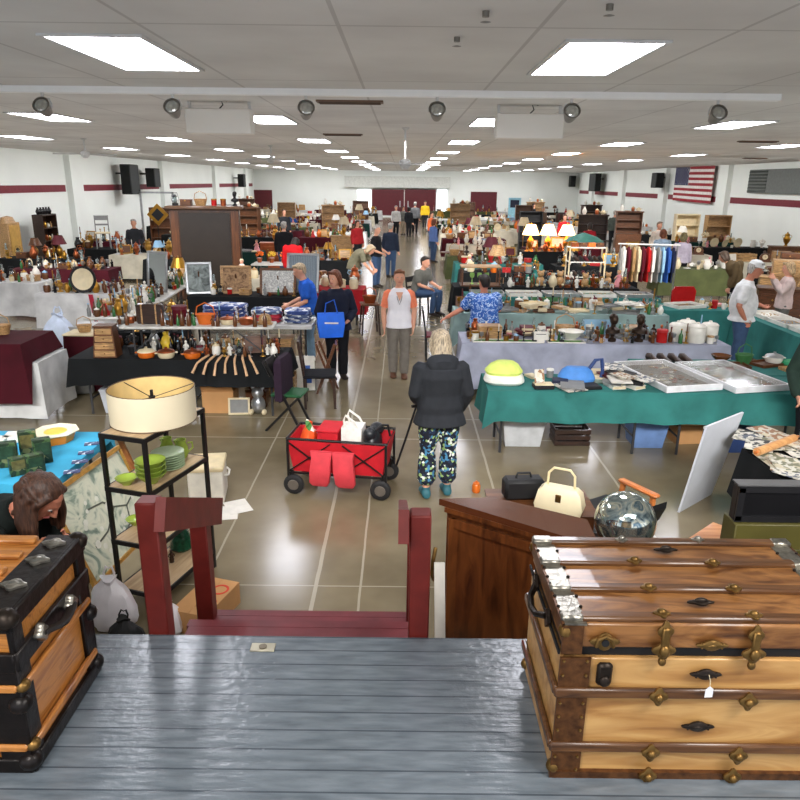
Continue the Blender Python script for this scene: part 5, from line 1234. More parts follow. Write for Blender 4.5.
# ================================================================ right foreground below the stage
dres_w = ramp_mat('red brown veneer', [(.25,(52,26,12)), (.5,(96,52,24)), (.75,(122,70,34))], 'noise', (6,6,1.2), .3, 6, 1.4, bump=.05, coat=.3, nscale=2)
A_, B_, C_, D_ = Vector((.24,3.81,0)), Vector((.57,3.84,0)), Vector((1.06,3.56,0)), Vector((1.05,3.25,0))
t = thing('wooden_cabinet', 'tall red brown wooden cabinet standing on the floor just beyond the stage', 'cabinet', (0,0,0))
ins = [A_+V(.05,-.005,0), B_+V(-.02,-.05,0), C_+V(-.05,-.05,0), D_+V(-.06,.09,0)]
MB().prism(ins, .04, 1.06).build('case', dres_w, t)
MB().prism([A_, B_, C_, D_], 1.06, 1.1).build('top_board', mat('polished top', (84,46,26), .2, 0, .15, 6, coat=.5), t)
fd = (ins[3]-ins[0]); fn = V(-fd.y, fd.x, 0).normalized()*-1
def fpt(u, z, o=.006): p = ins[0]+fd*u+fn*o; return V(p.x, p.y, z)
if fn.y > 0: fn = -fn
b = MB()
for u0, u1, za, zb_ in ((.03,.97,.93,.99),(.03,.97,.1,.16)): b.bar(fpt(u0,(za+zb_)/2), fpt(u1,(za+zb_)/2), .02, zb_-za)
for u in (.06,.94): b.bar(fpt(u,.1), fpt(u,.99), .06, .02)
b.build('panel_moulding', dres_w, t)
MB().bar(fpt(.0,1.045,.02), fpt(1.,1.045,.02), .03, .03).build('cornice', dres_w, t)
o = MB().tube([(.215,3.7,.62),(.2,3.66,.68),(.205,3.65,.78),(.22,3.69,.84)], .012, 8).build('side_pull', brass, t); 
t = thing('white_panel', 'narrow white board leaning beside the right handrail', 'board', (0,0,0))
a1, a2 = D(434,562,2.95), D(441,640,2.75)
MB().slab([V(a1.x+.015,2.6,.3),V(a2.x+.03,2.6,.3),V(a1.x+.05,a1.y,a1.z),V(a1.x,a1.y,a1.z)], .03).build('board', pal('white'), t); MB().tube([(.19,2.74,.8),(.17,2.7,.77),(.2,2.68,.75)], .005, 5).build('cord', pal('black'), t)
p = G(476,492,0); put('jar', (p.x,p.y,0), 0, 'orange', 'orange', label='small orange jar on the floor beyond the cabinet', s=.55)
t = thing('wooden_crate_box', 'brown wooden box on end behind the tall cabinet', 'box', (.9,4.08,0))
MB().box((0,0,.47), (.62,.36,.94), bev=.008).build('body', dres_w, t); MB().box((0,0,.945), (.66,.4,.02)).build('lid', wood('box lid', (70,40,22), (112,70,40), 0), t)
p = V(.99,4.0,.957)
t = thing('black_case', 'small black hard case behind the cream handbag', 'case', (.8,4.15,.957), .1); MB().box((0,0,.07), (.26,.12,.14), bev=.02).build('shell', pal('black'), t); MB().tube([(-.05,0,.14),(-.04,0,.17),(.04,0,.17),(.05,0,.14)], .008, 6).build('handle', pal('black'), t)
t = thing('handbag', 'cream leather handbag with upright hoop handle on the wooden box', 'handbag', (1.0,3.97,.957), -.45)
MB().loft([[Vector((x,y,z)) for x, y in ((-a,-c),(-a*.8,-c*1.2),(a*.8,-c*1.2),(a,-c),(a,c),(-a,c))] for z, a, c in ((0,.14,.05),(.04,.15,.055),(.13,.13,.045),(.16,.1,.03))]).build('body', mat('cream leather', (232,218,182), .4, 0, .05, 12), t)
MB().tube([(-.085,0,.15),(-.08,0,.24),(-.05,0,.275),(.05,0,.275),(.08,0,.24),(.085,0,.15)], .008, 8).build('handle', mat('cream strap', (220,204,160), .4), t)
MB().box((0,-.058,.1), (.035,.014,.05), bev=.004).build('clasp', brass, t)
# lounge chair
t = thing('lounge_chair', 'low lounge chair with orange wood arms and black curved seat beyond the stage', 'chair', (1.62,4.98,0), .42)
orw = wood('orange arm wood', (176,92,40), (222,140,76), 1, .3); blv = mat('black vinyl', (34,36,38), .35, 0, .1, 6)
rows = [[Vector((x,y,z+.05*abs(x)*2)) for x in (-.26,-.13,0,.13,.26)] for y, z in ((.3,.4),(.1,.37),(-.12,.36),(-.22,.4),(-.3,.5),(-.35,.62))]
b = MB(); b.loft(rows, caps=False, closed=False); b.loft([[p-Vector((0,.0,.05)) for p in r] for r in rows], caps=False, closed=False)
for r0, r1 in zip(rows, rows[1:]):
    for e in (0,4): b.add([r0[e], r1[e], r1[e]-V(0,0,.05), r0[e]-V(0,0,.05)], [(0,1,2,3)])
for e in (0,5): b.loft([rows[e], [p-V(0,0,.05) for p in rows[e]]], caps=False, closed=False)
b.build('seat_shell', blv, t)
for s in (-1,1):
    MB().box((s*.31,.0,.6), (.065,.42,.032), rot=(-.06,0,0), bev=.012).build('armrest', orw, t)
    for y in (-.16,.17): MB().bar((s*.31,y,.59), (s*.29,y*1.3,0), .032).build('leg', orw, t)
    MB().bar((s*.3,-.2,.36), (s*.3,.22,.36), .03).build('seat_rail', orw, t)
MB().bar((-.3,.2,.34), (.3,.2,.34), .03).build('cross_rail', orw, t)
# gazing ball on a pedestal
ballm = ramp_mat('mercury glass', [(.3,(60,84,96)), (.45,(176,192,192)), (.55,(226,226,206)), (.66,(90,120,136)), (.8,(200,206,196))], 'noise', (1,1,1), .06, 3, 1.4, metal=.9, nscale=9)
p = D(625,521,3.55)
t = thing('gazing_ball', 'silvery blue mirrored globe behind the honey pine trunk', 'globe', (p.x,p.y,0))
MB().ball((0,0,p.z), .168, .168, .168, 40, 24).build('ball', ballm, t); MB().lathe([(0,0),(.14,0),(.13,.03),(.05,.08),(.045,.6),(.07,p.z-.19),(.085,p.z-.145),(0,p.z-.15)], n=18).build('pedestal', mat('stone', (140,132,118), .8), t)
# olive cabinet, black tray box, flap table
t = thing('olive_cabinet', 'olive green painted cabinet behind the honey pine trunk', 'cabinet', (2.35,3.64,0))
MB().box((0,0,.54), (.9,.16,1.08), bev=.006).build('case', mat('olive paint', (88,82,38), .5, 0, .15, 5), t); MB().box((0,-.085,.5), (.82,.015,.86), bev=.004).build('door', mat('olive paint door', (82,78,36), .5), t)
t = thing('black_tray', 'shallow black box standing on edge on top of the olive cabinet', 'box', (2.35,3.63,1.081))
MB().box((0,0,.11), (.9,.07,.22), bev=.008).build('body', mat('black lacquer', (20,20,22), .35), t)
b = MB()
for c_, s_ in (((0,-.04,.2),(.9,.014,.035)), ((0,-.04,.02),(.9,.014,.035)), ((-.432,-.04,.11),(.035,.014,.2)), ((.432,-.04,.11),(.035,.014,.2))): b.box(c_, s_)
b.build('rim', mat('dark rim', (34,34,36), .3), t); MB().box((0,0,.224), (.91,.08,.008)).build('top_edge', mat('grey rim', (92,92,92), .5), t)
P1, P2, P3, P4 = V(1.9,4.27,0), V(2.3,4.63,0), V(2.6,4.3,0), V(2.2,3.98,0)
t = thing('small_table', 'small orange wood table half hidden behind the olive cabinet', 'table', (0,0,0))
MB().prism([P1,P2,P3,P4], .52, .55).build('table_top', wood('orange top', (190,118,68), (226,164,110), 0, .4), t)
for a, q in ((P1,.05),(P2,.05),(P3,.05),(P4,.05)):
    c_ = (P1+P2+P3+P4)/4; d_ = (c_-a).normalized()*q; MB().cyl(a+d_, a+d_+V(0,0,.52), .02, n=8).build('leg', orw, t)
# white board seen from behind
BL, BR, TL, TR = V(2.59,5.91,.0), V(3.06,6.32,.0), V(2.66,5.76,.9), V(3.16,6.15,.91)
t = thing('sign_board', 'large white board leaning on its edge beside the black cloth table', 'board', (0,0,0))
MB().slab([BL,BR,TR,TL], .018).build('board', mat('white board', (206,210,218), .5, 0, .03), t)
MB().bar(TL*.97+BL*.03+V(.01,.02,0), TR*.97+BR*.03+V(.01,.02,0), .02).build('back_batten', pal('white'), t)
# black cloth table with papers
table(2.95,3.75,4.25,5.6,.745,'table under the long black cloth at the right edge',)
drape(2.95,3.75,4.25,5.6,.75,(.43,.3,.43,.43),black_cl,'black cloth on the paper strewn table at the right edge',seed=5,amp=.02)
page_m = [ramp_mat('printed page %d' % i, [(0,a), (.3,(206,202,190)), (.6,(176,172,160)), (.8,b2)], 'voronoi', (1,1,1), .6, const=True, nscale=28) for i, (a, b2) in enumerate((((60,60,62),(216,212,200)), ((150,110,80),(206,196,170)), ((90,96,110),(222,218,208)), ((120,120,96),(196,186,160))))]
rr = random.Random(21)
spots = []
for i, (px, py) in enumerate(((748,436),(768,433),(757,443),(774,447),(752,449),(788,446),(789,462),(770,461),(797,453),(776,469),(793,476),(785,470))):
    p = G(px,py,.76); spots.append((p,i))
near = ['farthest left','farthest middle','second row left','second row middle','third row left','second row right','fourth row middle','fourth row left','second row far right','nearest left corner','nearest right','nearest middle']
for p, i in spots:
    if p.x < 3.06: p.x = 3.06
    t = solo('magazine', MB().box((0,0,.004), (.22,.3,.006), bev=.001).box((.004,.003,.0085), (.21,.29,.002)), page_m[i % 4], 'printed magazine lying %s on the black cloth' % near[i], 'magazine', (p.x,p.y,.756+.0095*(i % 6)), rr.uniform(-.9,.9), 'magazines spread on the black cloth')
a, b_ = G(757,452,.83), G(794,438,.83)
t = thing('rolling_pin', 'pale wooden rolling pin lying across the magazines', 'rolling pin', (0,0,0))
MB().cyl(a, b_, .035, n=14).build('roller', wood('pin wood', (190,130,76), (226,174,116), 0), t)
dd = (b_-a).normalized(); MB().cyl(b_, b_+dd*.07, .014, n=8).build('handle', orw, t); MB().cyl(a, a-dd*.03, .014, n=8).build('handle', orw, t)
p = G(789,446,.76); t = thing('glass_cloche', 'clear glass bell jar on the black cloth table', 'bell jar', (p.x+.18,p.y+.05,.815))
MB().lathe([(.07,0),(.07,.1),(.05,.15),(0,.165),(0,.16),(.046,.146),(.065,.1),(.065,0)], n=20).build('bell', mat('clear glass', (214,226,226), .05), t); MB().ball((0,0,.18), .014).build('knob', mat('clear glass', (214,226,226), .05), t)
put('tin', (3.25,4.36,.757), 0, 'blue', 'blue', label='bright blue tin at the near end of the black cloth', s=.9)
# slate in a red brown frame
a = V(3.35,5.47,.84); u = V(.32,.05,.27); v_ = V(.1,.05,.0)
t = thing('framed_slate', 'black slate in a red brown wooden frame tilted behind the magazines', 'slate', (0,0,.005))
q = [V(3.42,5.52,.765), V(3.73,5.45,.765), V(3.86,5.5,1.1), V(3.53,5.56,1.1)]
MB().slab(q, .01).build('slate_panel', mat('slate', (36,40,42), .5), t)
f = MB(); nn = (q[1]-q[0]).cross(q[3]-q[0]).normalized()
for i in range(4): f.bar(q[i]+nn*.01, q[(i+1) % 4]+nn*.01, .04, .03, nn)
f.build('frame', wood('red frame wood', (120,48,30), (160,76,50), 0), t)
small = {'mug':'white,tan,copper','jar':'cream,brown,white','tin':'red,brown,white,gold','figurine':'white,brown,copper,black','bottle':'brown,green,grey','goblet':'silver,gold','vase':'white,brown,gold','candlestick':'brass,black','oil_lamp':'brass','lantern':'black','box':'brown,tan'}
# ================================================================ right side tables
DS = 'on the near teal cloth table'
table(.97,2.78,7.27,7.98,.745,'left one of two tables under the near teal cloth'); table(2.8,4.62,7.27,7.98,.745,'right one of two tables under the near teal cloth',ins=.32)
drape(.97,4.62,7.27,7.98,.75,(.34,.4,.02,.42),teal_cl,'long teal cloth hanging over the near right hand tables',seed=11,amp=.035,per=.5)
table(2.95,5.2,8.06,8.78,.745,'table behind the flat display cases'); drape(2.95,5.2,8.06,8.78,.75,(.02,.3,.3,.3),teal_cl,'short teal cloth behind the flat display cases',seed=12,amp=.01)
yel = mat('pale lime fabric', (206,222,110), .7, 0, .12, 12, .3)
p = G(501,374,.755)
t = thing('folded_blanket', 'pale lime and white folded blanket at left end of the teal cloth', 'blanket', (1.17,7.62,.756), -.1)
MB().loft([ring((0,0,z), V(1,0,0), V(0,1,0), a, b_, 18, 3.) for z, a, b_ in ((0,.2,.17),(.03,.23,.2),(.08,.215,.19),(.1,.19,.16))]).build('lower_fold', mat('white fabric', (226,226,214), .7, 0, .1, 12, .3), t)
MB().loft([ring((-.02+z*.1,.02,z), V(1,0,0), V(0,1,0), a, b_, 18, 2.6) for z, a, b_ in ((.095,.19,.16),(.13,.215,.17),(.2,.16,.13),(.235,.1,.08))]).build('upper_fold', yel, t)
for i, (px, py, lb, r) in enumerate(((526,380,'white leaflet with pink print standing beside the lime blanket',.15),)):
    p = G(px,py+4,.756); t = thing('leaflet', lb, 'leaflet', (1.53,7.42,.756), r); MB().box((0,0,.1), (.11,.008,.2), rot=(-.3,0,0)).build('sheet', page_m[1], t); MB().bar((0,.02,.12), (0,.09,.003), .03, .004).build('prop', pal('white'), t)
bagb = mat('blue soft bag', (70,130,200), .6, 0, .12, 10, .3)
t = thing('soft_bag', 'mid blue soft handbag with raised dark blue handle on the teal cloth', 'bag', (2.0,7.68,.756), -.1)
MB().loft([ring((0,0,z), V(1,0,0), V(0,1,0), a, b_, 16, 3) for z, a, b_ in ((0,.19,.12),(.05,.21,.13),(.13,.17,.09),(.17,.12,.05))]).build('body', bagb, t); MB().tube([(.12,0,.13),(.2,.02,.25),(.27,.03,.26),(.29,.02,.12),(.27,0,.02)], .022, 8).build('handle', mat('navy strap', (36,60,110), .6), t)
heap(3.0,4.6,8.5,8.72,.757,'behind the display cases',0,1,['white'])
k_ = 0
for px, py, sz, m_, lb, rz in ((543,388,(.22,.14,.045),pal('black'),'small black case with cream lid at front of teal cloth',.05),(560,384,(.18,.16,.05),pal('navy'),'dark navy box beside the blue handbag on teal cloth',-.2),
    (586,388,(.3,.18,.03),pal('black'),'flat black folder at front middle of teal cloth',.2),(604,382,(.24,.16,.05),mat('grey green', (120,132,120), .7),'grey green box file on the teal cloth',-.1),
    (597,376,(.26,.2,.06),pal('cream'),'cream box behind the flat folder on teal cloth',.1)):
    p = G(px,py,.756); t = thing('flat_box', lb, 'box', (p.x,p.y,.756), rz); MB().box((0,0,sz[2]/2), sz, bev=.006).build('body', m_, t); MB().box((0,0,sz[2]+.004), (sz[0]*.92,sz[1]*.92,.008)).build('lid', pal('cream') if k_ in (0,3) else m_, t); k_ += 1
for i in range(7):
    x, y = (2.22+.05*(i % 2), 7.6-.02*i)
    put('book', (2.38+.2*(i % 2),7.47+.25*(i//4),.757+.041*(i//2 % 2)), .2+.3*i, ['white','white','grey','black','white','tan','maroon'][i], desc='in the heap of binders on teal cloth', s=1.0, am=pal('white'))
heap(1.75,2.3,7.36,7.5,.757,'among the flat folders on teal cloth',6,71,['white','black','grey'],('folder','magazine'))
heap(2.35,2.75,7.4,7.85,.835,'in the tall heap of binders on teal cloth',9,72,['white','cream','grey','black','maroon'],('folder','magazine','folder'))
for i, (x, c) in enumerate(()):
    t = thing('binder', '%s covered binder lying on top of the book heap' % ('pale','pink','brown')[i], 'binder', (x,7.62,.84+.0*i), .3*i); MB().box((0,0,.02), (.24,.3,.035), bev=.004).build('cover', pal(c), t); MB().box((.004,-.004,.02), (.225,.3,.026)).build('page_block', pal('white'), t)
# flat white display cases
def flatcase(x, y, rz, label, m_, seed):
    t = thing('display_case', label, 'display case', (x,y,.757), rz, 'flat display cases on the teal cloth')
    W2, D2 = .66, 1.12; fr = mat('case white', (226,226,228), .4)
    b = MB(); [b.box((0,s*D2/2,.035), (W2+.03,.03,.07), bev=.004).box((s*W2/2,0,.035), (.03,D2,.07), bev=.004) for s in (-1,1)]; b.build('frame', fr, t)
    MB().box((0,0,.008), (W2,D2,.014)).build('base', m_, t)
    rr = random.Random(seed)
    for i in range(26):
        b = MB(); k = rr.random(); x_, y_ = rr.uniform(-.28,.28), rr.uniform(-.5,.5)
        if k < .4: b.tube([(x_+.035*math.cos(a)*rr.uniform(.8,1.2),y_+.05*math.sin(a),.019) for a in [PI*q/5 for q in range(10)]], .004, 5)
        elif k < .7: b.lathe([(0,.015),(.022,.015),(.024,.024),(.01,.03),(0,.03)], (x_,y_,0), 10)
        else: b.box((x_,y_,.019), (rr.uniform(.04,.1),rr.uniform(.02,.05),.008), rz)
        b.build('trinket', pal(rr.choice(['gold','silver','tan','cream','brown','white','copper','red'])), t)
    MB().box((0,0,.068), (W2-.02,D2-.02,.003)).build('glass_lid', mat('case glass', (230,236,236), .08, 0, .02, trans=.9, alpha=.35), t)
flatcase(3.08,7.87,.22,'left white framed glass display case of trinkets on teal cloth',mat('grey velvet', (132,126,118), .9, 0, .2, 12),3)
flatcase(3.83,7.88,.22,'right white framed glass display case of trinkets on teal cloth',mat('olive velvet', (104,108,92), .9, 0, .2, 12),4)
scatter(1.1,2.75,7.72,7.95,.757,'at back of the near teal cloth',{'book':'brown,cream,navy','box':'brown,white','tin':'grey','framed_picture':'black,tan'},9,29,smin=.6,smax=.85,avoid=[(1.17,7.62,.25),(2.0,7.68,.2),(2.25,7.65,.1)])
# things behind the cases
DS = 'behind the display cases'
for i, (x, y, c) in enumerate(((4.0,8.42,'brown'),(4.75,8.25,'tan'),(4.5,8.55,'brown'))): put('tray', (x+.1,y,.757), .2*i, c, desc='on teal cloth behind the display cases', s=.9)
t = thing('folded_cloth', 'bright green folded cloth behind the right display case', 'cloth', (5.0,8.5,.757), .2); MB().loft([ring((0,0,z), V(1,0,0), V(0,1,0), a, .14, 16, 3) for z, a in ((0,.2),(.03,.23),(.06,.2))]).build('folds', mat('kelly green', (30,140,90), .7, 0, .12, 10, .2), t)
put('basket', (4.33,8.6,.757), .3, 'green', label='dark green basket with handle behind the display cases', s=.8); put('bowl', (4.05,8.62,.775), 0, 'brown', label='brown bowl at left behind the display cases', s=1.)
put('casserole', (4.72,8.62,.775), 0, 'white', 'silver', label='white dish with silver lid behind the display cases', s=.8); put('goblet', (5.1,8.3,.757), 0, 'silver', label='clear stemmed glass behind the display cases', m=mat('clear glass', (214,226,226), .05), s=1.3)
for i in range(4): put('shoe', (3.2+.14*i,8.64,.757), .3, 'dark brown', desc='on teal cloth left behind the display cases')
# tubs and boxes beneath
def tub(x, y, m_, label, w=.5, d=.38, h=.3, z=0.):
    t = thing('storage_tub', label, 'tub', (x,y,z), 0); b = MB()
    b.loft([[Vector((p*a,q*b2,zz)) for p, q in ((-1,-1),(1,-1),(1,1),(-1,1))] for zz, a, b2 in ((0,w/2-.04,d/2-.03),(h,w/2,d/2),(h,w/2-.012,d/2-.012),(.02,w/2-.05,d/2-.04))]); b.build('tub', m_, t)
    MB().box((0,0,h+.012), (w+.02,d+.02,.025), bev=.006).build('lid', m_, t)
    return t
tub(1.42,7.72,mat('white tub', (196,198,200), .4),'translucent white storage tub under the teal cloth table',.48); tub(2.87,7.72,mat('blue tub', (110,140,190), .4),'pale blue storage tub under the teal cloth table',.4)
tub(3.85,7.6,mat('navy tub', (40,60,104), .4),'dark blue storage tub under the right end of the teal cloth',.5,h=.22); put('carton', (3.38,7.82,0), .1, 'brown', label='brown carton between two tubs under teal cloth', s=.9, m=cardb); put('crate', (2.0,7.75,0), 0, 'dark brown', label='dark slatted crate under the teal cloth table', s=1.)
# lavender grey cloth table
table(.88,2.75,9.63,10.38,.745,'left table under the lavender grey cloth'); table(2.77,4.62,9.63,10.38,.745,'right table under the lavender grey cloth')
drape(.88,4.62,9.63,10.38,.75,(.66,.6,.3,.66),grey_cl,'long lavender grey cloth over the second row tables',seed=14,amp=.045,per=.45)
DG = 'on the lavender grey cloth'
put('box', (1.28,9.98,.757), .05, 'tan', label='brown wooden box at left end of the lavender grey cloth', s=1.35)
gt = mat('grass green felt', (84,130,60), .8)
for i, (x0_, w_) in enumerate(((1.02,.95),(2.08,.52))):
    t = thing('felt_tray', 'green felt lined tray at the front edge of lavender cloth, %s one' % ('longer','shorter')[i], 'tray', (x0_+w_/2,9.74,.757), 0, 'green felt trays'); MB().box((0,0,.004), (w_-.05,.16,.008)).build('felt', gt, t)
    b = MB(); [b.box((0,s*.085,.008), (w_,.012,.016)).box((s*w_/2,0,.008), (.012,.18,.016)) for s in (-1,1)]; b.build('rim', pal('white'), t)
p = V(1.86,9.66,.8); t = thing('sign_card', 'small white handwritten card propped on the green felt trays', 'sign', (1.97,9.66,.8), 0); MB().box((0,0,.06), (.2,.006,.12), rot=(-.25,0,0)).build('card', pal('white'), t); MB().box((0,-.006,.08), (.14,.003,.008), rot=(-.25,0,0)).box((0,-.0,.05), (.1,.003,.008), rot=(-.25,0,0)).build('writing', pal('black'), t); MB().box((0,0,-.02), (.1,.05,.045)).build('foot', pal('white'), t)
put('bowl', (2.45,9.92,.757), 0, 'white', label='wide white bowl of orange trinkets on the lavender cloth', s=1.5)
put('basket', (2.42,10.2,.757), 0, 'tan', label='pale basket at the back of the lavender cloth', s=1.)
heap(1.75,2.2,9.9,10.25,.757,'heaped flat on the lavender grey cloth',9,74,['white','cream','brown','maroon'],('book','folder','tray'))
scatter(1.4,2.3,9.85,10.36,.757,DG,{'bowl':'white,cream','casserole':'white,cream','box':'white,brown','tin':'pink,cream','book':'maroon,white','jar':'white,cream','mug':'white,tan'},26,31,smin=.6,smax=.95)
for i, x in enumerate((3.02,3.4)):
    t = put('bust', (x,9.82,.757), .3-.6*i, 'dark brown', label='dark bronze bust on the lavender cloth, %s one' % ('left','right')[i], s=1.25, m=mat('dark bronze', (58,44,34), .35, .6, .2), group='bronze busts on the lavender cloth')
put('tin', (3.72,9.8,.757), 0, 'red', 'red', label='red tin beside the right bronze bust', s=1.2)
for i, (x, y) in enumerate(((3.98,9.92),(4.2,10.14),(4.22,9.82),(4.45,9.95))):
    put('canister', (x,y,.757), 0, 'white', label='white lidded canister at right end of lavender cloth, %s' % ('leftmost','rear one','front one','rightmost')[i], s=1.05, group='white canisters on the lavender cloth')
heap(2.7,3.8,10.0,10.2,.757,'stacked at back of the lavender grey cloth',12,75,['white','brown','tan','grey'],('book','tray','folder'))
scatter(2.65,4.5,10.02,10.36,.757,DG,{'candlestick':'black','box':'brown,tan','book':'brown,white','tray':'brown','goblet':'silver','tin':'white,grey','vase':'brown,white','mug':'tan,copper','figurine':'brown,black'},38,33,smin=.8,smax=1.1,avoid=[(4.2,10.14,.13)])
scatter(2.65,3.9,9.66,9.98,.757,'at front of the lavender grey cloth',{'mug':'white,tan,copper','tin':'white,pink,brown','book':'cream,white,tan','bowl':'white,brown','figurine':'brown,white','box':'white,tan','goblet':'silver'},26,134,smin=.6,smax=.9,avoid=[(3.02,9.82,.13),(3.4,9.82,.13),(3.72,9.8,.09)])
scatter(2.3,2.85,9.68,9.8,.757,DG,{'mug':'white,tan','figurine':'white,copper','goblet':'silver'},6,34,smin=.7,smax=.9); scatter(3.5,3.85,9.95,10.1,.757,DG,{'figurine':'black,dark brown'},4,35)
solo('display_board', MB().box((0,0,.11), (.5,.02,.22), rot=(-.2,0,0)), pal('light blue'), 'pale blue upright panel behind the bronze busts', 'panel', (2.95,10.3,.76))
# second lavender row behind the seated man
table(.95,2.8,11.95,12.7,.745,'left table under the pale teal cloth behind the seated man'); table(2.82,4.6,11.95,12.7,.745,'right table under the pale teal cloth behind the seated man')
drape(.95,4.6,11.95,12.7,.75,(.5,.5,.3,.6),clothm('pale teal', (150,176,172)),'pale teal cloth behind the man in blue patterned shirt',seed=16)
DP = 'on the pale teal cloth'
heap(1.2,4.4,12.05,12.3,.757,'laid flat along the pale teal cloth',26,73,['white','cream','brown','grey','tan'],('book','folder','magazine','tray'))
scatter(1.1,4.5,11.98,12.68,.757,DP,{'book':'white,brown,tan,grey','tray':'white,green,brown','showcase':'green,white','box':'white,tan,grey,brown','jar':'white,brown','candlestick':'silver,black','mug':'white,copper','teapot':'silver,white','figurine':'brown,white','tin':'grey,white'},64,37,smin=.8,smax=1.1)
# teal counter of flat glass cases further back
table(1.3,3.2,13.75,14.5,.745,'left table under the dark green cloth with flat glass cases'); table(3.22,5.1,13.75,14.5,.745,'right table under the dark green cloth with flat glass cases')
drape(1.3,5.1,13.75,14.5,.75,(.55,.5,.3,.5),teal_cl,'dark teal cloth under a row of flat glass cases',seed=17)
for q_ in range(5): solo('backdrop_board', MB().box((0,0,.09), (.62,.02,.18), rot=(-.25,0,0)), pal(('brown','grey','green','tan','grey')[q_]), '%s flat panel standing along the back of the pale teal cloth' % ('brown','light grey','green','tan','dark grey')[q_], 'panel', (1.3+.68*q_,12.66,.757), .05*(q_-2), None) if q_ in (0,2,3) else None
scatter(1.0,4.5,12.4,12.66,.757,'at the back of the pale teal cloth',{'box':'brown,tan,white','framed_picture':'brown,gold','vase':'brown,white','carton':'white,grey','urn':'silver','table_lamp':'brown','basket':'tan','candlestick':'black'},22,154,smin=.6,smax=.95)
scatter(.95,4.5,10.08,10.36,.757,'along the back of the lavender grey cloth',{'box':'brown,tan,white','vase':'brown,white,copper','framed_picture':'brown','basket':'tan','urn':'brown','figurine':'copper,white'},22,155,smin=.6,smax=.95)
scatter(1.0,2.65,9.83,10.1,.757,'across the middle of the lavender grey cloth',{'bowl':'white','mug':'white,tan','tin':'white,pink','box':'white,cream','jar':'cream','book':'tan,maroon'},22,156,smin=.55,smax=.85)
DT = 'on the row of dark teal cloth'
for i in range(5): put('showcase', (1.72+.74*i,14.1,.757), .03*(i % 3-1), 'white' if i % 2 else 'silver', ['green','grey','white','green','white'][i], DT, 1.05, lab_color='flat glass topped', rot=None)
scatter(1.35,5.0,13.78,13.9,.757,DT,{'tin':'white','mug':'white,tan','figurine':'black,white'},12,40,smin=.7,smax=.9); scatter(1.35,5.0,14.36,14.48,.757,'at the back of the dark teal cloth',{'candlestick':'black,silver','figurine':'brown,black','vase':'brown,white','bottle':'brown'},16,140,smin=.6,smax=.75)
# black cloth tables with cages, clothes and shoes
table(1.15,3.1,15.1,15.85,.745,'left table under the black cloth behind the glass cases'); table(3.12,5.1,15.1,15.85,.745,'right table under the black cloth behind the glass cases')
drape(1.15,5.1,15.1,15.85,.75,(.66,.6,.3,.66),black_cl,'long black cloth on the fourth row of tables right of aisle',seed=18)
DB = 'on the fourth row black cloth'
REG += [(1.4+.16*q_,15.45,.3,.757) for q_ in range(5)]
t = thing('vitrine', 'brown glass sided vitrine with pale green glassware on the black cloth', 'display case', (1.72,15.45,.757), 0)
for sx in (-1,1):
    for sy in (-1,1): MB().box((sx*.4,sy*.22,.2), (.03,.03,.4)).build('corner_post', pal('brown'), t)
MB().box((0,0,.41), (.86,.5,.025)).build('top', pal('tan'), t); MB().box((0,0,.012), (.86,.5,.024)).build('base', pal('brown'), t)
for i in range(3): put('goblet', (1.55+.16*i,15.45,.783), 0, 'lime', label='pale green glass goblet inside the brown vitrine, %s' % ('left','middle','right')[i], s=1.2, m=mat('green glass', (170,220,120), .1), group='green glassware in the vitrine')
scatter(2.2,5.0,15.12,15.82,.757,DB,{'birdcage':'black,black','lantern':'black,copper','book':'brown,cream,white','box':'brown,tan,copper','figurine':'white,copper','vase':'orange,cream,teal','flower_pot':'copper','tray':'silver','doll':'pink,white','plush_toy':'tan','urn':'brass','mug':'copper'},60,43,smin=.8,smax=1.15)
# chair in front of the seated man's hand
put('chair', (.62,11.75,0), PI/2, 'black', 'maroon', label='dark maroon folding chair touched by the man in blue pattern', m=pal('black'), s=.95)
# black folding chair of the seated man in grey
put('chair', (.39,16.09,0), .95, 'black', 'black', label='black folding chair under the seated man in grey tee', m=pal('black'), s=.9)
t = thing('stool', 'dark round stool beneath the man in blue patterned shirt', 'stool', (1.34,11.25,0))
MB().lathe([(0,.5),(.17,.5),(.18,.52),(.17,.535),(0,.535)], n=18).build('seat', pal('dark brown'), t)
for q_ in range(4): a_ = q_*PI/2+.4; MB().bar((.1*math.cos(a_),.1*math.sin(a_),.5), (.17*math.cos(a_),.17*math.sin(a_),0), .028).build('leg', pal('dark brown'), t)
# U shaped teal counter round the man in white
table(4.75,6.55,12.5,13.25,.745,'rear table of the teal cloth counter round the man in white'); drape(4.75,6.55,12.5,13.25,.75,(.6,.3,.3,.5),teal_cl,'rear teal cloth of the counter behind the man in white',seed=21,amp=.02)
table(5.95,6.7,9.5,12.35,.745,'side table of the teal cloth counter right of the man in white',rz=0); drape(5.95,6.7,9.5,12.35,.75,(.5,.3,.0,.6),teal_cl,'side teal cloth right of the man in white polo',seed=22,amp=.02)
DU = 'on the teal counter round the man in white'
put('tin', (5.72,12.75,.757), 0, 'red', 'red', label='red plastic cup on the rear teal counter beside the man in white', s=.95, word='cup', cat='cup', name='cup')
scatter(4.85,6.45,12.55,13.2,.757,DU,{'book':'white,cream,pink','tray':'cream,silver','showcase':'white','plate':'white,cream','mug':'white'},22,45)
for i in range(4): put('showcase', (6.32,9.85+.7*i,.757), PI/2, 'white', ['white','light blue','grey','white'][i], 'on the side teal counter', 1., lab_color='white flat glass')
t = thing('chair', 'bright red rounded chair back rising behind the rear teal counter', 'chair', (5.72,14.2,0), .1)
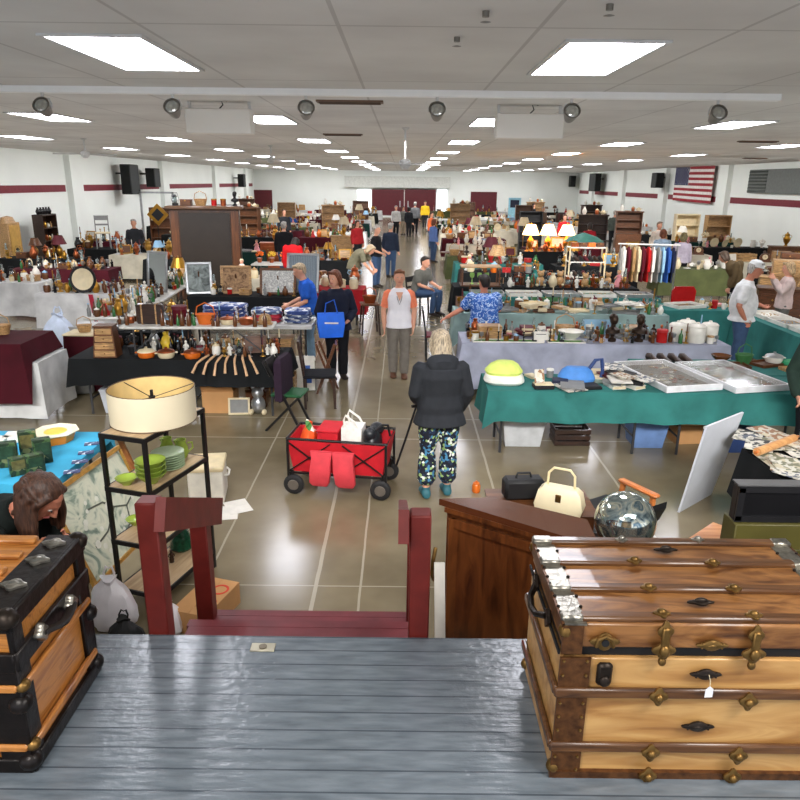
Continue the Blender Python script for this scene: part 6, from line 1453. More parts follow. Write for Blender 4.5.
MB().loft([[Vector((x,y,z)) for x, z in ((-.24,.6),(.24,.6),(.25,.86),(.19,.95),(-.19,.95),(-.25,.86))] for y in (-.025,.025)]).build('backrest', pal('red', True), t); MB().box((0,-.2,.45), (.48,.44,.05), bev=.02).build('seat', pal('red', True), t)
for sx in (-1,1):
    MB().tube([(sx*.22,-.38,0),(sx*.22,-.36,.44)], .014, 6).build('leg', pal('silver'), t); MB().tube([(sx*.22,.02,0),(sx*.22,.0,.65)], .014, 6).build('leg', pal('silver'), t)
# clothes rack and shoe shelf
t = thing('clothes_rack', 'white tube clothes rack hung with garments, right of the shoe shelves', 'clothes rack', (5.95,17.2,0), -.15)
for s in (-1,1): MB().tube([(s*.66,0,0.02),(s*.66,0,1.53)], .018, 8).build('post', pal('silver'), t); MB().tube([(s*.66,-.25,.02),(s*.66,.25,.02)], .018, 8).build('foot_bar', pal('silver'), t)
MB().tube([(-.72,0,1.53),(.72,0,1.53)], .018, 8).build('hanging_rail', pal('white'), t)
for i, (c, w) in enumerate((('white','white'),('maroon','maroon'),('tan','tan'),('cream','cream'),('maroon','dark red'),('red','red'),('white','white'),('grey','grey'),('light blue','pale denim'),('blue','blue denim'),('navy','navy'))):
    x = -.575+.115*i
    put('garment', (5.95+x*math.cos(-.15),17.2+x*math.sin(-.15),1.4), -.15+.05*math.sin(i*3), c, desc='hanging on the clothes rack', s=1., lab_color=w, m=cloth('rack '+c, PAL[c]))
t = thing('shoe_rack', 'white wire shelf rack of dark shoes left of the clothes rack', 'rack', (4.35,16.8,0), 0)
for s in (-1,1):
    for q in (-1,1): MB().box((s*.42,q*.17,.75), (.03,.03,1.5)).build('upright', pal('cream'), t)
for z in (.45,.8,1.15,1.48): MB().box((0,0,z), (.86,.36,.02)).build('shelf', pal('white'), t)
for k2, z in enumerate((.46,.81,1.16)):
    for i in range(7): put('shoe', (4.0+.115*i,16.8,z+.002), .1*(i % 2), ['black','dark brown','black','maroon','black','dark brown','black'][i], desc='on %s shelf of the shoe rack' % ('bottom','middle','top')[k2], s=1.2)
for i in range(4): put('box', (4.06+.2*i,16.8,1.492), 0, ['copper','brown','orange','brown'][i], desc='on top of the shoe rack', s=.7)
# ================================================================ left side tables
table(-4.12,-2.8,8.47,9.22,.745,'left table under the long black cloth left of aisle'); table(-2.78,-1.48,8.47,9.22,.745,'right table under the long black cloth left of aisle')
drape(-4.12,-1.48,8.47,9.22,.75,(.33,.3,.3,.36),black_cl,'long black cloth on the nearest table left of the aisle',seed=24,amp=.03)
t = thing('riser_shelf', 'white topped riser table standing on the long black cloth', 'table', (-2.58,8.86,.756), .05)
MB().box((0,0,.36), (1.92,.4,.035), bev=.01).build('table_top', ttop_m, t)
for s in (-1,1):
    for q in (-1,1): MB().cyl((s*.8,q*.15,0), (s*.8,q*.15,.35), .013, n=8).build('leg', leg_m, t)
    MB().bar((s*.8,-.15,.05), (s*.45,-.15,.345), .014).build('brace', leg_m, t)
DR = 'on the white riser'
RZ = 1.136
drum = mat('oxblood leather', (84,32,28), .4, 0, .2)
t = put('suitcase', (-3.2,8.84,RZ), 0, 'dark brown', 'tan', label='dark brown leather case at left end of the white riser', s=.6)
put('tin', (-2.83,8.86,RZ), 0, 'maroon', 'maroon', label='large maroon drum tin on the white riser', s=1.5)
put('basket', (-2.5,8.86,RZ), 0, 'orange', label='orange brown basket in middle of the white riser', s=.85)
for i, (x, c) in enumerate(((-2.22,'cream'),(-1.98,'copper'))): put('casserole', (x,8.86,RZ+.002), .2, c, 'copper', DR, .72)
t = put('mantel_clock', (-1.74,8.86,RZ+.004), 0, 'tan', label='tan wooden mantel clock at right end of the white riser', s=.6)
scatter(-3.5,-1.65,8.68,8.73,RZ,DR,{'mug':'copper,orange,cream','bottle':'brown','tin':'copper,orange'},12,51,smin=.6,smax=.75)
scatter(-3.5,-1.66,8.69,9.03,RZ,DR,{'basket':'brown,copper,tan','box':'brown,dark brown,tan','casserole':'copper,cream','tin':'brown,maroon','jar':'copper,brown','mug':'copper'},24,151,smin=.55,smax=.85)
scatter(-4.05,-1.55,9.05,9.21,.757,'at back of the long black cloth',{'jar':'brown,tan','vase':'silver,black','tin':'silver,brown','figurine':'white,brown'},22,152,smin=.6,smax=.9)
# tapered chest of drawers on the black cloth
t = thing('spice_chest', 'small tapered brown chest of four drawers on the black cloth', 'chest', (-3.7,8.62,.757), .05)
MB().loft([[Vector((p*a,q*b_,z)) for p, q in ((-1,-1),(1,-1),(1,1),(-1,1))] for z, a, b_ in ((0,.145,.11),(.38,.11,.09),(.38,.12,.1),(.4,.12,.1))]).build('case', pal('brown'), t)
for q in range(4):
    a = .125-.009*q; o = MB().box((0,-.108+.0055*q*.95,.055+.092*q), (2*a,.012,.075), bev=.004).build('drawer', pal('tan'), t); MB().ball((0,-.12+.005*q,.055+.092*q), .009).build('knob', brass, o)
DK = 'at front of the long black cloth'
for i, (x, c, a) in enumerate(((-3.2,'orange','cream'),(-2.95,'cream','copper'),(-2.62,'orange','copper'))): put('casserole', (x,8.58,.757), .3*i, c, a, DK, .8)
put('flower_pot', (-3.45,8.78,.757), 0, 'black', 'black', label='dark leafy pot behind the tapered chest', s=.7); put('vase', (-3.05,8.92,.757), 0, 'yellow', label='yellow vase under the white riser', s=.9)
scatter(-2.45,-1.6,8.68,9.1,.757,'under the white riser',{'box':'tan,brown','framed_picture':'tan,brown','figurine':'brown,white','suitcase':'dark brown','book':'brown'},18,53,smin=.55,smax=.75)
scatter(-3.4,-2.5,8.7,9.15,.757,'under the left half of the white riser',{'candlestick':'silver,black','bottle':'grey,black','vase':'silver','figurine':'white','tin':'grey'},16,54,smin=.6,smax=.8)
for x0_, x1_, y0_, y1_, z_, d_, n_, s0, s1 in ((.95,4.55,9.68,10.36,.757,'among the wares on the lavender cloth',150,.5,.85),(1.0,4.55,11.98,12.68,.757,'among the wares on the pale teal cloth',130,.5,.95),(1.2,5.0,15.12,15.82,.757,'among the wares of the fourth row',60,.6,1.),(-3.5,-1.66,8.69,9.03,RZ,'among the wares of the white riser',60,.5,.85),(-2.5,-1.55,8.62,9.1,.757,'beneath the right half of the riser',30,.5,.75),(4.8,6.5,12.53,13.2,.757,'among the wares of the rear teal counter',5,.5,.7),(-4.05,-2.0,13.5,14.15,.757,'between the leaning framed pictures',24,.6,.9)):
    scatter(x0_,x1_,y0_,y1_,z_,d_,small,n_,int(n_*7+y0_*10),smin=s0,smax=s1,gap=.004,tries=60)
bone = mat('turned pale wood', (206,166,126), .5)
for i in range(7):
    x = -2.42+.085*i
    solo('chair_spindle', MB().tube([(0,.05,.03),(.012*i-.03,-.09,.022),(.03*i-.09,-.165,-.02),(.05*i-.15,-.205,-.14-.015*(i % 3))], [.012,.016,.013,.018], 8), bone, 'turned pale wooden spindle hanging over black cloth, %s from left of seven' % ORD[i], 'spindle', (x,8.55,.757), 0, 'pale turned spindles over the black cloth edge')
# under the black cloth
put('carton', (-2.36,8.8,0), 0, 'tan', label='flat open carton on floor under right part of the black cloth', s=1.2, m=cardb); tub(-2.9,9.55,mat('grey tub', (150,152,156), .4),'grey plastic tub on floor behind the black cloth',.4,.35,.3); put('plush_toy', (-1.84,8.66,0), 0, 'silver', label='silvery bundled thing on floor under the black cloth', s=1.2, word='bundle', cat='bundle', name='bundle')
put('framed_picture', (-2.08,8.6,0), .1, 'cream', 'grey', label='small pale picture leaning on floor under the black cloth', s=.7); put('carton', (-1.92,9.02,0), .0, 'tan', label='low wooden brown box on floor under the black cloth right end', s=.8, m=pal('brown'))
tub(-3.62,8.75,mat('frosted tub', (186,190,198), .4),'frosted white tub on floor under left end of the black cloth',.46,.36,.3)
# folding stool with green seat and the dark chair
t = thing('folding_chair', 'black folding chair with green seat beside the black cloth table', 'chair', (-1.36,8.12,0), PI/2-.15)
# (faces the aisle)
for s in (-1,1): MB().bar((s*.19,-.22,0), (s*.19,.2,.88), .022, .028).build('leg', blackmetal, t); MB().bar((s*.165,.24,0), (s*.165,-.2,.46), .022, .028).build('leg', blackmetal, t)
MB().box((0,-.03,.455), (.36,.38,.03), bev=.01).build('seat', mat('green seat', (20,78,40), .6), t); MB().box((0,.19,.78), (.4,.02,.2), rot=(-.45,0,0), bev=.008).build('backrest', blackmetal, t)
t2 = thing('coat', 'dark plum coat hung over the back of the green seated chair', 'coat', (-1.4,8.12,0), PI/2-.15)
MB().loft([[Vector((x,y,z)) for x, y in ((-.22,-.04),(0,-.055),(.22,-.04),(.22,.05),(0,.07),(-.22,.05))] for z in (.4,.6,.86)]+[[Vector((x,y,.91)) for x, y in ((-.18,-.02),(0,-.03),(.18,-.02),(.18,.03),(0,.04),(-.18,.03))]]).build('coat_body', cloth('plum', (44,30,44)), t2); MB().tube([(.2,.06,.84),(.26,.07,.6),(.25,.06,.38)], .045, 8).build('sleeve', cloth('plum', (44,30,44)), t2)
put('chair', (-1.08,9.05,0), PI/2+.1, 'dark brown', 'black', label='dark wooden chair with black seat facing the aisle', m=pal('dark brown'), am=blackc, s=1.)
# textile table
table(-3.1,-1.3,9.95,10.65,.895,'table holding the stacked textiles behind the white riser'); drape(-3.1,-1.3,9.95,10.65,.9,(.05,.05,.05,.05),white_cl,'white cover under the stacked textiles',seed=26,amp=.004,flare=.0)
quilt = [ramp_mat('blue white quilt', [(0,(54,72,130)), (.4,(222,222,226)), (.65,(120,136,180)), (.85,(236,236,238))], 'voronoi', (1,1,1), .85, const=True, nscale=16), ramp_mat('red stripe quilt', [(0,(166,36,52)), (.45,(226,214,210)), (.6,(180,50,66)), (.85,(70,80,130))], 'voronoi', (1,1,3), .85, const=True, nscale=14), ramp_mat('navy stripe quilt', [(0,(44,60,104)), (.45,(206,210,216)), (.7,(90,104,140)), (.85,(226,226,226))], 'voronoi', (1,1,3), .85, const=True, nscale=14)]
def foldpile(x, y, z, w, d, n, ms, what, rz=0.):
    for i in range(n):
        t = thing('folded_quilt', '%s folded quilt, %s of its pile of %s' % (what, ('lowest','second','third','fourth','topmost')[i if i < n-1 else 4], NUM[n-1]), 'quilt', (x+.01*(i % 2),y,z+i*.062), rz+.06*(i % 3-1), what+' quilts in one pile')
        MB().loft([ring((0,0,zz), V(1,0,0), V(0,1,0), w/2*k_, d/2*k_, 20, 4.5) for zz, k_ in ((0,.9),(.012,1.),(.026,1.),(.031,.96),(.036,1.),(.05,1.),(.06,.88))]).build('folds', ms[i % len(ms)], t)
foldpile(-2.6,10.28,.907,.62,.42,4,[quilt[0]],'blue and white patterned'); foldpile(-1.99,10.28,.907,.44,.42,3,[quilt[1],quilt[1],quilt[2]],'red striped',.05); foldpile(-1.53,10.28,.907,.38,.42,3,[quilt[2],quilt[2],quilt[0]],'navy striped')
put('crate', (-1.75,9.66,0), 0, 'tan', label='tan slatted crate standing under the textile table', s=1.3); put('dresser', (-1.98,10.28,0), 0, 'tan', label='low tan wooden cabinet under the textile table', s=.72)
t = thing('sign_board', 'white sign with blue figure leaning beneath the textile table', 'sign', (-1.36,9.72,0), .1)
MB().box((0,0,.26), (.26,.02,.5), rot=(-.12,0,0)).build('panel', pal('white'), t); MB().box((.03,-.02,.2), (.11,.006,.16), rot=(-.12,0,0)).box((.03,-.003,.34), (.07,.006,.07), rot=(-.12,0,0)).build('figure_print', pal('blue'), t)
t = thing('folding_easel', 'brown wooden folding luggage stand at aisle end of the textile table', 'stand', (-1.06,9.72,0), .1)
for s in (-1,1): MB().bar((s*.02-.12,s*.14,0), (s*.02+.14,s*.14,.72), .03).build('leg', pal('brown'), t); MB().bar((s*.02+.14,s*.11,0), (s*.02-.12,s*.11,.72), .03).build('leg', pal('brown'), t)
for x in (-.12,.14): MB().bar((x,-.15,.7), (x,.15,.7), .02).build('strap_bar', pal('brown'), t)
# framed pictures on black table
table(-4.1,-1.95,13.45,14.2,.745,'table under black cloth carrying the large framed pictures'); drape(-4.1,-1.95,13.45,14.2,.75,(.5,.5,.3,.5),black_cl,'black cloth beneath the leaning framed pictures',seed=28)
def bigframe(x, y, w, h, rz, fm_, pm, label, lean=-.2, z=.757):
    REG.extend([(x+dx_*w*.3,y+.05,.16,z) for dx_ in (-1.2,-.4,.4,1.2)]); t = thing('framed_picture', label, 'picture', (x,y,z), rz); M_ = Euler((lean,0,0)).to_matrix().to_4x4()
    b = MB(); b.M = M_
    for s in (-1,1): b.box((s*(w/2-.025),0,h/2), (.05,.035,h), bev=.008).box((0,0,h/2+s*(h/2-.025)), (w,.035,.05), bev=.008)
    b.build('frame', fm_, t); b = MB(); b.M = M_; b.box((0,.005,h/2), (w-.08,.008,h-.08)); b.build('picture', pm, t); MB().bar((0,.03,h*.7), (0,-lean*h+.12,.004), .025).build('prop_leg', pal('brown'), t)
sketch = ramp_mat('grey sketch', [(.35,(214,212,206)), (.5,(150,150,146)), (.62,(206,204,198))], 'noise', (1,1,1), .5, 4, 3, nscale=7)
bigframe(-2.42,13.75,.72,.52,0,pal('brown'),sketch,'brown framed grey sketch leaning at front of the black picture table')
bigframe(-3.25,13.8,.6,.55,.1,pal('tan'),ramp_mat('woven brown', [(.3,(92,66,46)), (.6,(170,136,100)), (.8,(120,90,66))], 'noise', (1,1,1), .8, 5, 1, nscale=14),'brown floral tapestry picture leaning left of the grey sketch')
bigframe(-3.95,13.72,.5,.62,.25,pal('silver'),ramp_mat('dark print', [(.3,(46,52,50)), (.6,(150,160,156)), (.8,(70,76,74))], 'noise', (1,1,1), .5, 3, 1, nscale=6),'grey framed dark print leaning at left of picture table')
bigframe(-1.98,14.05,.66,.78,-.1,pal('silver'),ramp_mat('grey stripes fabric', [(.35,(120,132,140)), (.5,(196,200,200)), (.65,(96,110,120))], 'wave', (1,.1,.1), .8, 2, 2, nscale=9),'large grey streaked panel at the aisle end of picture table')
put('plate', (-1.75,13.6,.757), 0, 'maroon', label='maroon dish at aisle end of the black picture table', s=1.)
table(-2.05,-.78,14.5,15.2,.745,'table under bright red cloth left of the aisle'); drape(-2.05,-.78,14.5,15.2,.75,(.5,.5,.3,.5),clothm('red', (176,32,40)),'bright red cloth on a table at the left edge of the aisle',seed=41)
scatter(-2.0,-.82,14.54,15.16,.757,'on the bright red cloth',{'basket':'brown,copper','casserole':'copper,tan','vase':'copper,brown','bowl':'tan,copper','box':'brown,cream','urn':'copper','jar':'cream'},26,141,smin=.9,smax=1.3)
t = thing('stool', 'dark wooden stool standing before the bright red cloth', 'stool', (-.62,13.75,0), .2)
MB().box((0,0,.6), (.36,.36,.04), bev=.01).build('seat', pal('brown'), t)
for sx in (-1,1):
    for sy in (-1,1): MB().bar((sx*.14,sy*.14,.58), (sx*.18,sy*.18,0), .035).build('leg', pal('dark brown'), t)
    MB().bar((sx*.165,-.165,.2), (sx*.165,.165,.2), .025).build('stretcher', pal('dark brown'), t)
put('basket', (-.62,13.75,.622), 0, 'copper', label='round copper brown basket on the dark wooden stool', s=.95)
# slanted long white tables with wares
for i, (ya, yb) in enumerate(((11.2,12.98),(13.0,14.78),(14.8,16.6))): table(-5.2-.06*i,-4.42-.08*i,ya,yb,.745,'bare white table running away from the stage, %s of three' % ('nearest','middle','farthest')[i],rz=.07)
DW = 'on the nearest bare white table'
scatter(-5.1,-4.5,11.35,12.9,.747,DW,{'figurine':'white,cream,tan','vase':'white,green,gold','bottle':'brown,green','plush_toy':'yellow,red,white','candlestick':'silver,brass','basket':'tan','doll':'red,white','box':'white,brown','flower_pot':'gold','jar':'white','urn':'silver','mug':'white,copper','tin':'red,gold'},46,61,smin=.8,smax=1.15)
scatter(-5.2,-4.6,13.1,14.7,.747,'on the middle bare white table',{'book':'brown,grey,green','vase':'white,light blue','lantern':'black','framed_picture':'black,silver','figurine':'white,red','plush_toy':'white','jar':'cream','mirror':'silver','mug':'white','figurine':'white,brown'},34,62,smin=.8,smax=1.2)
scatter(-5.25,-4.65,14.9,16.5,.747,'on the farthest bare white table',{'framed_picture':'tan,silver','box':'brown','vase':'green','table_lamp':'gold','figurine':'white','jar':'tan'},26,63)
bigframe(-4.5,12.5,.42,.6,-.9,pal('black'),ramp_mat('black white print', [(.4,(26,28,28)), (.5,(200,204,200))], 'voronoi', (1,1,1), .5, const=True, nscale=12),'black and white print leaning against the bare white table',-.3,0.0)
for x0_, x1_, y0_, y1_, d_, n_ in ((-5.12,-4.5,11.25,12.95,'crowding the nearest bare white table',70),(-5.2,-4.6,13.05,14.75,'crowding the middle bare white table',60),(-5.25,-4.65,14.85,16.55,'crowding the farthest bare white table',50),(-7.05,-5.6,13.63,14.32,'crowding the stiff white cloth',40),(-10.1,-7.8,14.98,15.67,'crowding the swagged white cloth',40),(-9.5,-7.3,17.33,18.07,'crowding the dark red cloth',40)):
    scatter(x0_,x1_,y0_,y1_,.757 if 'cloth' in d_ else .747,d_,small,n_,int(n_*5+y0_*10),smin=.65,smax=1.05,gap=.004,tries=60)
# jumble in front of the wardrobe, between the black cloth and the white tables
table(-4.02,-3.2,9.9,10.9,.745,'table crowded with silver and brass behind the tapered chest'); drape(-4.02,-3.2,9.9,10.9,.75,(.5,.3,.3,.5),cream_cl,'cream cloth under the silver and brass behind the tapered chest',seed=29)
scatter(-4.0,-3.22,9.92,10.88,.757,'on the cream cloth of silver',{'candelabra':'silver,brass','teapot':'silver,silver','urn':'brass,silver','candlestick':'brass,silver','bowl':'silver','vase':'brown,gold','figurine':'brown,white','pitcher':'silver','basket':'brown','box':'brown','mug':'silver,white'},48,64,smin=.85,smax=1.25)
t = thing('small_stand', 'small red cloth covered stand left of the tapered chest', 'table', (-4.48,9.75,0), 0)
MB().loft([ring((0,0,z), V(1,0,0), V(0,1,0), a, a*.8, 20, 5) for z, a in ((0.02,.31),(.4,.28),(.78,.26),(.8,.25))]).build('cloth_cover', maroon_cl, t); MB().box((0,0,.81), (.48,.38,.02)).build('table_top', pal('cream'), t)
put('basket', (-4.48,9.75,.822), .2, 'tan', label='shallow tan basket on the small red cloth stand', s=.7); 
table(-3.98,-3.0,9.34,9.74,.9,'taller table of silver right behind the tapered chest'); drape(-3.98,-3.0,9.34,9.74,.905,(.3,.3,.04,.3),black_cl,'short black cloth under silver right behind the tapered chest',seed=43)
scatter(-3.95,-3.02,9.36,9.72,.912,'on the taller table of silver',{'teapot':'silver','urn':'silver,brass','candlestick':'brass,silver','bowl':'silver','vase':'silver,gold','mug':'silver','goblet':'silver','pitcher':'silver','figurine':'brown'},44,153,smin=.6,smax=1.05,gap=.003)
# left maroon over white table
table(-6.4,-4.42,8.25,8.98,.745,'table under white and maroon cloths at the left edge'); drape(-6.4,-4.42,8.25,8.98,.75,(.7,.68,.3,.5),white_cl,'white floor length cloth under the maroon cloth at left edge',seed=30,amp=.02,per=.4,flare=.03)
drape(-6.3,-4.55,8.16,8.95,1.0,(.72,.235,.235,.235),maroon_cl,'deep maroon cloth draped over the white cloth at left edge',seed=31,amp=.02,per=.6,flare=.08)
for i, (x, c, s) in enumerate(((-5.75,'tan',1.2),(-5.35,'gold',1.),(-5.5,'brown',.8))): put('box', (x,8.75,1.006+.17*(i == 2)), .1*i, c, desc='on the maroon cloth at left edge', s=s)
put('basket', (-5.05,8.7,1.006), 0, 'tan', label='tan basket at right end of the maroon cloth', s=.8)
bag('pale blue shopping bag standing beyond the maroon cloth', (-6.05,12.2,0), .28,.2,.62, mat('pale blue bag', (196,208,228), .5, 0, .08, 10, .4), 15, 'shopping_bag')
t = thing('floor_case', 'open white and grey case with papers between maroon and black cloths', 'case', (-4.55,8.95+.55,0), .3)
MB().box((0,0,.16), (.42,.3,.3), bev=.02).build('body', pal('grey'), t); MB().box((-.05,-.1,.38), (.4,.02,.3), rot=(-.7,0,.1)).build('lid', pal('white'), t)
for i in range(2): put('carton', (-4.9,10.75,0.36*i), .1*i, 'white', label='white carton stacked on the floor behind maroon stand, %s' % ('lower','upper')[i], s=1.2, m=mat('white carton', (206,206,206), .7))
# white table and draped white table further left
table(-7.1,-5.55,13.6,14.35,.745,'table under the stiff white cloth left of the bare white tables'); drape(-7.1,-5.55,13.6,14.35,.75,(.68,.68,.3,.68),white_cl,'stiff white cloth with a red ribbon hanging, left of bare tables',seed=33,amp=.012)
solo('ribbon', MB().slab([V(0,0,0),V(.09,0,0),V(.13,-.01,-.55),V(.06,-.01,-.55)], .006), mat('red ribbon', (170,24,50), .6), 'dark red ribbon hanging down the stiff white cloth', 'ribbon', (-6.05,13.5,.76))
DL = 'on the stiff white cloth'
put('mirror', (-6.35,13.95,.757), .1, 'dark brown', label='dark framed mirror on the stiff white cloth', s=.6)
REG.append((-6.2,13.72,.2,.757)); t = thing('wreath_plate', 'round dark rimmed charger plate standing on the stiff white cloth', 'plate', (-6.2,13.72,1.02), 0); b = MB(); b.M = Matrix.Rotation(PI/2-.15,4,'X'); b.lathe([(0,0),(.18,0),(.26,.03),(.26,.045),(.18,.015),(0,.015)], n=28); b.build('rim', pal('black'), t); b = MB(); b.M = Matrix.Rotation(PI/2-.15,4,'X'); b.lathe([(.19,.03),(.21,.045),(.15,.03),(0,.02)], n=28); b.build('centre', pal('cream'), t)
scatter(-7.05,-5.6,13.65,14.3,.757,DL,{'doll':'white,pink','jar':'white','teapot':'white','figurine':'white,pink,light blue','box':'tan','urn':'white,silver','vase':'white','plate':'white','mug':'white,pink'},36,66,smin=.9,smax=1.3)
table(-10.2,-7.75,14.95,15.7,.745,'table under the swagged white cloth by the left wall'); drape(-10.2,-7.75,14.95,15.7,.75,(.7,.6,.3,.5),white_cl,'white cloth with deep swags near the left wall',seed=34,amp=.09,per=.9,flare=.1)
scatter(-10.1,-7.8,15.0,15.65,.757,'on the swagged white cloth',{'plate':'brown,white','teapot':'white','bowl':'brown,tan','figurine':'white','box':'brown,tan','vase':'blue,white','display_plate':'blue,white','mug':'tan'},30,67)
table(-9.6,-7.2,17.3,18.1,.745,'table under dark red cloth by the left wall'); drape(-9.6,-7.2,17.3,18.1,.75,(.68,.6,.3,.6),maroon_cl,'dark red cloth on the second table by left wall',seed=35)
scatter(-9.5,-7.3,17.35,18.05,.757,'on the dark red cloth by left wall',{'chest':'brown','box':'brown,tan','jar':'white','urn':'white','display_plate':'blue,white','figurine':'white','candlestick':'silver','framed_picture':'brown','mug':'brown'},30,68)
# furniture along the left wall
def furn(kind, x, y, rz, c, lab, s=1., ac=None, m=None): return put(kind, (x,y,0), rz, c, ac, label=lab, s=s, m=m)
t = thing('curio_cabinet', 'tall curio cabinet with gold lit interior against the left wall', 'cabinet', (-11.9,21.7,0), PI/2)
MB().box((0,0,.8), (.7,.35,1.6), bev=.01).build('case', pal('tan'), t); MB().box((0,-.18,.95), (.55,.012,1.15)).build('door', mat('gold lit', (190,150,80), .3), t); MB().lathe([(0,0),(.35,0),(.25,.16),(0,.2)], (0,0,1.6), 16, 1, .5).build('crest', pal('tan'), t)  # glow of the lit interior is only put into the door's gold colour
furn('bookcase',-11.9,24.0,PI/2,'dark brown','dark brown open shelves with ornaments by the left wall',1.); 
t = furn('chair',-9.6,23.0,.4,'grey','grey ladder back chair raised on a table by left wall',1.1,'cream')
t.location.z = .757
table(-10.6,-8.0,22.6,23.5,.745,'table with a chair on it by the left wall'); drape(-10.6,-8.0,22.6,23.5,.75,(.68,.5,.3,.5),black_cl,'black cloth under the ladder back chair by left wall',seed=36)
scatter(-7.9,-6.8,19.0,19.1,.757,'x',{'mug':'white'},0,1); scatter(-10.5,-8.1,22.65,23.45,.757,'beside the ladder back chair',{'urn':'gold','box':'tan,copper','vase':'black,white','table_lamp':'black','figurine':'white,gold','flower_pot':'gold','jar':'brown'},26,69,smin=1.,smax=1.3,avoid=[(-9.6,23.0,.3)])
for i in range(5): put('vase', (-11.9+.0,23.62+.19*i,1.752), 0, 'black', desc='on top of the dark shelves', s=.8)
for i, z in enumerate((.075,.49,.905,1.32)):
    for q in range(4): put(('bowl','vase','jar','figurine')[q], (-11.86,23.7+.2*q,z), 0, ('gold','white','tan','copper')[(q+i) % 4], desc='on the dark shelves by left wall', s=.7)
# wardrobe
wd = wood('dark wardrobe', (44,26,14), (74,44,24), 2, .35)
t = thing('wardrobe', 'tall dark brown wardrobe rising above the stalls left of aisle', 'wardrobe', (-4.92,18.1,0), .18)
MB().box((0,0,1.1), (1.66,.75,2.2), bev=.015).build('case', wd, t); MB().box((0,0,2.24), (1.86,.9,.08), bev=.02).build('cornice', wood('wardrobe top', (70,46,28), (110,76,46), 0), t)
MB().box((0,-.385,1.15), (1.2,.02,1.95), bev=.005).build('door', mat('wardrobe dark panel', (38,30,24), .35, 0, .2, 3), t)
for s in (-1,1): MB().box((s*.72,-.385,1.12), (.18,.02,2.1), bev=.005).build('side_panel', wood('wardrobe stile', (70,38,18), (104,62,32), 2), t)
for i, (x, c, kd) in enumerate(((-5.62,'black','lantern'),(-5.02,'tan','basket'),(-4.7,'red','tin'),(-4.48,'copper','tin'),(-5.36,'brown','box'),(-4.2,'black','bust'))): put(kd, (x,18.1+.18*(x+4.92),2.282), 0, c, 'gold', 'on top of the tall wardrobe', 1.1)
# ================================================================ farther rows
TH = {
 'brass': {'candelabra':'brass,gold','urn':'brass,copper','candlestick':'brass,silver','table_lamp':'gold,brass','mantel_clock':'brown,tan','vase':'gold,copper','lantern':'copper,black','oil_lamp':'brass,copper','bowl':'copper,brass','framed_picture':'gold','box':'brown'},
 'china': {'vase':'white,cream','teapot':'white,cream','plate':'white','bowl':'white,cream','figurine':'white,pink,cream','pitcher':'white,cream','display_plate':'white,blue,cream','urn':'white','jar':'white,tan','mug':'white,cream','goblet':'silver'},
 'wood': {'box':'brown,tan,dark brown','chest':'brown,tan','mantel_clock':'brown','framed_picture':'brown,gold','book':'maroon,brown,green','basket':'tan,brown','radio':'brown','suitcase':'tan,dark brown','crate':'tan','bust':'dark brown','candlestick':'brown'},
 'mixed': {'vase':'orange,green,brown,white','table_lamp':'white,brown,red','doll':'red,pink,white','figurine':'white,gold,brown','plush_toy':'tan,brown','tin':'red,yellow,grey','bottle':'green,brown,grey','framed_picture':'gold,black','flower_pot':'copper,white','jar':'cream,orange','box':'red,tan,brown','oil_lamp':'brass','lantern':'black'},
 'linen': {'book':'white,cream,pink,maroon','box':'white,tan,brown','cushion':'white,red,tan','doll':'white,pink','tray':'silver,brown','tin':'white,pink,red','basket':'tan','jar':'cream','framed_picture':'brown,gold'}}
rowname = ['fifth','sixth','seventh','eighth','ninth','tenth','eleventh','twelfth','thirteenth']
CL = {'black': black_cl, 'white': white_cl, 'cream': cream_cl, 'dark green': dkgreen_cl, 'olive': olive_cl, 'maroon': maroon_cl, 'teal': teal_cl}
rr = random.Random(77)
TALL = tall = [('hutch',-7.9,26.6,'tan'),('bookcase',-10.3,31.,'brown'),('hutch',-6.7,31.2,'brown'),('dresser',-2.2,27.3,'tan'),('bookcase',-8.6,35.5,'dark brown'),('hutch',-3.4,35.6,'tan'),('floor_lamp',-4.9,27.5,'brass'),('floor_lamp',-9.5,28,'black'),('bookcase',-6.4,40.2,'tan'),
        ('hutch',-9.8,45.5,'brown'),('floor_lamp',-2.4,40.5,'gold'),('bookcase',-2.6,45.5,'brown'),('dresser',-4.2,23.8,'copper'),
        ('bookcase',12.9,29.5,'tan'),('bookcase',11.9,30.2,'cream'),('hutch',7.3,27.6,'dark brown'),('bookcase',5.6,31.4,'black'),('hutch',9.9,31.5,'brown'),('floor_lamp',4.6,27.2,'brass'),('floor_lamp',8.2,35.4,'gold'),('hutch',3.2,40,'tan'),('bookcase',6.8,40.4,'brown'),('hutch',10.6,40.6,'dark brown'),
        ('bookcase',4.1,45.7,'brown'),('hutch',8.4,45.8,'tan'),('dresser',13.2,24.6,'brown'),('dresser',12.7,15.6,'tan'),('dresser',10.6,16.2,'brown'),('hutch',13.4,19.5,'brown'),('bookcase',13.6,22.6,'white'),('floor_lamp',2.8,27.4,'white'),('side_table',1.6,24.4,'brown'),('mirror',-2.6,23.6,'gold')]
far = []                                        # x0, x1, y, cloth, theme, n
far += [(-7.2,-5.9,19.8,'black','brass',14), (-2.9,-1.4,18.9,'black','brass',18), (-3.9,-1.6,16.0,'cream','linen',16), (-11.2,-8.9,19.6,'black','brass',16), (-11.6,-9.2,25.4,'maroon','brass',16), (-8.6,-6.4,20.9,'cream','brass',16)]

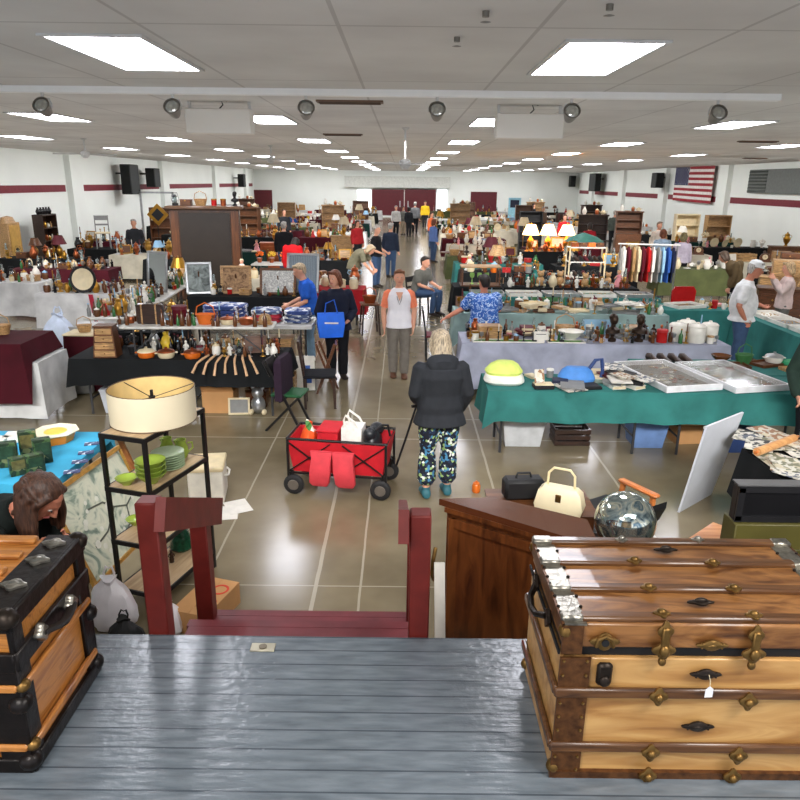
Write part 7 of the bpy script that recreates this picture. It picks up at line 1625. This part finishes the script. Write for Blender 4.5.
far += [(1.5,3.6,17.6,'black','mixed',18), (1.5,3.9,19.6,'teal','mixed',18), (4.2,6.4,19.2,'black','mixed',16), (1.4,3.6,21.6,'olive','wood',16), (3.9,6.2,21.2,'cream','brass',16), (6.9,9.0,18.8,'olive','china',18), (9.4,12.0,18.4,'black','china',18), (9.6,12.2,20.8,'cream','wood',16), (12.3,14.4,20.9,'white','china',16)]
y = 22.6; j = 0
while y < 59:
    for xa, xb in ((-12.2,-10.0),(-9.6,-7.2),(-6.8,-4.4),(-4.0,-1.7),(1.6,4.0),(4.4,6.9),(7.3,9.9),(10.4,13.2)):
        if rr.random() < .1: continue
        far.append((xa+rr.uniform(-.15,.15), xb+rr.uniform(-.15,.15), y+rr.uniform(-.3,.3), rr.choice(['black','cream','black','dark green','olive','white','maroon','cream']), rr.choice(['brass','china','wood','mixed','linen','mixed','brass']), 13 if y < 34 else 9 if y < 44 else 6))
    y += 2.9 if y < 34 else 3.8 if y < 44 else 5.2
# the long pale table in view right of the aisle end
far.insert(0, (1.8,5.2,33.6,'cream','china',22))
occ = [(o.location.x-.42,o.location.x+.42,o.location.y-.42,o.location.y+.42) for o in bpy.data.objects if o.parent is None and o.get('category') == 'person']
occ += [(x-.66,x+.66,y-.35,y+.35) for _k, x, y, _c in TALL]+[(3.9,5.9,23.4,24.5),(-4.2,-2.95,18.95,19.85),(4.9,6.8,16.8,17.6),(-5.9,-3.9,17.5,18.7),(6.4,10.2,13.2,18.1),(5.3,6.1,14,14.7),(-10.7,-7.9,22.5,23.6),(1.2,5.2,13.6,16.),(-9.7,-7.1,17.2,18.2),(5.0,6.35,21.7,22.95),(-9.,-7.6,24.2,25.),(3.8,4.9,16.5,17.1),(-2.2,-.4,13.4,15.4),(-12.3,-11.3,23.3,24.7)]
ok = []
for f in far:
    xa, xb, y, q, th, n = f
    for dy in (0,.6,-.6,1.1,-1.1,1.6):
        r_ = (xa-.12,xb+.12,y+dy-.12,y+dy+.9)
        if all(r_[1] < o[0] or r_[0] > o[1] or r_[3] < o[2] or r_[2] > o[3] for o in occ):
            occ.append(r_); ok.append((xa,xb,y+dy,q,th,n)); break
far = ok
far.sort(key=lambda f: f[2])
far.sort(key=lambda f: f[2])
seen = {}
for i, (xa, xb, y, q, th, n) in enumerate(far):
    side = 'left' if xb < 0 else 'right'; key = (q, side); seen.setdefault(key, []).append(i)
for key, ix in seen.items():
    for k2, i in enumerate(ix):
        xa, xb, y, q, th, n = far[i]
        wh = '%s %s table %s of aisle' % (ORD[min(k2,17)], key[0], key[1])
        table(xa,xb,y,y+.76,.745,'table under the '+wh)
        drape(xa,xb,y,y+.76,.75,(.68,.6,.2,.6),CL[q],'%s cloth, %s nearest of its colour %s of aisle' % (q, ORD[min(k2,17)], 'left' if xb < 0 else 'right'),seed=100+i,amp=.02)
        scatter(xa+.03,xb-.03,y+.02,y+.74,.757,'on '+wh,TH[th],n,200+i,smin=.8,smax=1.3,gap=.003)
# tall furniture and displays that break the skyline
byk = {}
for kd, x, y, c in tall: byk.setdefault((kd, x < 0), []).append((x, y, c))
for (kd, lf), v in byk.items():
    v.sort(key=lambda q: q[1])
    for i, (x, y, c) in enumerate(v):
        put(kd, (x,y,0), rr.uniform(-.3,.3) if kd != 'bookcase' else 0, c, 'cream', label='%s %s, %s %s from the stage %s of the aisle' % (c, kd.replace('_',' '), ORD[i], kd.replace('_',' '), 'left' if lf else 'right'))
        if kd in ('dresser',): put('table_lamp' if i % 2 else 'urn', (x,y,.942), 0, 'gold', 'cream', 'on top of a dresser %s of the aisle' % ('left' if lf else 'right'), 1.2)
        if kd == 'hutch':
            for q in range(4): put(('vase','plate','jar','teapot')[q], (x-.36+.24*q,y,1.8), 0, ('white','gold','copper','cream')[q], desc='on top of the %s hutch %s of aisle' % (ORD[i], 'left' if lf else 'right'), s=1.)
# brown chests stacked at the far right edge
for i, (x, y, z, c) in enumerate(((9.6,17.4,0,'brown'),(8.55,15.7,0,'tan'),(7.65,13.9,0,'brown'))): put('dresser', (x,y,0), -.4, c, label='%s wooden dresser behind the man in white, %s' % (c, ('farthest','middle','nearest')[i]), s=1.05)
for i, (x, y, kd, c) in enumerate(((9.6,17.4,'chest','brown'),(8.55,15.7,'chest','tan'),(7.65,13.9,'basket','tan'))): put(kd, (x,y,.99), -.4, c, label='%s %s on top of the %s dresser behind the man in white' % (c, kd, ('farthest','middle','nearest')[i]), s=1.2)
# bright lamp display right of the aisle
lamp_glow = mat('lit shade', (255,214,150), .5, emis=3.2)
for i, (x, y) in enumerate(((4.3,23.95),(4.9,24.05),(5.5,23.95))):
    put('table_lamp', (x,y,.757), 0, 'gold', label='glowing table lamp right of the aisle, %s of three' % ('left','middle','right')[i], s=1.5, am=lamp_glow, group='glowing table lamps')
table(4.0,5.8,23.5,24.4,.745,'table under the glowing lamps'); drape(4.0,5.8,23.5,24.4,.75,(.6,.5,.3,.5),black_cl,'black cloth under the glowing lamps',seed=90)
scatter(4.05,5.75,23.52,23.7,.757,'in front of the glowing lamps',{'vase':'gold,copper','figurine':'copper,gold','candlestick':'brass'},7,91)
# orange flowers beside the wardrobe, parasol, clocks, blue banner
for i, x in enumerate((-3.8,-3.47,-3.14)): put('flower_pot', (x-.08,19.4-.02*i,.757), 0, 'copper', ('orange','yellow','orange')[i], label='%s flower bouquet right of the wardrobe, %s' % (('orange','yellow','orange')[i], ('left','middle','right')[i]), s=.88, am=mat('petal '+('orange','yellow')[i % 2], ((226,110,30),(226,180,50))[i % 2], .6))
table(-4.06,-3.02,19.05,19.75,.745,'little table holding flower bouquets beside the wardrobe')
t = thing('parasol', 'small teal parasol opened above the right hand stalls', 'parasol', (5.66,22.3,0)); MB().cyl((0,0,0), (0,0,1.45), .018).build('pole', pal('brown'), t); MB().lathe([(.62,1.2),(.4,1.34),(.02,1.46),(0,1.47),(0,1.45),(.38,1.32),(.61,1.19)], n=16).build('canopy', mat('parasol teal', (46,120,106), .6), t)
t = thing('banner', 'pale blue upright poster stand at the far end right of the doors', 'poster', (D(514,215,50.).x,50.,0)); MB().box((0,0,1.0), (.85,.04,1.9)).build('panel', mat('banner blue', (150,206,224), .5), t); MB().box((0,-.025,1.55), (.6,.01,.5)).build('dark_print', pal('navy'), t); MB().box((0,0,.03), (.9,.4,.06)).build('foot', pal('grey'), t)
t = thing('diamond_mirror', 'black and gold diamond shaped ornament hung on a frame left of the wardrobe', 'ornament', (-8.3,24.6,0)); 
for s in (-1,1): MB().box((s*.55,0,1.25), (.06,.06,2.5)).build('frame_post', pal('silver'), t)
MB().box((0,0,2.47), (1.16,.06,.06)).build('frame_bar', pal('silver'), t); b = MB(); b.M = Matrix.Translation((0,-.04,1.75)) @ Matrix.Rotation(PI/4,4,'Y') @ Matrix.Scale(1,4); b.box((0,0,0), (.52,.03,.52)); b.build('diamond', pal('gold'), t); b = MB(); b.M = Matrix.Translation((0,-.062,1.75)) @ Matrix.Rotation(PI/4,4,'Y'); b.box((0,0,0), (.3,.02,.3)); b.build('centre', pal('black'), t)
finish_labels()
# ---------------------------------------------------------------- light, sky, camera
w = bpy.data.worlds.new('world'); SC.world = w; w.use_nodes = True
w.node_tree.nodes['Background'].inputs['Color'].default_value = (.86,.9,1,1); w.node_tree.nodes['Background'].inputs['Strength'].default_value = .8
def area(n, loc, rot, sx, sy, e, col=(1,1,1), spread=PI):
    l = bpy.data.lights.new(n, 'AREA'); l.shape = 'RECTANGLE'; l.size = sx; l.size_y = sy; l.energy = e; l.spread = spread; l.color = col
    o = bpy.data.objects.new(n, l); C.objects.link(o); o.location = loc; o.rotation_euler = rot
    return o
area('added stage fill', (-1.2,-.3,3.75), (0,0,0), 1.2, 1.2, 58, (1,.97,.92))  # added fill over the stage, no fixture modelled
area('added stage fill', (2.2,.6,3.75), (0,0,0), 1.2, 1.2, 58, (1,.97,.92))  # second added fill over the stage
for yy, e in ((3., 70), (16., 110), (32., 110), (50., 100)):
    area('added ceiling fill', (1.,yy,3.05), (PI,0,0), 22, 12 if yy < 5 else 15, e, (1,.985,.96))  # added unseen fill facing up, mimics light bounced onto the ceiling
for yy, e in ((1.2, 130), (13., 130), (26., 130), (40., 130)):        # added unseen fill aimed down the hall, brightens upright surfaces
    area('added hall fill', (1.,yy,3.6), (math.radians(60),0,0), 22, .5, e, (1,.985,.96), math.radians(52))
for xx, sg in ((-9.6,-1), (11.9,1)):                                    # added unseen fill that brightens both side walls
    area('added wall fill', (xx,38.,3.74), (0,math.radians(-58*sg),0), .4, 46, 250, (1,.995,.98), math.radians(120))
area('added wall fill', (1.,58.5,3.7), (math.radians(55),0,0), 22, .4, 110, (1,.995,.98), math.radians(110))  # added unseen fill that brightens the far wall
cam = bpy.data.cameras.new('camera'); cam.sensor_width = 36; cam.lens = 36*CAM_F/800; cam.clip_end = 200; cam.clip_start = .05
co = bpy.data.objects.new('camera', cam); C.objects.link(co)
Mc = Matrix(((1,0,0),(0,math.sin(CAM_P),-math.cos(CAM_P)),(0,math.cos(CAM_P),math.sin(CAM_P)))).to_4x4()   # columns: right, up, backward
co.matrix_world = Matrix.Translation((0,0,CAM_H)) @ Mc @ Matrix.Rotation(CAM_R,4,'Z')
SC.camera = co
SC.view_settings.view_transform = 'Standard'; SC.view_settings.look = 'None'; SC.view_settings.exposure = 0.8
